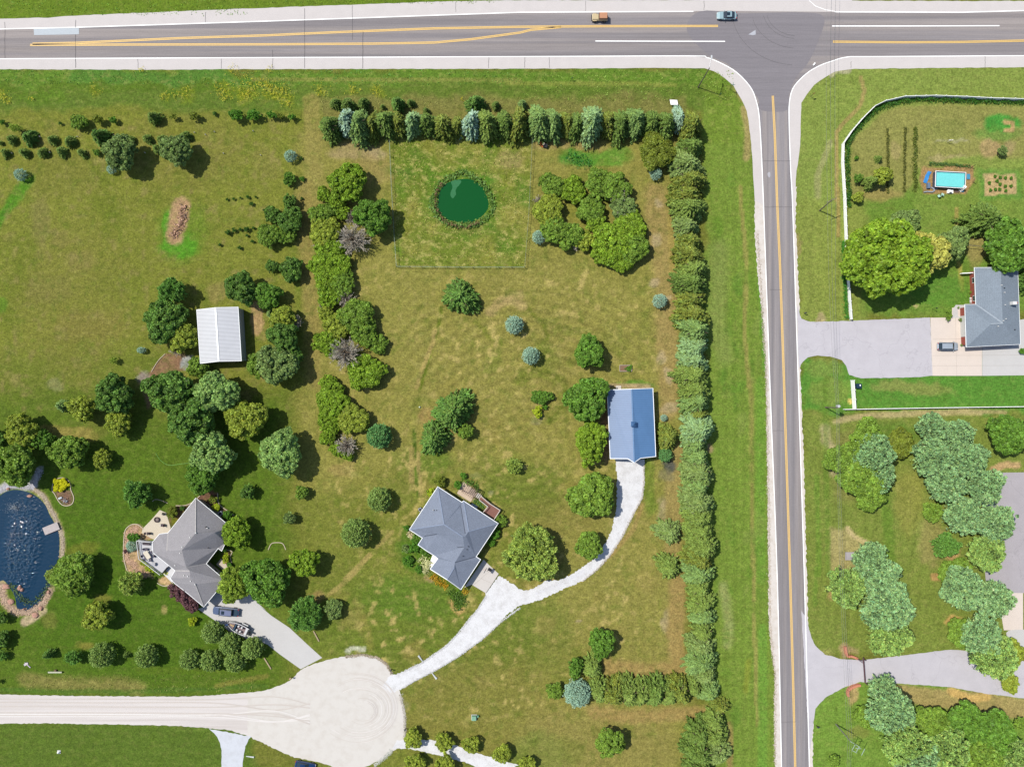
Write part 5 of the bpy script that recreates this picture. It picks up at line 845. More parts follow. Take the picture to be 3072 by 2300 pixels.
def wildflowers(pts):
    R = np.random.default_rng(91); C = []
    for (t, u, v, r) in pts:
        m_ = int(r*1.9); x, y = t.px(u, v); X = x+R.normal(0, .55, m_)*r/2.76; Y = y+R.normal(0, .5, m_)*r/2.76; ok = vnoise(X, Y, 5, 8, 2) > 0; C.append(np.stack([(X[ok]-1536)*S, (1149-Y[ok])*S, R.uniform(.3, .6, ok.sum())], 1))
    C = np.vstack(C); n = len(C); nr = unit(R.normal(size=(n, 3))*.4+np.array([0, 0, 1])); dr = unit(np.cross(nr, R.normal(size=(n, 3)))); V, F = diamonds(C, dr, nr, R.uniform(.16, .32, n), R.uniform(.12, .22, n))
    c = np.array(alb((232, 222, 60)))*(1+R.normal(0, .15, (n, 1))); o = link('wildflowers', npmesh('wildflowers', V, F, M_LEAF, np.clip(c, .003, .7)), None); tag(o, kind='stuff', label='yellow wildflowers in the grass below the highway')
wildflowers([(A0, 20, 790, 60), (A0, 75, 830, 30), (A0, 800, 755, 50), (A0, 265, 815, 20), (A0, 1355, 795, 36), (A0, 1440, 790, 40), (A0, 1530, 770, 60), (A0, 1830, 735, 60), (A0, 1900, 740, 70), (A0, 2050, 730, 100), (A0, 2090, 700, 90), (A0, 2040, 810, 60), (A0, 1870, 810, 40), (A0, 2180, 690, 40), (A1, 140, 760, 70), (A1, 120, 720, 70), (A1, 230, 740, 60), (A1, 250, 800, 70), (A1, 300, 850, 40), (A1, 560, 745, 70), (A1, 820, 750, 50), (A1, 1030, 755, 50), (A1, 970, 770, 30), (A1, 1728, 825, 16), (A1, 140, 578, 30), (A0, 1180, 582, 30), (A0, 1930, 580, 50)])
# taller grass: tufts on the verges, in the pond enclosure, round the edges
def tufts(name, n, regs, label):
    R = np.random.default_rng(55); C, colr = [], []
    for (x0, y0, x1, y1, k_, c) in regs:
        m_ = int(n*k_); X = R.uniform(x0, x1, m_); Y = R.uniform(y0, y1, m_); keep = vnoise(X, Y, 16, 31, 2) > -.06
        X, Y = X[keep], Y[keep]; C.append(np.stack([(X-1536)*S, (1149-Y)*S, np.zeros(len(X))], 1)); colr.append(np.repeat(np.array(lin(c))[None], len(X), 0))
    C = np.vstack(C); colr = np.vstack(colr)/(GAIN*GCH); d = np.hypot(C[:, 0]-(1388-1536)*S, C[:, 1]-(1149-603)*S); ok = d > 5.9; C, colr = C[ok], colr[ok]; n_ = len(C)
    dr = unit(np.stack([R.normal(0, .6, n_), R.normal(0, .6, n_), np.full(n_, .3)], 1)); L_ = R.uniform(.2, .5, n_); nr = unit(np.cross(dr, R.normal(size=(n_, 3)))+np.array([0, 0, .6]))
    V, F = diamonds(C+dr*L_[:, None]*.45, dr, nr, L_, L_*.4); o = link(name, npmesh(name, V, F, M_LEAF, np.clip(colr*2.1*(1+R.normal(0, .22, n_)[:, None]), .01, .6)), None); tag(o, kind='stuff')
tufts('tall_grass', 16000, [(1178, 425, 1592, 795, .34, (132, 146, 62)), (1178, 425, 1592, 795, .14, (176, 166, 96)), (0, 210, 1560, 252, .14, (98, 140, 58)), (1560, 210, 2200, 300, .14, (124, 150, 60)), (0, 0, 740, 45, .06, (110, 150, 50)), (760, 0, 1500, 10, .02, (110, 140, 50)), (960, 290, 2050, 330, .06, (140, 140, 74)), (70, 2020, 760, 2070, .06, (130, 136, 66))], 'x')
# ------------------------------------------------------------------ water
def water(name, px, z, col_, rough, mask=None, scum=None, amp=.25):
    m = newmat(name); q = N(m); v = coords(q); n_ = noise(q, coords(q, (1, 1.25, 1)), 1.25, 1, .4); c = q.n('ShaderNodeRGB'); c.outputs[0].default_value = (*alb(col_), 1); c = c.outputs[0]
    if scum: c = mixc(q, rng_(q, noise(q, v, .35, 4, .7), 0, .6, .52, .66), c, tuple(alb(scum)))
    b = out(q, c, rough, .5 if mask else .25)
    bn = q.n('ShaderNodeBump'); bn.inputs['Distance'].default_value = 1.0; bn.inputs['Strength'].default_value = 1.0
    if mask:
        (cx, cy, rx, ry, rot) = mask; mp = q.n('ShaderNodeMapping', vector_type='TEXTURE'); q.l(v, mp.inputs[0]); mp.inputs['Location'].default_value = (cx, cy, 0); mp.inputs['Rotation'].default_value = (0, 0, rot); mp.inputs['Scale'].default_value = (rx, ry, 1)
        ln = q.n('ShaderNodeVectorMath', operation='LENGTH'); q.l(mp.outputs[0], ln.inputs[0]); mk_ = rng_(q, ln.outputs['Value'], 1.0, .1, .62, 1.15)
        mm = q.n('ShaderNodeMath', operation='MULTIPLY'); q.l(n_, mm.inputs[0]); q.l(mk_, mm.inputs[1]); m2 = q.n('ShaderNodeMath', operation='MULTIPLY'); q.l(mm.outputs[0], m2.inputs[0]); m2.inputs[1].default_value = amp; q.l(m2.outputs[0], bn.inputs['Height'])
    else:
        m2 = q.n('ShaderNodeMath', operation='MULTIPLY'); q.l(n_, m2.inputs[0]); m2.inputs[1].default_value = .004; q.l(m2.outputs[0], bn.inputs['Height'])
    q.l(bn.outputs[0], b.inputs['Normal']); return flat(name, px, z, m)
wpts = [LP.px(*p) for p in ((-60, 330), (0, 283), (60, 243), (150, 224), (240, 236), (330, 270), (400, 320), (460, 390), (490, 465), (530, 535), (575, 610), (592, 700), (588, 880), (575, 940), (540, 980), (510, 1080), (500, 1160), (480, 1220), (430, 1320), (330, 1400), (230, 1432), (170, 1400), (150, 1290), (90, 1180), (30, 1120), (-60, 1090))]
mc = LP(225, 790); water('garden_pond', smooth(wpts, 4, True), .02, (4, 56, 84), .03, (mc.x, mc.y, 4.6, 12.5, math.radians(-8)), None, .55)
water('green_pond', smooth([(1388+(77+2.5*math.sin(3*a)+1.5*math.sin(7*a))*math.cos(a), 602+(69+3*math.cos(2*a)+1.5*math.cos(5*a))*math.sin(a)) for a in np.linspace(0, 6.283, 25)[:-1]], 3, True), .02, (2, 92, 36), .10)
refl = flat('painted_reflection', smooth([A1.px(*p) for p in ((1640, 1500), (1700, 1485), (1720, 1510), (1680, 1560), (1675, 1610), (1650, 1640), (1632, 1600), (1650, 1550))], 4, True), .03, plain((40, 122, 70), .6, .2, var=.2, sc=3), kind='stuff', amp=.8, step=3); refl['label'] = 'pale cloud reflection painted on the green pond'  # cloud reflection on the water, painted as a flat paler green patch
sp = MB(); R_ = random.Random(3); fc = LP(150, 400)
for i in range(420):
    a = R_.uniform(0, 6.28); rr_ = abs(R_.gauss(0, 1))*1.5; sp.sphere((fc.x+rr_*math.cos(a)*1.0, fc.y+rr_*math.sin(a)*.8, R_.uniform(.04, .9)), R_.uniform(.02, .06), n=5, k=3)
for i in range(70):
    t_ = i/70; sp.sphere((fc.x+R_.gauss(0, .05), fc.y+R_.gauss(0, .05), 1.6*t_), .05, n=5, k=3)
tag(sp.build('fountain_spray', plain((236, 242, 248), .3, .5, var=.02)), 'white fountain spray at the top of the garden pond', 'fountain', kind='stuff')
def rock(t, u, v, ru, rv, rgb, label, seed=1, h=.5):
    R = random.Random(seed); c = t(u, v); mb = MB(); a = t.m(ru); b = t.m(rv); n = 11
    ks = [(1.0, 0), (1.02, .35), (.8, .8), (.35, 1.0)]; vs = []; f = []
    jj = [R.uniform(.78, 1.15) for _ in range(n)]
    for (k, z) in ks:
        for i in range(n): vs.append((c.x+a*k*jj[i]*math.cos(6.283*i/n)*R.uniform(.92, 1.06), c.y+b*k*jj[i]*math.sin(6.283*i/n), z*h*R.uniform(.85, 1.1)))
    for k in range(3):
        for i in range(n): f.append((k*n+i, k*n+(i+1) % n, (k+1)*n+(i+1) % n, (k+1)*n+i))
    f.append(tuple(range(3*n, 4*n))); mb.add(vs, f); o = mb.build('boulder', plain(rgb, .9, .2, var=.2, sc=3, bump=.4), bevel=.04); return tag(o, label, 'boulder', 'boulders round the garden pond')
for i, a in enumerate([(62, 1185, 40, 28, 'large pink boulder at the lower left pond shore'), (200, 1195, 22, 30, 'split pink boulder standing in the lower pond'), (110, 1335, 34, 26, 'pinkish boulder in the gravel left of the pond tip'), (410, 1400, 20, 24, 'upright pale boulder right of the pond tip'), (488, 1238, 20, 22, 'small pink boulder at the lower right pond shore'), (245, 1405, 10, 10, 'tiny pale stone at the tip of the pond'), (300, 285, 30, 16, 'pink boulder at the top pond shore'), (355, 1470, 34, 30, 'large pale boulder heap below the pond'), (85, 215, 20, 12, 'pale stone in the gravel above the pond'), (222, 1215, 18, 18, 'smaller half of the split boulder in the pond')]):
    rock(LP, a[0], a[1], a[2], a[3], (206, 160, 142), a[4], i+3)
gv_ = []; R2_ = np.random.default_rng(12)
def stones(name, pts, tile, wpx, n, rgb, smin, smax, label, var=.15):
    p = [tile.px(*q_) for q_ in pts]; C = []
    for a, b in zip(p[:-1], p[1:]):
        L_ = math.hypot(b[0]-a[0], b[1]-a[1]); m_ = max(1, int(n*L_)); t = R2_.random(m_); d = np.array([b[0]-a[0], b[1]-a[1]])/max(L_, 1e-6); of = R2_.normal(0, .45, m_)*wpx
        C.append(np.stack([a[0]+(b[0]-a[0])*t-d[1]*of, a[1]+(b[1]-a[1])*t+d[0]*of], 1))
    C = np.vstack(C); m_ = len(C); X = (C[:, 0]-1536)*S; Y = (1149-C[:, 1])*S; s_ = R2_.uniform(smin, smax, m_); an = R2_.uniform(0, 6.28, m_); vs = []
    for k, (r, z) in enumerate(((1, 0), (.75, .55))):
        for i in range(5):
            aa = an+6.283*i/5; vs.append(np.stack([X+np.cos(aa)*s_*r, Y+np.sin(aa)*s_*r, np.full(m_, .005)+z*s_], 1))
    V = np.stack(vs, 1).reshape(-1, 3); b0 = np.arange(m_)*10; F = []
    for i in range(5): j = (i+1) % 5; F.append(np.stack([b0+i, b0+j, b0+5+j, b0+5+i], 1))
    F.append(np.stack([b0+5, b0+6, b0+7, b0+8], 1)); F.append(np.stack([b0+5, b0+8, b0+9, b0+9], 1)[:, :4])
    F = np.vstack(F[:6]); cc = np.clip(alb(rgb)*(1+R2_.normal(0, var, (len(F), 1))), .01, .8)
    o = link(name, npmesh(name, V, F, M_TWIG, cc), None); return tag(o, kind='stuff', label=label)
stones('shore_pebbles', [(-20, 240), (60, 195), (150, 178), (260, 190), (340, 200), (350, 130), (400, 20)], LP, 9, 14, (214, 212, 220), .05, .16, 'white shore stones above the garden pond')
stones('shore_pebbles', [(340, 215), (440, 290), (490, 400), (540, 480), (600, 620), (625, 740), (612, 950)], LP, 6, 12, (206, 190, 166), .05, .16, 'tan shore stones along the right of the garden pond', .25)
stones('shore_pebbles', [(10, 1160), (30, 1290), (70, 1370), (160, 1440), (300, 1440), (400, 1380), (470, 1280), (500, 1200)], LP, 10, 10, (208, 180, 156), .06, .2, 'tan shore stones along the bottom of the garden pond', .25)
stones('drive_edge_gravel', [(1930, 240), (1850, 360), (1780, 440), (1700, 545), (1600, 650), (1400, 790), (1250, 860)], D1, 3, 5, (234, 234, 238), .04, .12, 'loose white gravel on the upper drive edge')
stones('drive_edge_gravel', [(2208, 335), (2050, 450), (1900, 590), (1700, 735), (1500, 855), (1350, 930), (1230, 1000)], D1, 3, 5, (230, 230, 232), .04, .12, 'loose white gravel on the lower drive edge')
stones('drive_edge_gravel', [(760, 740), (900, 725), (1020, 745), (1100, 800), (1150, 880)], D1, 5, 6, (190, 176, 156), .04, .14, 'loose gravel around the top of the circle', .4)
stones('drive_edge_gravel', [(1215, 1050), (1250, 1200), (1255, 1330), (1250, 1420)], D1, 5, 6, (216, 210, 200), .04, .13, 'loose gravel right of the circle', .3)
stones('drive_edge_gravel', [(1150, 1510), (1080, 1580), (1000, 1640)], D1, 7, 6, (220, 222, 214), .04, .13, 'loose gravel below the circle', .2)
stones('drive_edge_gravel', [(1135, 700), (1135, 850), (1120, 970), (1050, 1100), (950, 1300), (850, 1450), (750, 1560), (630, 1656)], C2, 3.5, 5, (226, 220, 214), .04, .12, 'loose gravel along the outer side of the curved drive', .25)
stones('rock_bed_stones', [(240, 860), (330, 900), (150, 950), (120, 1250), (120, 1500), (250, 1500), (300, 1700), (500, 1750)], HL, 11, 9, (222, 184, 156), .05, .16, 'pinkish landscaping stones left of the deck', .22)
stones('verge_gravel_stones', [(2272, 700), (2284, 880), (2300, 1140), (2306, 1500), (2310, 1880), (2326, 2030), (2325, 2290)], PX, 5, 2.2, (214, 200, 186), .04, .13, 'loose gravel along the side road', .3)

# ------------------------------------------------------------------ buildings
def offset(pts, d):
    """plan polygon moved outward by d"""
    n = len(pts); p = [Vector((a[0], a[1])) for a in pts]; ar = sum(p[i].x*p[(i+1) % n].y-p[(i+1) % n].x*p[i].y for i in range(n)); sg = 1 if ar > 0 else -1; o = []
    for i in range(n):
        a, b, c = p[i-1], p[i], p[(i+1) % n]; e1 = (b-a).normalized(); e2 = (c-b).normalized(); n1 = Vector((e1.y, -e1.x))*sg; n2 = Vector((e2.y, -e2.x))*sg
        m_ = n1+n2; k = m_.length_squared; m_ = m_*(2/k) if k > .3 else n1*1.0; o.append(b+m_*d)
    return o
def ring(mb, P3, wd, ht, up=.02):
    o = offset(P3, wd); i0 = offset(P3, .004); n = len(P3); vs = []
    for i in range(n):
        z = P3[i].z; vs += [(i0[i].x, i0[i].y, z+up), (o[i].x, o[i].y, z+up), (o[i].x, o[i].y, z-ht), (i0[i].x, i0[i].y, z-ht)]
    f = []
    for i in range(n):
        j = (i+1) % n
        for k in range(4): f.append((4*i+k, 4*i+(k+1) % 4, 4*j+(k+1) % 4, 4*j+k))
    mb.add(vs, f)
def shingle(name, rgb, sc=1.0):
    m = newmat(name); q = N(m); v = coords(q); b_ = q.n('ShaderNodeRGB'); b_.outputs[0].default_value = (*alb(rgb), 1)
    c = mul(q, b_.outputs[0], rng_(q, noise(q, v, 4.0, 4, .85), .78, 1.22, .3, .7)); c = mul(q, c, rng_(q, noise(q, v, .5, 3), .95, 1.05))
    w_ = q.n('ShaderNodeTexWave', wave_type='BANDS', bands_direction='Z'); w_.inputs['Scale'].default_value = 2.4; w_.inputs['Distortion'].default_value = .6; q.l(v, w_.inputs['Vector'])
    c = mul(q, c, rng_(q, w_.outputs['Fac'], .95, 1.03, 0, 1)); out(q, c, .9, .15, bump=noise(q, v, 9, 2), bs=.3, bd=.02); return m
def metalroof(name, rgb, per, rot=0.0, rough=.38):
    m = newmat(name); q = N(m); v = coords(q, (1, 1, 1), rot); w_ = q.n('ShaderNodeTexWave', wave_type='BANDS', bands_direction='Y', wave_profile='SIN'); w_.inputs['Scale'].default_value = 1/per*.314; q.l(v, w_.inputs['Vector'])
    b_ = q.n('ShaderNodeRGB'); b_.outputs[0].default_value = (*alb(rgb), 1); c = mul(q, b_.outputs[0], rng_(q, noise(q, v, .6, 3), .96, 1.04)); c = mul(q, c, rng_(q, w_.outputs['Fac'], .90, 1.03, 0, .45))
    out(q, c, rough, .4, bump=w_.outputs['Fac'], bs=.25, bd=.02); return m
M_TRIM = plain((244, 246, 248), .6, .3, var=.03, k=1.5); M_GLASS = plain((40, 56, 70), .08, .6, var=.05); M_PIPE = plain((236, 236, 236), .6, .3, var=.05); M_DARK = plain((44, 46, 50), .6, .3, var=.1)
def building(name, label, t, V, faces, outline, roofmat, wallmat, eave_inset=.5, cat='house', trim=.13, ridges=(), ridge_rgb=None, garage=None, wz=None):
    W3 = {k: t(u, v, z) for k, (u, v, z) in V.items()}; c = sum((W3[k] for k in outline), Vector())/len(outline); c.z = 0
    root = empty(name, c, label, cat)
    mb = MB(); keys = list(W3); vs = [W3[k] for k in keys]; fs = []
    for f in faces:
        p = [W3[k] for k in f]; fl = [Vector((a.x, a.y, 0)) for a in p]
        for tri in tessellate_polygon([fl]):
            a, b, d = (fl[i] for i in tri)
            if (b-a).cross(d-a).z < 0: tri = (tri[0], tri[2], tri[1])
            fs.append(tuple(keys.index(f[i]) for i in tri))
    mb.add(vs, fs); ol = [W3[k] for k in outline]; n = len(ol)
    mb.add(ol+[p-Vector((0, 0, .16)) for p in ol], [(i, (i+1) % n, n+(i+1) % n, n+i) for i in range(n)])
    so = [Vector((p.x, p.y, 0)) for p in ol]; tt = tessellate_polygon([so]); mb.add([p-Vector((0, 0, .16)) for p in ol], [tuple(x) for x in tt])
    rf = mb.build('roof', roofmat, root, local=c)
    g = MB(); ring(g, ol, trim, .17); g.build('gutter', M_TRIM, rf, local=c)
    ins = offset(ol, -eave_inset); wl = MB(); top = wz or min(p.z for p in ol)-.17; wl.prism(ins, -.05, top); w_ = wl.build('wall', wallmat, root, local=c)
    if ridges:
        for a, b in ridges: MB().beam(W3[a]+Vector((0, 0, .03)), W3[b]+Vector((0, 0, .03)), .26, .05).build('ridge_cap', plain(ridge_rgb or (200, 204, 212), .9, .1), rf, local=c)
    # windows and doors along the walls
    m_ = len(ins); k = 0
    ar = sum(ins[i].x*ins[(i+1) % m_].y-ins[(i+1) % m_].x*ins[i].y for i in range(m_)); sg = 1 if ar > 0 else -1
    for i in range(m_):
        a, b = ins[i], ins[(i+1) % m_]; L_ = (b-a).length
        if L_ < 2.4: continue
        d = (b-a).normalized(); nrm = Vector((d.y, -d.x))*sg; cnt = max(1, int(L_/3.6)); ang = math.atan2(d.y, d.x)
        if garage and i in garage:
            q_ = (a+b)/2; o = MB().box((q_.x+nrm.x*.03, q_.y+nrm.y*.03, 0), (min(L_*.8, 5.0), .06, 2.2), ang).build('garage_door', plain((232, 232, 230), .6, .2, var=.03), root, local=c); continue
        for j in range(cnt):
            q_ = a+(b-a)*((j+.5)/cnt); k += 1
            if k == 2:
                MB().box((q_.x+nrm.x*.03, q_.y+nrm.y*.03, 0), (.95, .06, 2.05), ang).build('door', plain((120, 70, 56), .6, .3), root, local=c); continue
            z0 = .95; fr = MB().box((q_.x+nrm.x*.02, q_.y+nrm.y*.02, z0), (1.3, .05, 1.15), ang).build('window', M_TRIM, root, local=c)
            MB().box((q_.x+nrm.x*.035, q_.y+nrm.y*.035, z0+.08), (1.14, .05, .99), ang).build('pane', M_GLASS, fr, local=c)
    return root, c, rf, W3
def on_roof(t, u, v, c, rf):
    """where the line of sight through a map point meets the roof"""
    from mathutils.bvhtree import BVHTree
    me = rf.data; bv = BVHTree.FromPolygons([v_.co.copy() for v_ in me.vertices], [list(p.vertices) for p in me.polygons])
    o = Vector((0, 0, H))-c; d = (t(u, v, 0)-Vector((0, 0, H))).normalized(); h_ = bv.ray_cast(o, d); return h_[0]+c if h_[0] else t(u, v, 3.0)
def vents(t, pts, root_c, rf, mat=M_PIPE, r=.11, h=.3):
    for (u, v) in pts:
        p = on_roof(t, u, v, root_c, rf); MB().tube((p.x, p.y, p.z-.1), (p.x, p.y, p.z+h), r, r*.9, 10).build('roof_vent', mat, rf, local=root_c)
# centre house
V = dict(N=(757, 365, 3), n1=(1200, 650, 3), n2=(1232, 625, 3), E=(1860, 1035, 3), e1=(1455, 1647, 3), e2=(1537, 1697, 3), S_=(1180, 2240, 3), sr=(930, 2062, 4.8), Wg=(625, 1870, 3), ic=(765, 1680, 3), b3=(700, 1625, 3), b2=(555, 1535, 3), b1=(400, 1425, 3), w1=(480, 1300, 3), W=(240, 1145, 3),
         R1=(870, 1050, 6.2), R2=(1215, 1275, 6.0), Q=(1268, 1262, 5.8), Rp=(1325, 1180, 5.5), V1=(1248, 1465, 4.9), V2=(1070, 1752, 4.8), G1=(1060, 1840, 4.8), B1=(745, 1240, 4.3), vb=(1177, 716, 3.3))
hm = shingle('blue_grey_shingle', (142, 151, 170))
root, c, rf, W3 = building('ranch_house', 'large house with blue-grey hipped shingle roof beside the white gravel drive', HM, V,
    [['N', 'R1', 'W'], ['N', 'n1', 'vb', 'Q', 'R2', 'R1'], ['vb', 'n1', 'n2', 'Rp', 'Q'], ['n2', 'E', 'Rp'], ['E', 'e1', 'V2', 'V1', 'R2', 'Q', 'Rp'], ['e1', 'e2', 'S_', 'sr', 'G1', 'V2'], ['W', 'R1', 'R2', 'V1', 'B1', 'w1'], ['w1', 'B1', 'b2', 'b1'], ['b2', 'B1', 'b3'], ['B1', 'V1', 'V2', 'G1', 'sr', 'Wg', 'ic', 'b3']],
    ['N', 'n1', 'n2', 'E', 'e1', 'e2', 'S_', 'sr', 'Wg', 'ic', 'b3', 'b2', 'b1', 'w1', 'W'], hm, plain((226, 224, 218), .8, .2, var=.04), .45, garage=[5], ridges=[('R1', 'R2'), ('R1', 'N'), ('R1', 'W'), ('Rp', 'n2'), ('Rp', 'E'), ('G1', 'sr')], ridge_rgb=(150, 162, 186))
vents(HM, [(735, 790), (690, 790), (1320, 1455), (1295, 1510), (1222, 1632)], c, rf, M_DARK, .1); vents(HM, [(672, 782)], c, rf)
for a_, b_ in (((1177, 716), (1262, 1225)), ((1075, 1750), (1440, 1650)), ((510, 1265), (735, 1230)), ((1060, 1845), (940, 2045)), ((885, 1065), (1190, 1245)), ((1115, 1472), (1240, 1463))):
    MB().beam(on_roof(HM, *a_, c, rf)+Vector((0, 0, .03)), on_roof(HM, *b_, c, rf)+Vector((0, 0, .03)), .13, .05).build('valley_flashing', plain((70, 78, 96), .6, .3), rf, local=c)
V = dict(N=(1395, 325, 3), E=(2040, 860, 3), g1=(1940, 1140, 3), g2=(1868, 1290, 3), g3=(1805, 1240, 3), i1=(1580, 1530, 3), Ge=(1938, 1839, 3), S_=(1540, 2318, 3), s1=(1270, 2090, 3), s2=(1000, 1880, 3), s3=(930, 1795, 3), s4=(1020, 1655, 3), w1=(608, 1320, 3), w2=(598, 1130, 3), w3=(640, 1090, 3), w4=(728, 985, 3), w5=(885, 965, 3),
         A=(1390, 965, 7.4), B=(1740, 955, 6.0), C=(1137, 1280, 6.6), K=(862, 1292, 4.4), D=(1215, 1592, 5.6), Gp=(1285, 1660, 5.7), G=(1292, 1790, 5.5), Hh=(1385, 1910, 5.3))
hg = shingle('warm_grey_shingle', (166, 163, 168))
root2, c2, rf2, W32 = building('ranch_house', 'grey-brown hipped shingle roof house with deck beside the garden pond', HL, V,
    [['N', 'A', 'C', 'K', 'w5'], ['N', 'E', 'B', 'A'], ['B', 'E', 'g1', 'g2', 'g3'], ['A', 'B', 'g3', 'i1', 'D', 'C'], ['D', 'i1', 'Ge', 'S_', 'Hh', 'G', 'Gp'], ['s4', 'Gp', 'G', 'Hh', 'S_', 's1', 's2', 's3'], ['K', 'C', 'D', 'Gp', 's4', 'w1', 'w2'], ['w5', 'K', 'w2', 'w3', 'w4']],
    ['N', 'E', 'g1', 'g2', 'g3', 'i1', 'Ge', 'S_', 's1', 's2', 's3', 's4', 'w1', 'w2', 'w3', 'w4', 'w5'], hg, plain((186, 176, 164), .8, .2, var=.06), .45, garage=[6], trim=.10, ridges=[('K', 'w5'), ('D', 'i1'), ('s4', 'Gp'), ('N', 'A'), ('Hh', 'S_')], ridge_rgb=(192, 188, 188))
vents(HL, [(1400, 960), (1295, 1040), (1150, 1220), (1110, 1330), (1020, 1555), (1185, 1740), (1255, 1755), (1305, 1845), (1385, 1905), (1610, 870)], c2, rf2, M_PIPE, .15); vents(HL, [(1628, 1235), (1585, 850)], c2, rf2, M_DARK, .11)
V = dict(a=(1060, 290, 2.8), r1=(1600, 287, 4.7), b=(1952, 330, 2.8), c=(2008, 1872, 2.8), d=(892, 1930, 2.8), e=(862, 1052, 2.8), f=(1090, 1050, 2.8), R2=(1645, 1440, 4.7), R3=(1400, 1452, 4.7))
hr_ = shingle('slate_shingle', (146, 158, 172))
root3, c3, rf3, W33 = building('ranch_house', 'slate grey roofed ranch house by the pale concrete forecourt', HR, V, [['a', 'f', 'R2', 'r1'], ['r1', 'R2', 'c', 'b'], ['c', 'R2', 'R3', 'd'], ['e', 'd', 'R3'], ['e', 'R3', 'R2', 'f']], ['a', 'r1', 'b', 'c', 'd', 'e', 'f'], hr_, plain((178, 96, 84), .85, .2, var=.1), .55, trim=.07, garage=[4], ridges=[('f', 'R2'), ('R2', 'R3')], ridge_rgb=(176, 186, 198))
vents(HR, [(1612, 655), (1672, 805), (1685, 1060), (1698, 1350), (1648, 1387), (1540, 1503)], c3, rf3, M_PIPE, .13); vents(HR, [(1670, 712), (1885, 1572)], c3, rf3, M_DARK, .11)
p = HR(1880, 1022, 4.6); MB().box((p.x, p.y, 3.0), (.95, .75, 1.9)).build('chimney', plain((244, 244, 244), .7, .2, var=.05), rf3, local=c3); p = HR(1955, 1012, 4.4); MB().box((p.x, p.y, 2.6), (.5, .35, 1.5)).build('chimney', plain((190, 110, 96), .8, .2), rf3, local=c3)
# porch of the ranch house
po = empty('front_porch', HR(1000, 650), 'red brick porch strip along the left wall of the slate roofed house', 'porch')
MB().prism([HR(945, 410), HR(1060, 410), HR(1085, 1040), HR(1020, 1040), HR(1000, 700), HR(970, 420)], 0.01, .16).build('porch_floor', plain((206, 104, 84), .8, .2, var=.1), po, local=HR(1000, 650))
r = MB(); r.beam(HR(780, 410, 1.0), HR(1045, 398, 1.0), .18, .9); r.build('railing', M_WHITE, po, local=HR(1000, 650))
r = MB(); r.beam(HR(1055, 850, 1.0), HR(1062, 1040, 1.0), .18, .9); r.build('railing', M_WHITE, po, local=HR(1000, 650))
bn_ = empty('garden_bench', HR(975, 965), 'white slatted bench on the porch corner of the slate roofed house', 'bench')
r = MB(); [r.box((HR(975, 920+i*30).x, HR(975, 920+i*30).y, .42), (.95, .16, .05)) for i in range(4)]; r.build('seat', M_WHITE, bn_, local=HR(975, 965)); MB().box(HR(1030, 965), (.08, 1.5, .9)).build('backrest', M_WHITE, bn_, local=HR(975, 965))
# sheds
def gable(name, label, t, V, Fs, ol, mats, wall, trim, cat, wz=None):
    W3 = {k: t(*v_) for k, v_ in V.items()}; c = sum((W3[k] for k in ol), Vector())/len(ol); c.z = 0; root = empty(name, c, label, cat)
    for (f, m_) in zip(Fs, mats):
        mb = MB(); p = [W3[k] for k in f]; n = len(p); tri = tessellate_polygon([[Vector((a.x, a.y, 0)) for a in p]])
        fs = []
        for t_ in tri:
            a, b, d = (p[i] for i in t_)
            if (b-a).cross(d-a).z < 0: t_ = (t_[0], t_[2], t_[1])
            fs.append(t_)
        mb.add(p, fs); mb.add([q_-Vector((0, 0, .12)) for q_ in p], [x[::-1] for x in fs]); mb.add(p+[q_-Vector((0, 0, .12)) for q_ in p], [(i, (i+1) % n, n+(i+1) % n, n+i) for i in range(n)]); mb.build('roof', m_, root, local=c)
    g = MB(); ring(g, [W3[k] for k in ol], trim, .2); g.build('roof_trim', M_TRIM, root, local=c)
    return root, c, W3
V = dict(a=(1630, 1018, 3.7), r=(1785, 1000, 4.6), b=(1970, 995, 3.7), c=(1997, 1437, 3.7), s=(1812, 1440, 4.6), d=(1660, 1458, 3.7))
rw, cw, Ww = gable('storage_shed', 'white metal roofed shed among the dark trees', B0, V, [['a', 'r', 's', 'd'], ['r', 'b', 'c', 's']], ['a', 'r', 'b', 'c', 's', 'd'], [metalroof('white_metal_west', (206, 208, 214), .9, math.radians(4), .5), metalroof('white_metal_east', (212, 214, 222), .9, math.radians(4), .5)], None, .10, 'shed')
ins = offset([Ww[k] for k in ('a', 'b', 'c', 'd')], -.12); wl = MB().prism(ins, -.02, 3.55).build('wall', plain((206, 216, 226), .6, .3, var=.05), rw, local=cw)
q_ = (ins[1]+ins[2])/2; MB().box((q_.x+.05, q_.y-2, 0), (.08, 1.1, 2.1)).build('door', plain((120, 190, 196), .5, .3), rw, local=cw)
rc = MB(); rc.beam(Ww['r']+Vector((0, 0, .03)), Ww['s']+Vector((0, 0, .03)), .35, .06); rc.build('ridge_cap', M_TRIM, rw, local=cw)
V = dict(a=(145, 185, 3.2), r=(605, 170, 5.0), b=(1005, 155, 3.2), c=(1060, 1445, 3.2), p2=(770, 1478, 4.35), tip=(655, 1560, 5.0), p1=(530, 1487, 4.4), d=(200, 1485, 3.2))
rb_, cb, Wb = gable('metal_barn', 'barn with blue corrugated metal roof and small cupola', BB, V, [['a', 'r', 'tip', 'p1', 'd'], ['r', 'b', 'c', 'p2', 'tip']], ['a', 'r', 'b', 'c', 'p2', 'tip', 'p1', 'd'], [metalroof('blue_metal_sunlit', (138, 160, 196), .52, math.radians(2.2), .6), metalroof('blue_metal_shaded', (104, 146, 196), .52, math.radians(2.2), .45)], None, .14, 'barn')  # paler sunward west slope, darker east slope: light and shade put into the colours
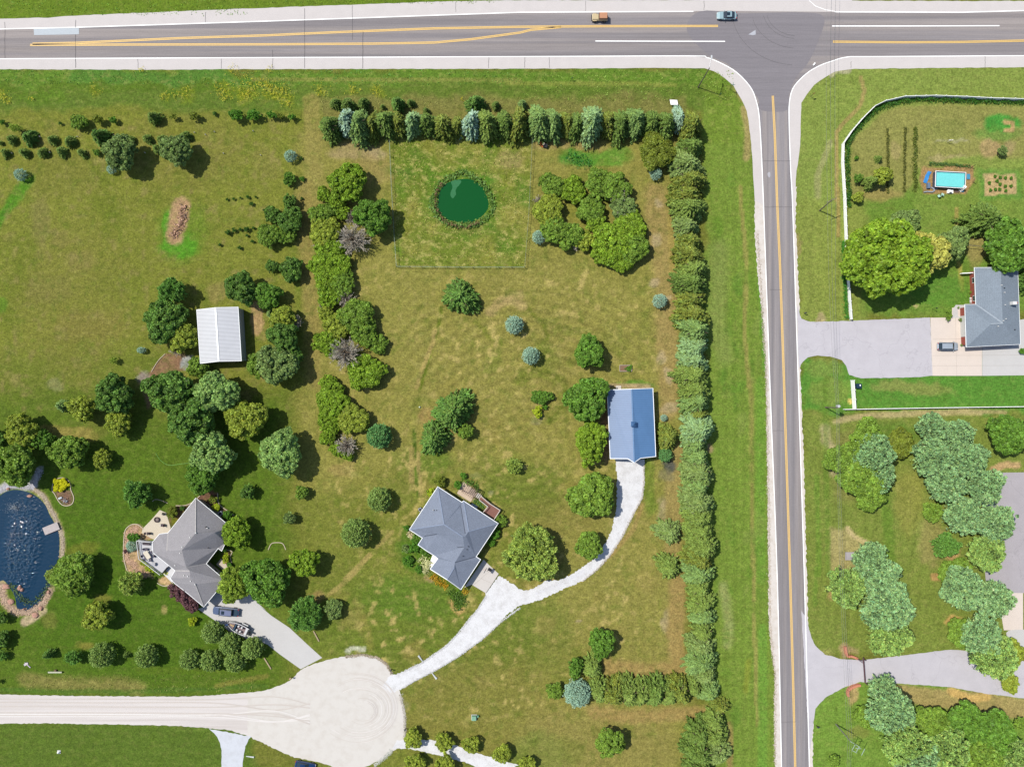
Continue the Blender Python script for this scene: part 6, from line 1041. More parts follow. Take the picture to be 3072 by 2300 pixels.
ins = offset([Wb[k] for k in ('a', 'b', 'c', 'd')], -.5); MB().prism(ins, -.02, 3.0).build('wall', plain((216, 218, 222), .7, .2, var=.04), rb_, local=cb)
q_ = (ins[2]+ins[3])/2; MB().box((q_.x, q_.y-.05, 0), (4.2, .08, 2.6)).build('barn_door', plain((236, 238, 242), .6, .2, var=.04), rb_, local=cb)
cu = BB(640, 835, 5.4); k_ = MB().box((cu.x, cu.y, 4.6), (1.0, 1.0, 1.0)).build('cupola', M_TRIM, rb_, local=cb); MB().box((cu.x, cu.y, 5.6), (1.25, 1.25, .55), 0, .05, .05).build('cupola_roof', plain((70, 110, 160), .5, .3), k_, local=cb)
rc = MB(); rc.beam(Wb['r']+Vector((0, 0, .02)), Wb['tip']+Vector((0, 0, .02)), .3, .05); rc.build('ridge_cap', plain((120, 156, 200), .5, .3), rb_, local=cb)
pd_ = MB().box(BB(352, 135), (1.25, .9, .12)); tag(pd_.build('door_slab', M_CONC), 'small square concrete slab at the top wall of the barn', 'slab')
# ------------------------------------------------------------------ fences, poles and wires
def fence_wire(pts, label):
    c = P(*pts[0]); e = empty('wire_fence', c, label, 'fence'); w_ = MB(); wm = plain((140, 160, 140), .6, .3, var=.05); Pm = plain((120, 118, 104), .8, .2)
    for a, b in zip(pts[:-1], pts[1:]):
        A_, B_ = P(*a), P(*b); L_ = (B_-A_).length; n = max(1, int(L_/3))
        for i in range(n+1): p = A_.lerp(B_, i/n); MB().tube(p, p+Vector((0, 0, 1.35)), .05, .045, 6).build('post', Pm, e, local=c)
        for z in (.25, .5, .75, 1.0): w_.beam(A_+Vector((0, 0, z)), B_+Vector((0, 0, z)), .012, .012)
        w_.beam(A_+Vector((0, 0, 1.25)), B_+Vector((0, 0, 1.25)), .05, .04)
    w_.build('wire', wm, e, local=c)
fence_wire([(1170, 424), (1176, 560), (1184, 700), (1191, 800), (1380, 802), (1574, 802), (1586, 640), (1594, 480), (1597, 408)], 'thin wire fence enclosing the green pond on three sides')
def fence_white(pts, h, wd, label, step=2.4):
    c = P(*pts[0]); e = empty('vinyl_fence', c, label, 'fence', 'white vinyl fences of the right-hand yards')
    for a, b in zip(pts[:-1], pts[1:]):
        A_, B_ = P(*a), P(*b); m_ = MB(); m_.beam(A_+Vector((0, 0, h*.5)), B_+Vector((0, 0, h*.5)), wd, h*.9); m_.build('panel', M_WHITE, e, local=c)
        L_ = (B_-A_).length; n = max(1, round(L_/step))
        for i in range(n): p = A_.lerp(B_, i/n); MB().box((p.x, p.y, 0), (.16, .16, h+.12), math.atan2((B_-A_).y, (B_-A_).x)).build('post', M_TRIM, e, local=c)
cv_ = [A3.px(*p) for p in ((2290, 838), (2100, 832), (1900, 826), (1700, 815), (1450, 806), (1200, 812), (1040, 848), (955, 890), (860, 985), (770, 1090), (698, 1195), (694, 1350), (703, 1500), (712, 1656))]+[B3.px(*p) for p in ((716, 250), (726, 500), (738, 750), (752, 950), (764, 1100))]
fence_white(cv_, 1.5, .09, 'curved white fence round the pool yard with green hedge inside')
fence_white([C3.px(712, 238), C3.px(1300, 228), C3.px(1800, 220), C3.px(2300, 214)], 1.2, .12, 'low white rail fence along the bottom of the narrow green lawn')
fence_white([B3.px(772, 1600), C3.px(788, 232)], 1.9, .10, 'tall short white fence panel beside the dark bin')
def pole(t, b, tp, h, label, r=.15, arm=None, lamp=False, rgb=(140, 126, 116)):
    B_ = t(*b); T_ = t(tp[0], tp[1], h); T_.z = h; e = empty('utility_pole', B_, label, 'utility pole'); m_ = plain(rgb, .85, .2, var=.15)
    MB().tube(B_, T_, r, r*.75, 10).build('pole', m_, e, local=B_)
    return e, B_, T_, m_
e1, b1_, T1, pm = pole(B3, (515, 195), (622, 105), 8.0, 'leaning wooden power pole beside the white fence')
MB().beam(T1+Vector((-1.2, -.5, -.4)), T1+Vector((1.2, .5, -.4)), .12, .12).build('crossarm', pm, e1, local=b1_)
e2, b2_, T2, pm2 = pole(C3, (562, 222), (668, 226), 8.0, 'power pole with grey transformer at the corner of white fences')
MB().tube(T2+Vector((.3, .35, -1.1)), T2+Vector((.3, .35, -.1)), .32, .32, 12).build('transformer', plain((214, 214, 222), .5, .4), e2, local=b2_)
e3, b3_, T3, pm3 = pole(D3, (650, 1297), (770, 1437), 8.4, 'power pole with pale cross frame in the lower right yard', rgb=(150, 150, 140))
fr_ = MB()
for a, b in (((785, 1510), (810, 1465)), ((800, 1455), (850, 1490)), ((785, 1515), (825, 1535)), ((820, 1525), (845, 1480)), ((862, 1555), (890, 1500)), ((770, 1440), (815, 1465)), ((812, 1495), (860, 1500))):
    A_ = D3(a[0], a[1], 7.6); B_ = D3(b[0], b[1], 7.6); fr_.beam(A_, B_, .09, .09)
fr_.build('crossarm_frame', plain((190, 210, 200), .6, .3), e3, local=b3_)
e4, b4_, T4, pm4 = pole(A2, (1585, 722), (1680, 560), 8.8, 'tall street lamp pole leaning towards the junction corner', r=.13, rgb=(132, 118, 112)); e4.name = 'street_lamp'; e4['category'] = 'street lamp'
tip = A2(1697, 470, 9.0); MB().tube(T4-Vector((0, 0, .2)), tip, .07, .05, 8).build('lamp_arm', plain((206, 208, 214), .4, .5, metal=.4), e4, local=b4_); MB().box(tip, (.35, .8, .16), 0, .7, .8).build('lamp_head', plain((226, 230, 236), .4, .4), e4, local=b4_)
wr = MB(); wm = plain((150, 152, 150), .5, .3)
for off in (-1.0, 0, 1.0):
    far_up = P(2500, -250, 8); pts = [far_up+Vector((off, 0, 0)), T1+Vector((off, .3*off, -.3)), T2+Vector((off*.3, 0, -.2)), T3+Vector((off*.5, 0, -.2)), P(2555, 2600, 8)]
    for a, b in zip(pts[:-1], pts[1:]):
        pr = a
        for i in range(1, 13):
            t_ = i/12; q_ = a.lerp(b, t_); q_.z -= 1.0*4*t_*(1-t_); wr.beam(pr, q_, .028, .028); pr = q_
tag(wr.build('power_line', wm), 'thin power wires running down past the side road', 'power line')
# ------------------------------------------------------------------ vehicles
def loft(mb, st, cap=True):
    vs = []; n = 8
    for (x, hw, z0, z1, cr) in st: vs += [(x, -hw*.94, z0), (x, -hw, z0+(z1-z0)*.35), (x, -hw*(1-cr*.25), z1-(z1-z0)*.2*cr), (x, -hw*(1-cr), z1), (x, hw*(1-cr), z1), (x, hw*(1-cr*.25), z1-(z1-z0)*.2*cr), (x, hw, z0+(z1-z0)*.35), (x, hw*.94, z0)]
    f = []
    for k in range(len(st)-1):
        for i in range(n): f.append((k*n+i, (k+1)*n+i, (k+1)*n+(i+1) % n, k*n+(i+1) % n))
    f.append(tuple(range(n))); m_ = (len(st)-1)*n; f.append(tuple(range(m_+n-1, m_-1, -1))); mb.add(vs, f, False); return mb
M_TYRE = plain((34, 34, 36), .8, .2); M_RIM = plain((150, 152, 158), .3, .5, metal=.6)
def car(label, loc, ang, L_, W_, Hh, rgb, roofrgb=None, style='sedan', name='car', cat='car', sunroof=False):
    """front is +x"""
    e = empty(name, loc, label, cat, None, ang); pm_ = plain(rgb, .28, .5, metal=.15, var=.02, coat=.8); h = L_/2; w_ = W_/2; bz = .92 if style != 'truck' else 1.05
    b = MB(); loft(b, [(-h, w_*.78, .38, bz*.82, .2), (-h+.22, w_*.95, .28, bz, .16), (-h*.3, w_, .25, bz+.02, .14), (h*.3, w_, .25, bz, .14), (h*.72, w_*.97, .26, bz-.08, .18), (h-.2, w_*.88, .3, bz-.2, .2), (h, w_*.7, .38, bz-.34, .25)]); b.build('body', pm_, e, bevel=.05, seg=2)
    if style == 'sedan': x0, x1, x2, x3 = -h*.78, -h*.42, h*.02, h*.36
    elif style == 'van': x0, x1, x2, x3 = -h*.94, -h*.74, h*.22, h*.56
    elif style == 'truck': x0, x1, x2, x3 = -h*.62, -h*.52, h*.30, h*.52
    else: x0, x1, x2, x3 = -h*.92, -h*.72, h*.18, h*.50
    g = MB(); loft(g, [(x0, w_*.80, bz-.04, bz+.01, .05), (x1, w_*.84, bz-.04, Hh-.05, .16), (x2, w_*.84, bz-.04, Hh-.05, .16), (x3, w_*.84, bz-.04, bz+.01, .05)]); g.build('windows', M_GLASS, e, bevel=.03)
    r = MB(); loft(r, [(x1-.03, w_*.70, Hh-.07, Hh-.02, .1), ((x1+x2)/2, w_*.74, Hh-.07, Hh+.02, .1), (x2+.03, w_*.70, Hh-.07, Hh-.02, .1)]); rf_ = r.build('roof', plain(roofrgb, .3, .5, coat=.6, var=.02) if roofrgb else pm_, e, bevel=.03)
    if sunroof: MB().box(((x1+x2)/2+.25*(1 if style == 'sedan' else 2.6), 0, Hh+.022), (.75, .8, .012)).build('sunroof', M_GLASS, rf_)
    if style in ('van', 'suv', 'truck'):
        for s_ in (-1, 1): MB().beam(((x1+.1), s_*w_*.66, Hh+.05), ((x2-.1), s_*w_*.66, Hh+.05), .05, .05).build('roof_rail', M_DARK, rf_)
    if style == 'truck': MB().box(((x0-h)/2+.06, 0, bz+.012), (x0+h-.35, W_*.84, .03)).build('bed_cover', plain((24, 62, 84), .5, .3), e)
    for (x, y) in ((-h*.62, -1), (-h*.62, 1), (h*.62, -1), (h*.62, 1)):
        wh = MB().tube((x, y*(w_-.20), .34), (x, y*(w_+.005), .34), .34, .34, 18).build('wheel', M_TYRE, e); MB().tube((x, y*(w_-.02), .34), (x, y*(w_+.02), .34), .2, .2, 12).build('rim', M_RIM, wh)
    for s_ in (-1, 1):
        MB().box((h-.14, s_*w_*.62, bz-.40), (.2, .38, .16)).build('headlight', plain((240, 240, 236), .2, .6), e, bevel=.03); MB().box((-h+.10, s_*w_*.72, bz-.28), (.16, .26, .3)).build('taillight', plain((196, 30, 36), .3, .5), e, bevel=.02); MB().box((x3-.25, s_*(w_+.10), bz-.02), (.14, .2, .14)).build('mirror', pm_, e, bevel=.02)
    return e
PI = math.pi
car('silver-blue sedan with dark sunroof driving left near the junction', A2(1815, 140), PI, 4.75, 1.85, 1.45, (176, 206, 214), style='sedan', sunroof=True)
car('silver grey minivan parked on the concrete forecourt', HR2(472, 815), .0, 5.0, 1.95, 1.7, (190, 202, 216), style='van', name='minivan', cat='van')
car('blue-grey pickup truck under the tree on the concrete drive', BO(672, 905), PI-math.radians(6), 6.3, 2.0, 1.85, (92, 110, 146), (126, 134, 168), style='truck', name='pickup_truck', cat='truck', sunroof=True)
car('dark blue car at the bottom edge of the gravel circle', P(918, 2291), -math.radians(11), 5.0, 1.9, 1.5, (12, 58, 112), style='sedan')
# open beige jeep-like off-roader
j = empty('offroad_car', A2(768, 158), 'beige off-road car with tan soft top driving left on the highway', 'off-road car', None, PI); bp = plain((226, 204, 160), .4, .4, coat=.4, var=.02)
MB().box((0, 0, .5), (3.7, 1.45, .45)).build('body', bp, j, bevel=.05); MB().box((1.05, 0, .95), (1.5, 1.25, .2), 0, .96, .9).build('hood', bp, j, bevel=.04); MB().box((-.75, 0, .95), (1.95, 1.6, .3)).build('tub', bp, j, bevel=.05)
MB().box((-.75, 0, 1.25), (1.95, 1.56, .62), 0, .94, .9).build('soft_top', plain((214, 158, 126), .85, .1, var=.08), j, bevel=.06); MB().box((.28, 0, 1.12), (.08, 1.4, .6)).build('windshield', M_GLASS, j)
for x in (-1.15, 1.2):
    for s_ in (-1, 1):
        wh = MB().tube((x, s_*.6, .4), (x, s_*.88, .4), .4, .4, 18).build('wheel', M_TYRE, j); MB().tube((x, s_*.86, .4), (x, s_*.9, .4), .2, .2, 12).build('rim', M_RIM, wh); MB().box((x, s_*.76, .84), (1.0, .3, .08), 0, .7, .9).build('fender', bp, j, bevel=.03)
MB().box((1.95, 0, .5), (.16, 1.5, .18)).build('bumper', M_DARK, j, bevel=.03); MB().tube((-1.86, 0, .95), (-1.66, 0, .95), .38, .38, 18).build('spare_wheel', M_TYRE, j)
for s_ in (-1, 1): MB().tube((1.8, s_*.45, .82), (1.87, s_*.45, .82), .12, .12, 12).build('headlight', plain((244, 240, 220), .2, .6), j)
# fishing boat on its trailer
bt = BO(1000, 1300); an = -math.radians(25)+PI; bo = empty('fishing_boat', bt, 'white open motor boat with grey deck parked on its trailer', 'boat', None, an)
def hull(s, z, xs=((-2.45, 1.0), (-1.2, 1.12), (.2, 1.12), (1.3, .92), (2.2, .52), (2.75, .08))): return [(x, -y*s, z) for x, y in xs]+[(x, y*s, z) for x, y in xs[::-1]]
hb = MB(); o_, i_, k_ = hull(1, 1.5), hull(.86, 1.5), hull(.6, .55); n = len(o_); d_ = hull(.84, 1.05)
hb.add(o_+k_, [(i, n+i, n+(i+1) % n, (i+1) % n) for i in range(n)]); hb.add(o_+i_, [(i, (i+1) % n, n+(i+1) % n, n+i) for i in range(n)]); hb.add(i_+d_, [(i, (i+1) % n, n+(i+1) % n, n+i) for i in range(n)]); hb.add(k_, [tuple(range(n))[::-1]])
hb.build('hull', plain((240, 240, 244), .3, .5, coat=.5, var=.02), bo); dk_ = MB(); dk_.add(hull(.845, 1.06), [tuple(range(n))]); dk_.build('deck', plain((156, 138, 140), .8, .2), bo)
MB().prism([(2.2, -.3, 0), (2.2, .3, 0), (1.1, .72, 0), (1.1, -.72, 0)], 1.07, 1.30).build('bow_deck', plain((150, 130, 128), .8, .2), bo); MB().box((1.6, 0, 1.31), (1.0, .14, .03)).build('deck_stripe', plain((240, 206, 120), .6, .3), bo)
MB().box((.72, 0, 1.07), (.5, 1.8, .62), 0, .6, .95).build('console', plain((52, 84, 108), .3, .5), bo, bevel=.05)
for x, y in ((.05, -.5), (.05, .5), (-.8, -.5), (-.8, .5)): st_ = MB().box((x, y, 1.07), (.48, .5, .42)).build('seat', plain((232, 232, 236), .6, .3), bo, bevel=.05); MB().box((x-.22, y, 1.45), (.1, .48, .3)).build('backrest', plain((60, 66, 84), .6, .3), st_, bevel=.03)
MB().box((-2.05, 0, 1.07), (.55, 1.7, .32)).build('rear_bench', plain((228, 228, 232), .6, .3), bo, bevel=.05); mo = MB().box((-2.85, 0, 1.1), (.62, .5, .62), 0, .8, .8).build('outboard_motor', M_DARK, bo, bevel=.08); MB().box((-2.8, 0, .45), (.2, .14, .7)).build('motor_leg', M_DARK, mo)
MB().tube((2.55, .15, 1.6), (2.95, .35, 1.75), .12, .1, 8).build('trolling_motor', plain((40, 92, 170), .4, .4), bo)
tr = empty('boat_trailer', bt, 'steel trailer carrying the white motor boat', 'trailer', None, an); f_ = MB(); f_.beam((-2.6, -.75, .5), (1.6, -.75, .5), .1, .1); f_.beam((-2.6, .75, .5), (1.6, .75, .5), .1, .1); f_.beam((1.6, -.75, .5), (3.6, 0, .5), .1, .1); f_.beam((1.6, .75, .5), (3.6, 0, .5), .1, .1); f_.beam((-1, -1.1, .45), (-1, 1.1, .45), .1, .1); f_.build('frame', plain((120, 124, 130), .4, .5, metal=.5), tr)
for x in (-1.4, -.7):
    for s_ in (-1, 1): wh = MB().tube((x, s_*1.08, .32), (x, s_*1.28, .32), .32, .32, 16).build('wheel', M_TYRE, tr); MB().tube((x, s_*1.26, .32), (x, s_*1.3, .32), .17, .17, 10).build('rim', M_RIM, wh)
for s_ in (-1, 1): MB().box((-1.05, s_*1.2, .68), (1.6, .3, .08)).build('mudguard', plain((226, 228, 232), .4, .4), tr, bevel=.03)
# person on a riding mower
mp_ = A2(300, 1198); ma = math.radians(150); mw = empty('riding_mower', mp_, 'orange and black riding mower at the foot of the conifer row', 'mower', None, ma); om = plain((236, 120, 30), .4, .4, coat=.4)
MB().box((.75, 0, .35), (.85, .6, .42), 0, .9, .85).build('hood', om, mw, bevel=.06); MB().box((-.15, 0, .28), (1.1, .7, .16)).build('chassis', M_DARK, mw, bevel=.03); MB().box((.1, 0, .10), (.9, 1.15, .16)).build('cutting_deck', om, mw, bevel=.05); st_ = MB().box((-.35, 0, .46), (.42, .44, .1)).build('seat', M_DARK, mw, bevel=.03); MB().box((-.58, 0, .52), (.1, .44, .38)).build('backrest', M_DARK, mw, bevel=.03); MB().box((-.95, 0, .2), (.6, .9, .6)).build('grass_bag', plain((60, 62, 64), .9, .1), mw, bevel=.08)
for x, r_, w2 in ((-.5, .27, .2), (.85, .19, .14)):
    for s_ in (-1, 1): MB().tube((x, s_*.36, r_), (x, s_*(.36+w2), r_), r_, r_, 16).build('wheel', M_TYRE, mw)
sw = MB(); [sw.tube((.22+.02, .17*math.cos(a), .84+.12*math.sin(a)), (.22+.02, .17*math.cos(a+.524), .84+.12*math.sin(a+.524)), .014, n=6) for a in np.arange(0, 6.28, .524)]; sw.tube((.3, 0, .6), (.24, 0, .84), .02, n=6); sw.build('steering_wheel', M_DARK, mw)
def skinned(name, verts, edges, mat, parent, root=0, sub=1):
    me = bpy.data.meshes.new(name); me.from_pydata([v[:3] for v in verts], edges, []); o = link(name, me, mat, parent); o.modifiers.new('skin', 'SKIN')
    if not me.skin_vertices: me.attributes.new('skin', 'FLOAT', 'POINT')
    for i, v_ in enumerate(verts): me.skin_vertices[0].data[i].radius = (v_[3], v_[3]); me.skin_vertices[0].data[i].use_root = (i == root)
    s_ = o.modifiers.new('sub', 'SUBSURF'); s_.levels = sub; s_.render_levels = sub; return o
vs = [(-.35, 0, .62, .15), (-.33, 0, .80, .14), (-.30, 0, 1.0, .16), (-.29, 0, 1.12, .12), (-.27, 0, 1.20, .06), (-.26, 0, 1.27, .075), (-.24, 0, 1.37, .095), (-.24, 0, 1.44, .07)]; es = [(i, i+1) for i in range(7)]
for s_ in (-1, 1):
    k = len(vs); vs += [(-.29, s_*.17, 1.08, .065), (-.20, s_*.25, .86, .05), (.02, s_*.21, .84, .04), (.16, s_*.18, .86, .032), (.20, s_*.175, .88, .034)]; es += [(3, k), (k, k+1), (k+1, k+2), (k+2, k+3), (k+3, k+4)]
    for f in range(4): m_ = len(vs); y = s_*.175+(f-1.5)*.02; vs += [(.245, y, .90+.004*f, .010), (.262, y, .875, .009), (.25, y, .855, .008)]; es += [(k+4, m_), (m_, m_+1), (m_+1, m_+2)]
    m_ = len(vs); vs += [(.20, s_*.135, .87, .011), (.225, s_*.125, .855, .010)]; es += [(k+4, m_), (m_, m_+1)]
    k = len(vs); vs += [(-.30, s_*.11, .60, .10), (.10, s_*.17, .66, .075), (.22, s_*.17, .40, .05), (.22, s_*.17, .34, .045), (.36, s_*.17, .32, .04)]; es += [(0, k), (k, k+1), (k+1, k+2), (k+2, k+3), (k+3, k+4)]
pe = empty('person', mp_, 'person in white shirt and dark shorts sitting on the riding mower', 'person', None, ma)
skinned('body', vs, es, plain((206, 158, 128), .6, .3, var=.04), pe)
sv = [(-.35, 0, .66, .17), (-.33, 0, .82, .165), (-.30, 0, 1.0, .18), (-.29, 0, 1.12, .13)]+[x for s_ in (-1, 1) for x in ((-.29, s_*.17, 1.085, .085), (-.24, s_*.225, .95, .075))]; skinned('shirt', sv, [(0, 1), (1, 2), (2, 3), (3, 4), (4, 5), (3, 6), (6, 7)], plain((236, 236, 238), .8, .1, var=.04), pe)
sv = [(-.35, 0, .62, .175)]+[x for s_ in (-1, 1) for x in ((-.28, s_*.12, .60, .12), (.02, s_*.165, .64, .098))]; skinned('shorts', sv, [(0, 1), (1, 2), (0, 3), (3, 4)], plain((52, 56, 72), .8, .1), pe)
MB().sphere((-.245, 0, 1.43), .105, 1, .95, .75).build('cap', plain((236, 232, 224), .7, .2), pe)
for s_ in (-1, 1): MB().sphere((-.16, s_*.035, 1.39), .014).build('eye', M_DARK, pe); MB().sphere((-.245, s_*.098, 1.375), .022, .6, .5, 1.2).build('ear', plain((206, 158, 128), .6, .3, var=.04), pe)
MB().sphere((-.142, 0, 1.365), .018).build('nose', plain((206, 158, 128), .6, .3, var=.04), pe); MB().box((-.155, 0, 1.325), (.01, .05, .01)).build('mouth', plain((150, 80, 76), .6, .3), pe)
# ------------------------------------------------------------------ decks, patios, garden furniture and small things
M_WOOD = plain((150, 106, 96), .8, .2, var=.12, sc=4); M_CREAM = plain((230, 220, 210), .7, .2, var=.05); M_RAIL = plain((226, 226, 228), .6, .3, var=.04)
def deck(name, label, t, pts, z, mat, rails, railmat, cat='deck', h=.95):
    c = t(*pts[0]); e = empty(name, c, label, cat); MB().prism([t(u, v, z) for u, v in pts], z-.18, z).build('floor', mat, e, local=c)
    for a, b in rails:
        A_, B_ = t(a[0], a[1], z), t(b[0], b[1], z); A_.z = B_.z = z; r = MB(); r.beam(A_+Vector((0, 0, h)), B_+Vector((0, 0, h)), .14, .07); r.beam(A_+Vector((0, 0, .12)), B_+Vector((0, 0, .12)), .06, .06); n = max(2, int((B_-A_).length/.28))
        for i in range(1, n): p = A_.lerp(B_, i/n); r.beam(p+Vector((0, 0, .12)), p+Vector((0, .001, h)), .04, .04)
        r.build('railing', railmat, e, local=c)
    for (u, v) in pts: p = t(u, v, z); MB().box((p.x, p.y, 0), (.16, .16, z-.18)).build('leg', M_CREAM, e, local=c)
    return e, c
deck('wooden_deck', 'red-brown wooden deck ramp with cream rails behind the blue-roofed house', HM, [(1560, 530), (1690, 640), (1905, 780), (1790, 955), (1590, 820), (1680, 715), (1520, 590)], 1.0, M_WOOD, [((1560, 530), (1700, 650)), ((1700, 650), (1905, 780)), ((1905, 780), (1795, 945)), ((1520, 590), (1680, 715)), ((1680, 715), (1590, 820))], M_CREAM)
deck('white_deck', 'pale grey deck with dark glass railing beside the grey-roofed house', HL2, [(340, 110), (610, 140), (600, 320), (900, 580), (780, 720), (560, 590), (380, 440)], 1.6, plain((214, 214, 220), .7, .2, var=.03), [((340, 110), (600, 140)), ((340, 110), (380, 440)), ((380, 440), (580, 590)), ((580, 590), (770, 735))], M_RAIL)
e, c = deck('lower_deck', 'white landing beside the pale grey deck with yellow mat', HL2, [(905, 590), (1025, 680), (925, 790), (985, 870), (950, 890), (800, 740)], .7, plain((236, 236, 240), .7, .2, var=.02), [((905, 590), (790, 730))], M_DARK)
p = HL2(845, 718, .72); MB().box((p.x, p.y, .703), (.95, .8, .03), math.radians(-35)).build('doormat', plain((222, 224, 124), .8, .1), e, local=c)
flat('patio', [HL.px(*p) for p in ((735, 540), (850, 590), (935, 870), (900, 965), (730, 985), (640, 1090), (540, 1040), (400, 960), (420, 880), (560, 740), (640, 650))], .05, conc('patio_slab', (228, 216, 196), .04), thick=.04)
flat('patio', [HM.px(*p) for p in ((1225, 265), (1500, 460), (1385, 600), (1360, 640), (1110, 480))], .05, conc('paver_patio', (226, 204, 182), .06), thick=.04); flat('patio', [HM.px(*p) for p in ((1500, 470), (1570, 520), (1520, 590), (1445, 540))], .04, M_CREAM, thick=.03)
flat('patio', [HL2.px(*p) for p in ((1770, 560), (1860, 450), (1980, 590), (1950, 700))], .05, conc('entry_slab', (222, 208, 190), .05), thick=.04); flat('porch_slab', [HM2.px(*p) for p in ((660, 390), (780, 450), (640, 650), (600, 610), (610, 520))], .10, M_WHITE, thick=.08); flat('porch_slab', [HM.px(*p) for p in ((1370, 690), (1390, 655), (1490, 715), (1480, 765))], .30, plain((180, 196, 214), .7, .2), thick=.3)
# pergola
pg = HM(1320, 430); e = empty('pergola', pg, 'brown slatted pergola over the paver patio behind the blue-roofed house', 'pergola'); m_ = plain((122, 92, 84), .8, .2, var=.15); zt = 2.5
A_, B_, C_, D_ = HM(1300, 290, zt), HM(1500, 430, zt), HM(1400, 580, zt), HM(1200, 450, zt)
for p in (A_, B_, C_, D_): MB().box((p.x, p.y, 0), (.14, .14, zt)).build('post', m_, e, local=pg)
for i in range(8): t_ = i/7; r = MB(); r.beam(A_.lerp(B_, t_)+Vector((0, 0, .1)), D_.lerp(C_, t_)+Vector((0, 0, .1)), .07, .14); r.build('rafter', m_, e, local=pg)
for i in range(9): t_ = i/8; r = MB(); r.beam(A_.lerp(D_, t_)+Vector((0, 0, .22)), B_.lerp(C_, t_)+Vector((0, 0, .22)), .05, .05); r.build('lath', m_, e, local=pg)
# edgings
def edging(pts, t, label, wd=.16, rgb=(222, 206, 184)):
    mb = MB(); p = smooth([t.px(*q_) for q_ in pts], 5); w_ = [P(*q_) for q_ in p]
    n = len(w_); vs = []
    for i in range(n):
        d = (w_[min(i+1, n-1)]-w_[max(i-1, 0)]).normalized(); s_ = Vector((-d.y, d.x, 0))*wd/2; vs += [w_[i]-s_, w_[i]+s_, w_[i]+s_+Vector((0, 0, .14)), w_[i]-s_+Vector((0, 0, .14))]
    mb.add(vs, [(4*i+k, 4*i+(k+1) % 4, 4*i+4+(k+1) % 4, 4*i+4+k) for i in range(n-1) for k in range(4)]); return tag(mb.build('garden_edging', plain(rgb, .8, .2, var=.08)), label, 'edging', 'curbed edgings of the left garden')
edging([(430, 885), (340, 812), (240, 802), (150, 850), (90, 950), (68, 1250), (80, 1450), (130, 1640), (190, 1740)], HL, 'long curved edging left of the rock bed beside the deck')
edging([(690, 900), (760, 940), (840, 955), (940, 925), (990, 880)], HL2, 'short edging round the small rock bed below the deck'); edging([(1030, 460), (1200, 455), (1330, 400), (1480, 270), (1530, 190)], HL, 'edging sweeping up to the grey roof tip'); edging([(1800, 230), (1805, 370), (1850, 460), (1990, 560), (2100, 640)], HL, 'edging right of the grey roof tip'); edging([(1900, 1260), (2060, 1300), (2030, 1400), (2060, 1520)], HL, 'curved edging of the entry bed under the lime tree')
edging([(520, 235), (530, 160), (580, 110), (650, 108), (700, 160), (705, 220), (735, 300), (720, 360), (670, 382), (620, 372), (580, 330), (545, 265), (520, 235)], LP, 'keyhole-shaped edging of the golden shrub bed'); edging([(125, 1400), (150, 1350), (200, 1340), (245, 1350), (270, 1400)], C1, 'round edging at the foot of the huge green tree'); edging([(600, 380), (660, 345), (760, 365), (880, 415)], HL, 'thin curved edging in the shadow of the drooping tree', .10); edging([(1255, 1530), (1310, 1440), (1370, 1380)], B0, 'diagonal timber edging of the mulch path by the shed', .12)
# dock
dk = LP(520, 605); e = empty('boat_dock', dk, 'small grey wooden dock at the right shore of the garden pond', 'dock'); a_ = math.radians(22)
pl = MB(); [pl.box((dk.x+(i-9)*.2*math.cos(a_), dk.y+(i-9)*.2*math.sin(a_), .42), (.185, 1.85, .06), a_) for i in range(19)]; pl.build('planks', plain((206, 196, 196), .8, .2, var=.08), e, local=dk)
for i, j_ in ((-1, -1), (-1, 1), (1, -1), (1, 1)): x, y = i*1.6, j_*.8; MB().tube((dk.x+x*math.cos(a_)-y*math.sin(a_), dk.y+x*math.sin(a_)+y*math.cos(a_), -.1), (dk.x+x*math.cos(a_)-y*math.sin(a_), dk.y+x*math.sin(a_)+y*math.cos(a_), .42), .06, n=8).build('pile', M_DARK, e, local=dk)
# furniture
def table(c, sx, sy, h, ang, label, mat): e = empty('table', c, label, 'table', None, ang); MB().box((0, 0, h-.05), (sx, sy, .05)).build('tabletop', mat, e, bevel=.02); [MB().box((i*sx*.42, k*sy*.40, 0), (.06, .06, h-.05)).build('leg', M_DARK, e) for i in (-1, 1) for k in (-1, 1)]; return e
def chair(c, ang, label, mat, group=None, s=1.0):
    e = empty('chair', c, label, 'chair', group, ang); MB().box((0, 0, .40), (.55*s, .55*s, .07)).build('seat', mat, e, bevel=.02); MB().box((-.27*s, 0, .47), (.08, .55*s, .5)).build('backrest', mat, e, bevel=.02); [MB().box((i*.23*s, k*.23*s, 0), (.05, .05, .40)).build('leg', M_DARK, e) for i in (-1, 1) for k in (-1, 1)]; return e
DZ = 1.6; gm = plain((110, 104, 120), .7, .2); tb = HL2(525, 375, DZ); table(tb, 1.9, 1.1, .75, math.radians(-58), 'long cream dining table on the pale grey deck', plain((236, 224, 204), .6, .2))
for i, (u, v, a) in enumerate(((440, 390, 30), (475, 450, 60), (600, 330, 210), (640, 400, 210), (455, 280, -60), (505, 275, -100), (570, 470, 100))): chair(HL2(u, v, DZ), math.radians(a), 'grey deck chair, %s around the long cream table' % ORD[i], gm, 'chairs around the deck table')
lo = HL2(495, 175, DZ); e = empty('garden_sofa', lo, 'dark wicker bench against the upper railing of the pale deck', 'sofa', None, math.radians(-4)); MB().box((0, 0, .35), (1.7, .6, .12)).build('seat', plain((96, 88, 96), .8, .1), e, bevel=.03); MB().box((0, .3, .45), (1.7, .1, .45)).build('backrest', plain((70, 64, 72), .8, .1), e, bevel=.03); [MB().box((i*.75, k*.22, 0), (.07, .07, .35)).build('leg', M_DARK, e) for i in (-1, 1) for k in (-1, 1)]
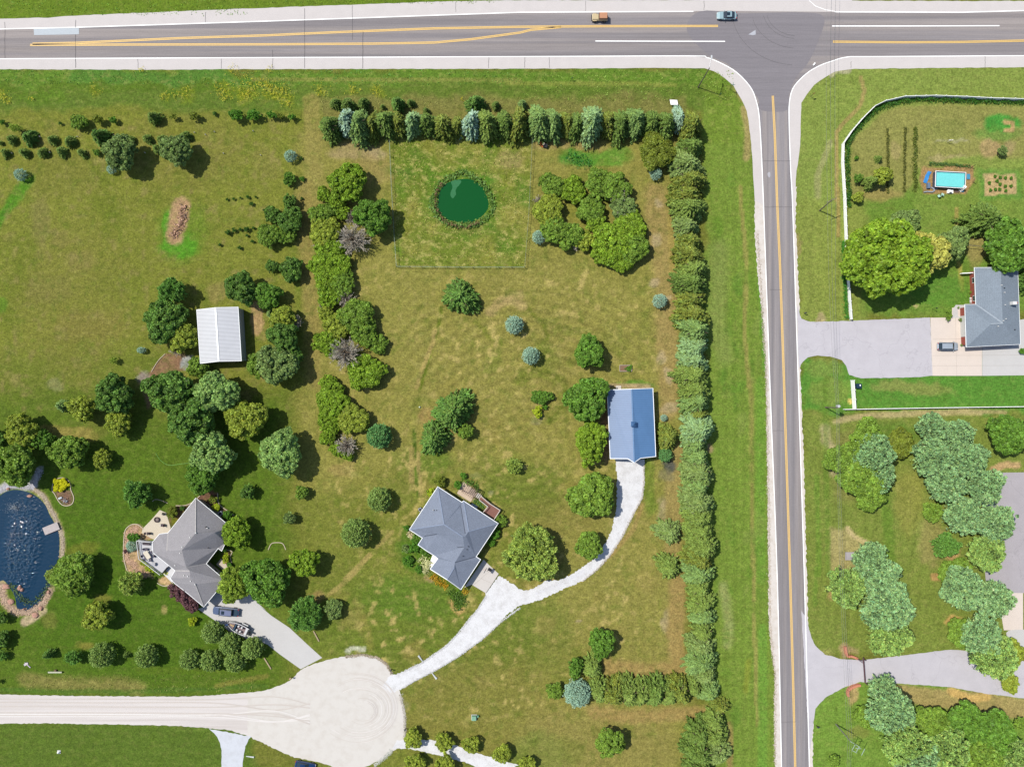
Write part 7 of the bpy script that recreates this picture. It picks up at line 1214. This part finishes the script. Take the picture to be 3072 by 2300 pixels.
um = HL2(640, 545, DZ); e = empty('side_table', um, 'small dark table with folded cover on the middle of the pale deck', 'table'); MB().tube((0, 0, .6), (0, 0, .65), .45, .42, 14).build('tabletop', plain((190, 190, 196), .6, .3), e); MB().tube((0, 0, 0), (0, 0, .6), .05, .05, 8).build('leg', M_DARK, e)
fp = HL(688, 715); e = empty('fire_pit', fp, 'round dark fire pit on the patio beside the grey-roofed house', 'fire pit'); MB().lathe((0, 0, 0), [(.60, 0), (.66, .38), (.54, .40), (.48, .15), (.05, .12)], 20).build('ring', plain((92, 80, 84), .9, .1, var=.2, sc=6), e); MB().tube((0, 0, .12), (0, 0, .2), .42, .3, 10).build('ashes', plain((150, 140, 136), .95, .1), e)
chair(HL(805, 815), math.radians(180), 'big dark armchair by the round fire pit', plain((104, 88, 96), .8, .1), None, 1.2); table(HL(752, 815), .35, .6, .4, 0, 'small cream side table beside the dark armchair', M_CREAM); chair(HL(810, 610), math.radians(230), 'dark metal chair against the stone edge above the fire pit', M_DARK); chair(HL(495, 965), 0, 'light framed chair on the lower patio', plain((190, 170, 160), .7, .2)); chair(HL(555, 965), math.radians(180), 'dark chair facing left on the lower patio', plain((60, 50, 60), .7, .2))
# air conditioners, bins, boxes
def acunit(c, label, rgb=(210, 214, 224), s=.8, ang=0.0): e = empty('air_conditioner', c, label, 'air conditioner', None, ang); MB().box((0, 0, 0), (s, s, .8)).build('casing', plain(rgb, .5, .4), e, bevel=.04); MB().tube((0, 0, .80), (0, 0, .83), s*.38, s*.38, 16).build('fan_grille', M_DARK, e)
acunit(HL(1868, 598), 'white air conditioner at the upper right wall of the grey house', s=.95, ang=.6); acunit(HM(440, 770), 'grey air conditioner left of the blue-roofed house', (170, 176, 188), .8, .5)
b_ = empty('trash_bin', WF(1450, 70), 'dark blue bin behind the tall short white fence panel', 'bin'); MB().box((0, 0, 0), (1.0, 1.0, 1.05), 0, 1.1, 1.1).build('body', plain((36, 78, 104), .5, .3), b_, bevel=.05); MB().box((0, 0, 1.06), (1.12, 1.12, .08)).build('lid', plain((28, 60, 84), .5, .3), b_, bevel=.03); MB().box((.2, .15, 1.15), (.25, .35, .02)).build('sticker', M_WHITE, b_)
u_ = empty('utility_box', D1(1828, 1240), 'green utility box on the lawn below the white drive', 'utility box'); MB().box((0, 0, 0), (1.1, 1.1, .8), 0, .95, .9).build('cabinet', plain((140, 190, 160), .6, .3), u_, bevel=.04); MB().box((0, 0, .01), (1.35, 1.35, .06)).build('base', M_CONC2, u_)
MBp = MB().box(D1(1860, 1225), (.35, .35, .7)); tag(MBp.build('pedestal_box', plain((120, 180, 150), .6, .3)), 'small green pedestal beside the green utility box', 'pedestal')
def pipe(t, a, b, label, wide=.28): A_, B_ = t(*a), t(*b); A_.z = B_.z = .12; mb = MB().tube(A_, B_, .10, wide, 12); tag(mb.build('culvert_pipe', plain((226, 230, 230), .6, .3, var=.05)), label, 'culvert pipe', 'culvert pipe ends at the gravel drives')
pipe(D1, (1405, 780), (1368, 728), 'white flared culvert end above the narrow gravel drive'); pipe(D1, (1478, 870), (1518, 920), 'white flared culvert end below the narrow gravel drive'); pipe(D0, (2040, 1560), (2105, 1568), 'white culvert end right of the pale lower drive', .2)
def mailbox(t, u, v, label, rgb=(60, 62, 70), ang=0.0, two=False):
    c = t(u, v); e = empty('mailbox', c, label, 'mailbox', None, ang); MB().box((0, 0, 0), (.12, .12, 1.05)).build('post', plain((110, 84, 66), .9, .1), e)
    m_ = MB(); m_.lathe((0, 0, 1.05), [(.19, 0), (.2, .12), (.14, .2), (.02, .24)], 12, True, 1.5, .8); m_.build('box', plain(rgb, .5, .4), e); MB().box((.28, 0, 1.1), (.02, .2, .14)).build('door', M_RIM, e)
mailbox(D1, 1145, 840, 'dark mailbox at the top right of the gravel circle', ang=.4); mailbox(D1, 1262, 1327, 'dark mailbox at the right edge of the gravel circle', ang=.1); mailbox(D1, 318, 905, 'pinkish mailbox at the upper left of the gravel circle', (214, 170, 150), .5); mailbox(B3, 385, 1045, 'dark mailbox beside the side road above the parking drive'); mailbox(D3, 487, 1307, 'dark mailbox beside the side road below the grey drive')
def sign(t, base, top, label, rgb, w_=.7, h_=.6, z=2.2, ang=.5):
    c = t(*base); e = empty('road_sign', c, label, 'road sign', None, ang); MB().tube((0, 0, 0), (0, 0, z), .04, n=8).build('post', M_RIM, e); m_ = MB(); n = 8; m_.tube((0, -.03, z-h_/2), (0, .03, z-h_/2), w_/2, w_/2, 8); m_.build('plate', plain(rgb, .5, .3), e)
sign(A3, (440, 800), 0, 'red octagonal sign with grey back beside the junction corner', (150, 60, 56), .75); sign(A2, (1755, 800), 0, 'green sign on the grass inside the junction corner', (40, 110, 70), .55, ang=0.1); sign(A2, (540, 660), 0, 'green marker sign in the grass below the highway', (50, 110, 60), .5, z=1.4)
sn = A2(1845, 740); e = empty('street_name_sign', sn, 'green street name sign post at the curb of the junction', 'street sign'); MB().tube((0, 0, 0), (0, 0, 2.6), .04, n=8).build('post', M_RIM, e); MB().box((0, 0, 2.6), (.95, .04, .18)).build('name_plate', plain((60, 140, 120), .5, .3), e); MB().box((0, 0, 2.8), (.04, .95, .18)).build('name_plate', plain((60, 140, 120), .5, .3), e)
# advertising board by the conifer row
bd = SG(470, 560); e = empty('notice_board', bd, 'tilted white board with orange stripes above the conifer row', 'board'); rt = Matrix.Rotation(math.radians(-32), 3, 'X')
MB().box((0, 0, .8), (1.75, 1.75, .06), rot=rt).build('panel', M_WHITE, e, bevel=.01); [MB().box((x, -.03, .87), (w2, 1.35, .012), rot=rt).build('stripe', plain((222, 130, 96), .7, .2), e) for x, w2 in ((-.38, .16), (.02, .34), (.34, .12))]
[MB().tube((x, .55, 0), (x, .55, .7), .05, n=8).build('leg', M_RIM, e) for x in (-.7, .7)]; MB().beam((-.9, .95, .15), (.9, .75, .15), .16, .1).build('footing', plain((206, 196, 190), .8, .2), e)
# portable basketball hoop lying on the apron
bk = HM2(1690, 640); e = empty('basketball_hoop', bk, 'portable basketball hoop on the concrete apron by the garage', 'basketball hoop', None, math.radians(-30)); r = MB(); r.box((.35, 0, 0), (.9, .7, .22)); r.build('base', M_DARK, e, bevel=.05); MB().tube((.2, 0, .2), (-.35, 0, 2.9), .05, n=8).build('pole', M_DARK, e); MB().box((-.75, 0, 2.6), (.05, 1.3, .85)).build('backboard', plain((60, 60, 66), .4, .4), e)
rg = MB(); [rg.tube((-1.0+.23*math.cos(a), .23*math.sin(a), 2.7), (-1.0+.23*math.cos(a+.524), .23*math.sin(a+.524), 2.7), .012, n=6) for a in np.arange(0, 6.28, .524)]; rg.build('rim', plain((220, 90, 40), .5, .3), e)
# raised bed, keyhole bed ornament, bird bath, playthings
rbx = B2(985, 1500); e = empty('raised_bed', rbx, 'low wooden raised bed above the barn', 'raised bed'); r = MB(); r.box((0, .72, 0), (2.9, .12, .3)); r.box((0, -.72, 0), (2.9, .12, .3)); r.box((-1.45, 0, 0), (.12, 1.32, .3)); r.box((1.45, 0, 0), (.12, 1.32, .3)); r.build('frame', plain((196, 184, 174), .8, .2), e); MB().box((0, 0, 0), (2.7, 1.3, .2)).build('soil', plain((150, 120, 96), .95, .1), e)
tree(B2, 1010, 1500, 30, 'shrub', 'low green plants growing in the wooden raised bed', h=.5)
orn = LP(655, 325); e = empty('garden_ornament', orn, 'windmill-like metal ornament in the mulch of the keyhole bed', 'ornament'); [MB().beam((0, 0, .5), (.8*math.cos(a), .8*math.sin(a), .55), .16, .03).build('blade', plain((110, 104, 108), .5, .4), e) for a in np.arange(0, 6.28, 1.047)]; MB().tube((0, 0, 0), (0, 0, .55), .06, n=8).build('stand', M_DARK, e)
for i, (u, v, a) in enumerate(((605, 305, .4), (655, 335, -.3))): tag(MB().box(LP(u, v), (.9, .45, .35), a).build('garden_bench', plain((206, 214, 222), .5, .3), bevel=.04), ('small pale bench on the left of the keyhole bed', 'small pale bench at the bottom of the keyhole bed')[i], 'bench')
tt = A0(1100, 1000)
bb_ = D0(490, 1525); e = empty('lawn_ornament', bb_, 'small white cone ornament on the bottom left lawn', 'ornament'); MB().box((0, 0, 0), (.8, .8, .12)).build('base', M_CONC2, e); MB().lathe((0, 0, .12), [(.4, 0), (.3, .3), (.05, .6)], 4).build('cone', M_WHITE, e)
sw_ = D0(465, 862); e = empty('teeter_board', sw_, 'long pale plank on a stand above the gravel road', 'plank stand'); MB().box((0, 0, .45), (3.3, .35, .08)).build('plank', plain((206, 206, 184), .7, .2), e); MB().box((0, .3, 0), (.5, .5, .45)).build('stand', plain((130, 110, 90), .9, .1), e)
w8 = D0(225, 800); wl_ = MB(); wl_.beam((w8.x-.5, w8.y+.4, .1), (w8.x+.9, w8.y-.8, .15), .2, .12); wl_.beam((w8.x-.6, w8.y-.2, .15), (w8.x+.3, w8.y+.3, .15), .5, .16); tag(wl_.build('driftwood', plain((216, 206, 214), .8, .2)), 'pale driftwood log on the lower left lawn', 'driftwood')
for t_, a, b, lb in ((D1, (500, 525), (545, 610), 'weathered timber post lying below the bluish tree'), (D1, (92, 748), (148, 838), 'pale timber post lying left of the concrete drive')):
    m_ = MB(); m_.beam(t_(*a)+Vector((0, 0, .15)), t_(*b)+Vector((0, 0, .15)), .28, .2); tag(m_.build('timber_post', plain((190, 172, 140), .85, .2)), lb, 'timber post', 'timber posts beside the concrete drive')
for i, (t_, u, v) in enumerate(((A0, 648, 1133), (A0, 1780, 1092), (A0, 2100, 1085), (A0, 1205, 1265), (A0, 420, 1262), (A0, 1855, 1270), (A0, 2162, 1285), (A0, 950, 1120), (A0, 105, 1268), (A0, 338, 1133), (A0, 1615, 1098), (A0, 1705, 1115))):
    c = t_(u, v); e = empty('marker_stake', c, 'white stake with pale tube in the planted lawn, %s of the scattered markers' % ORD[i], 'stake', 'planting stakes'); MB().tube((0, 0, 0), (0, 0, .5), .10, .09, 8).build('tube', plain((226, 222, 216), .7, .2), e); MB().tube((0, 0, 0), (0, 0, .9), .02, n=5).build('stick', M_CREAM, e)
# chimneys of bare stumps, small hydrants
hy = C1(1378, 220); e = empty('yard_ball', hy, 'small white and green ball on the centre lawn', 'ball'); MB().sphere((0, 0, .22), .22).build('ball', plain((226, 240, 214), .5, .3), e)
tag(MB().box(C3(775, 1452), (2.8, 1.9, .12)).build('concrete_slab', M_DRV2), 'grey slab on the worn ground above the pale tree clump', 'slab')
m_ = MB(); m_.beam(B3(1745, 480, 1.6), B3(1878, 494, 1.6), .1, .1); m_.tube(B3(1750, 482), B3(1750, 482, 1.6), .05); m_.tube(B3(1870, 494), B3(1870, 494, 1.6), .05); tag(m_.build('clothes_line', M_RIM), 'grey clothes line bar between trees above the ranch house', 'clothes line')
lp_ = B3(1445, 1010); e = empty('yard_lamp', lp_, 'dark yard lamp on the lawn left of the ranch house', 'lamp'); MB().tube((0, 0, 0), (0, 0, 1.9), .04, n=8).build('post', M_DARK, e); MB().box((0, 0, 1.9), (.3, .3, .3), 0, .6, .6).build('lantern', M_DARK, e)
# drive gateway: brick wings, rails, post and swinging bar
bw = plain((226, 150, 120), .85, .2, var=.18, sc=4)
for i, (pts, lb) in enumerate((([AR.px(340, 370), AR.px(390, 640), AR.px(560, 670), AR.px(720, 740)], 'upper curved red brick wing wall of the drive gateway'), ([D3.px(745, 1060), D3.px(745, 1010), D3.px(800, 975), D3.px(845, 968)], 'lower curved red brick wing wall of the drive gateway'))):
    m_ = MB(); w_ = [P(*q_) for q_ in smooth(pts, 4)]
    for a, b in zip(w_[:-1], w_[1:]): m_.beam(a+Vector((0, 0, .4)), b+Vector((0, 0, .4)), .5, .8)
    tag(m_.build('brick_wall', bw), lb, 'brick wall', 'brick wings of the drive gateway')
gt = AR(985, 1500); e = empty('drive_gate', gt, 'brown metal bar gate swung across the grey drive', 'gate'); gmt = plain((104, 74, 80), .6, .3); r = MB(); r.beam(AR(985, 1490, 1.2), AR(930, 730, 1.2), .24, .2); r.build('gate_bar', gmt, e, local=gt); r = MB(); r.beam(AR(935, 850, 1.2), AR(720, 760, 1.0), .1, .1); r.beam(AR(935, 915, 1.2), AR(720, 760, .5), .1, .1); r.build('brace', gmt, e, local=gt); MB().tube(gt, gt+Vector((0, 0, 1.5)), .14, n=10).build('post', gmt, e, local=gt); p = AR(930, 760); MB().tube(p, p+Vector((0, 0, 1.3)), .1, n=10).build('post', gmt, e, local=gt)
# swimming pool and things round it
sw1, sw2, sw3, sw4 = PO(505, 470, 1.3), PO(1080, 500, 1.3), PO(1065, 800, 1.3), PO(495, 765, 1.3); c = (sw1+sw3)/2; c.z = 0; e = empty('swimming_pool', c, 'rectangular above-ground pool full of turquoise water', 'pool')
oo = [sw1, sw2, sw3, sw4]; io = offset(oo, -.14); wl_ = MB(); vs = []
for i in range(4): vs += [(oo[i].x, oo[i].y, 0), (oo[i].x, oo[i].y, 1.3), (io[i].x, io[i].y, 1.3), (io[i].x, io[i].y, .5)]
wl_.add(vs, [(4*i+k, 4*((i+1) % 4)+k, 4*((i+1) % 4)+k+1, 4*i+k+1) for i in range(4) for k in range(3)]); wl_.build('pool_wall', plain((88, 94, 110), .6, .3), e, local=c); g = MB(); ring(g, [Vector((p.x, p.y, 1.32)) for p in oo], .1, .1); g.build('pool_rim', M_WHITE, e, local=c)
wa = MB(); wa.add([(p.x, p.y, 1.14) for p in io], [(0, 3, 2, 1)]); wa.build('pool_water', plain((134, 240, 240), .12, .5, var=.05, sc=1), e, local=c); inl = MB(); inl.add([(p.x, p.y, z) for p in offset(oo, -.145) for z in (1.15, 1.29)], [(2*i, 2*((i+1) % 4), 2*((i+1) % 4)+1, 2*i+1) for i in range(4)]); inl.build('liner', plain((40, 176, 190), .5, .3), e, local=c)
ld = PO(975, 820); e2_ = empty('pool_ladder', ld, 'white A-frame ladder at the lower right corner of the pool', 'ladder', None, math.radians(-28)); [MB().beam((s_*.3, -.7, 0), (s_*.3, .1, 1.7), .07, .07).build('rail', M_WHITE, e2_) for s_ in (-1, 1)]; [MB().beam((-.3, -.7+.16*k, .34*k), (.3, -.7+.16*k, .34*k), .12, .04).build('rung', M_WHITE, e2_) for k in range(1, 5)]; MB().box((0, .2, 1.62), (.7, .45, .06)).build('platform', M_WHITE, e2_)
ch_ = PO(765, 870); e = empty('pool_steps', ch_, 'white plastic steps and crates below the pool', 'steps'); MB().box((-.35, 0, 0), (.65, .9, .5)).build('step', M_WHITE, e, bevel=.03); MB().box((.4, 0, 0), (.65, .9, .35)).build('step', M_WHITE, e, bevel=.03); MB().box((-.1, -.3, .5), (.5, .15, .3)).build('handle', M_DARK, e)
tag(MB().box(PO(900, 865), (1.1, .55, .12)).build('doormat', plain((120, 100, 92), .9, .1)), 'brown mat beside the white pool steps', 'mat'); tg = PO(330, 600); e = empty('tarpaulin', tg, 'crumpled bright blue tarpaulin strip left of the pool', 'tarpaulin')
R5 = random.Random(8); tv = []; tp_ = [PO(*p) for p in ((380, 480), (330, 560), (305, 640), (265, 730))]; m_ = MB()
for a, b in zip(tp_[:-1], tp_[1:]):
    for k in range(3): t_ = k/3; p = a.lerp(b, t_); tv.append(p)
vs = []
for p in tv:
    for k in range(4): vs.append((p.x-tg.x+(k-1.5)*.28, p.y-tg.y+(k-1.5)*-.08, .05+R5.uniform(0, .22)))
m_.add(vs, [(4*i+k, 4*i+k+1, 4*i+5+k, 4*i+4+k) for i in range(len(tv)-1) for k in range(3)], True); m_.build('sheet', plain((60, 150, 226), .5, .3, var=.1), e)
tag(MB().box(PO(340, 760), (.7, 1.4, .7), 0, .9, .95).build('storage_box', plain((112, 134, 164), .6, .3), bevel=.05), 'blue-grey storage box at the lower left pool corner', 'box'); hs = PO(350, 880); pu = MB(); [pu.tube(PO(u, v)+Vector((0, 0, .2)), PO(u2, v2)+Vector((0, 0, .2)), .16, n=8) for (u, v), (u2, v2) in zip(((260, 880), (330, 870), (420, 880), (470, 850), (440, 810), (400, 790)), ((330, 870), (420, 880), (470, 850), (440, 810), (400, 790), (520, 820)))]; tag(pu.build('pool_hose', plain((170, 178, 190), .6, .3)), 'grey ribbed pool hose coiled at the lower left pool corner', 'hose')
tag(MB().box(PO(1125, 580), (.8, 1.3, .25)).build('pool_float', plain((80, 160, 200), .5, .3), bevel=.08), 'blue pool float lying right of the pool', 'float'); tag(MB().box(PO(1010, 860), (.7, .45, .2)).build('pool_float', plain((80, 170, 196), .5, .3), bevel=.06), 'small blue tub under the pool ladder', 'tub')
chair(PO(610, 935), 1.0, 'larger mint lawn chair below the pool', plain((196, 236, 220), .6, .3), None, 1.2); chair(PO(540, 960), 2.2, 'smaller mint lawn chair below the pool', plain((196, 236, 220), .6, .3))
lb_ = MB(); [lb_.tube(PO(a, b)+Vector((0, 0, .15)), PO(a2, b2)+Vector((0, 0, .15)), .05, .03, 6) for a, b, a2, b2 in ((340, 345, 410, 385), (600, 350, 710, 395), (900, 350, 970, 415), (1180, 400, 1270, 345), (1190, 410, 1250, 430), (1220, 685, 1280, 720))]; tag(lb_.build('branches', plain((96, 74, 64), .9, .1)), 'dark cut branches lying along the top edge of the pool yard', 'branches', kind='stuff')
sc_ = A3(1572, 1175); e = empty('scarecrow_post', sc_, 'pale cross-shaped garden post above the pool', 'post'); MB().tube((0, 0, 0), (0, 0, 1.8), .05, n=8).build('post', M_CREAM, e); MB().beam((-.5, 0, 1.5), (.5, 0, 1.5), .08, .06).build('crossbar', M_WHITE, e)
m_ = MB(); m_.beam(A3(460, 542)+Vector((0, 0, .15)), A3(476, 522)+Vector((0, 0, .15)), .3, .2); tag(m_.build('bundle', M_WHITE), 'white rolled bundle on the asphalt at the right junction corner', 'bundle')
hose_ = smooth([C0.px(*p) for p in ((1290, 600), (1330, 660), (1400, 700), (1500, 690), (1590, 680))], 8); m_ = MB(); w_ = [P(*q_)+Vector((0, 0, .05)) for q_ in hose_]; [m_.tube(a, b, .05, n=6) for a, b in zip(w_[:-1], w_[1:])]; tag(m_.build('garden_hose', plain((130, 190, 90), .5, .3)), 'pale green garden hose curving over the left lawn', 'hose')
# tyre-polished planters on the ranch forecourt
for i, (u, v, lb) in enumerate(((530, 1290, 'leafy plants at the corner of the forecourt walk'), (780, 1370, 'pale green shrub by the garage corner'), (725, 1115, 'potted plant by the porch steps'))): tree(HR, u, v, (85, 55, 24)[i], 'ggray' if i else 'green', lb, h=(1.3, .9, .6)[i], ry=(120, 50, 24)[i], name='shrub', cat='shrub')
tree(HR2, 795, 785, 34, 'ggray', 'small shrub beside the parked minivan nose', h=.6, name='shrub', cat='shrub'); tree(B3, 2195, 1360, 30, 'shrub', 'shrub at the right edge of the concrete forecourt'); tree(HR, 975, 800, 30, 'oshrub', 'round shrub in the porch bed of the ranch house', h=.7)
flat('walkway', [HR.px(*p) for p in ((670, 1060), (860, 1060), (860, 1150), (710, 1150), (720, 1300), (860, 1330), (600, 1330), (610, 1150))], .04, M_CONC2, thick=.03)
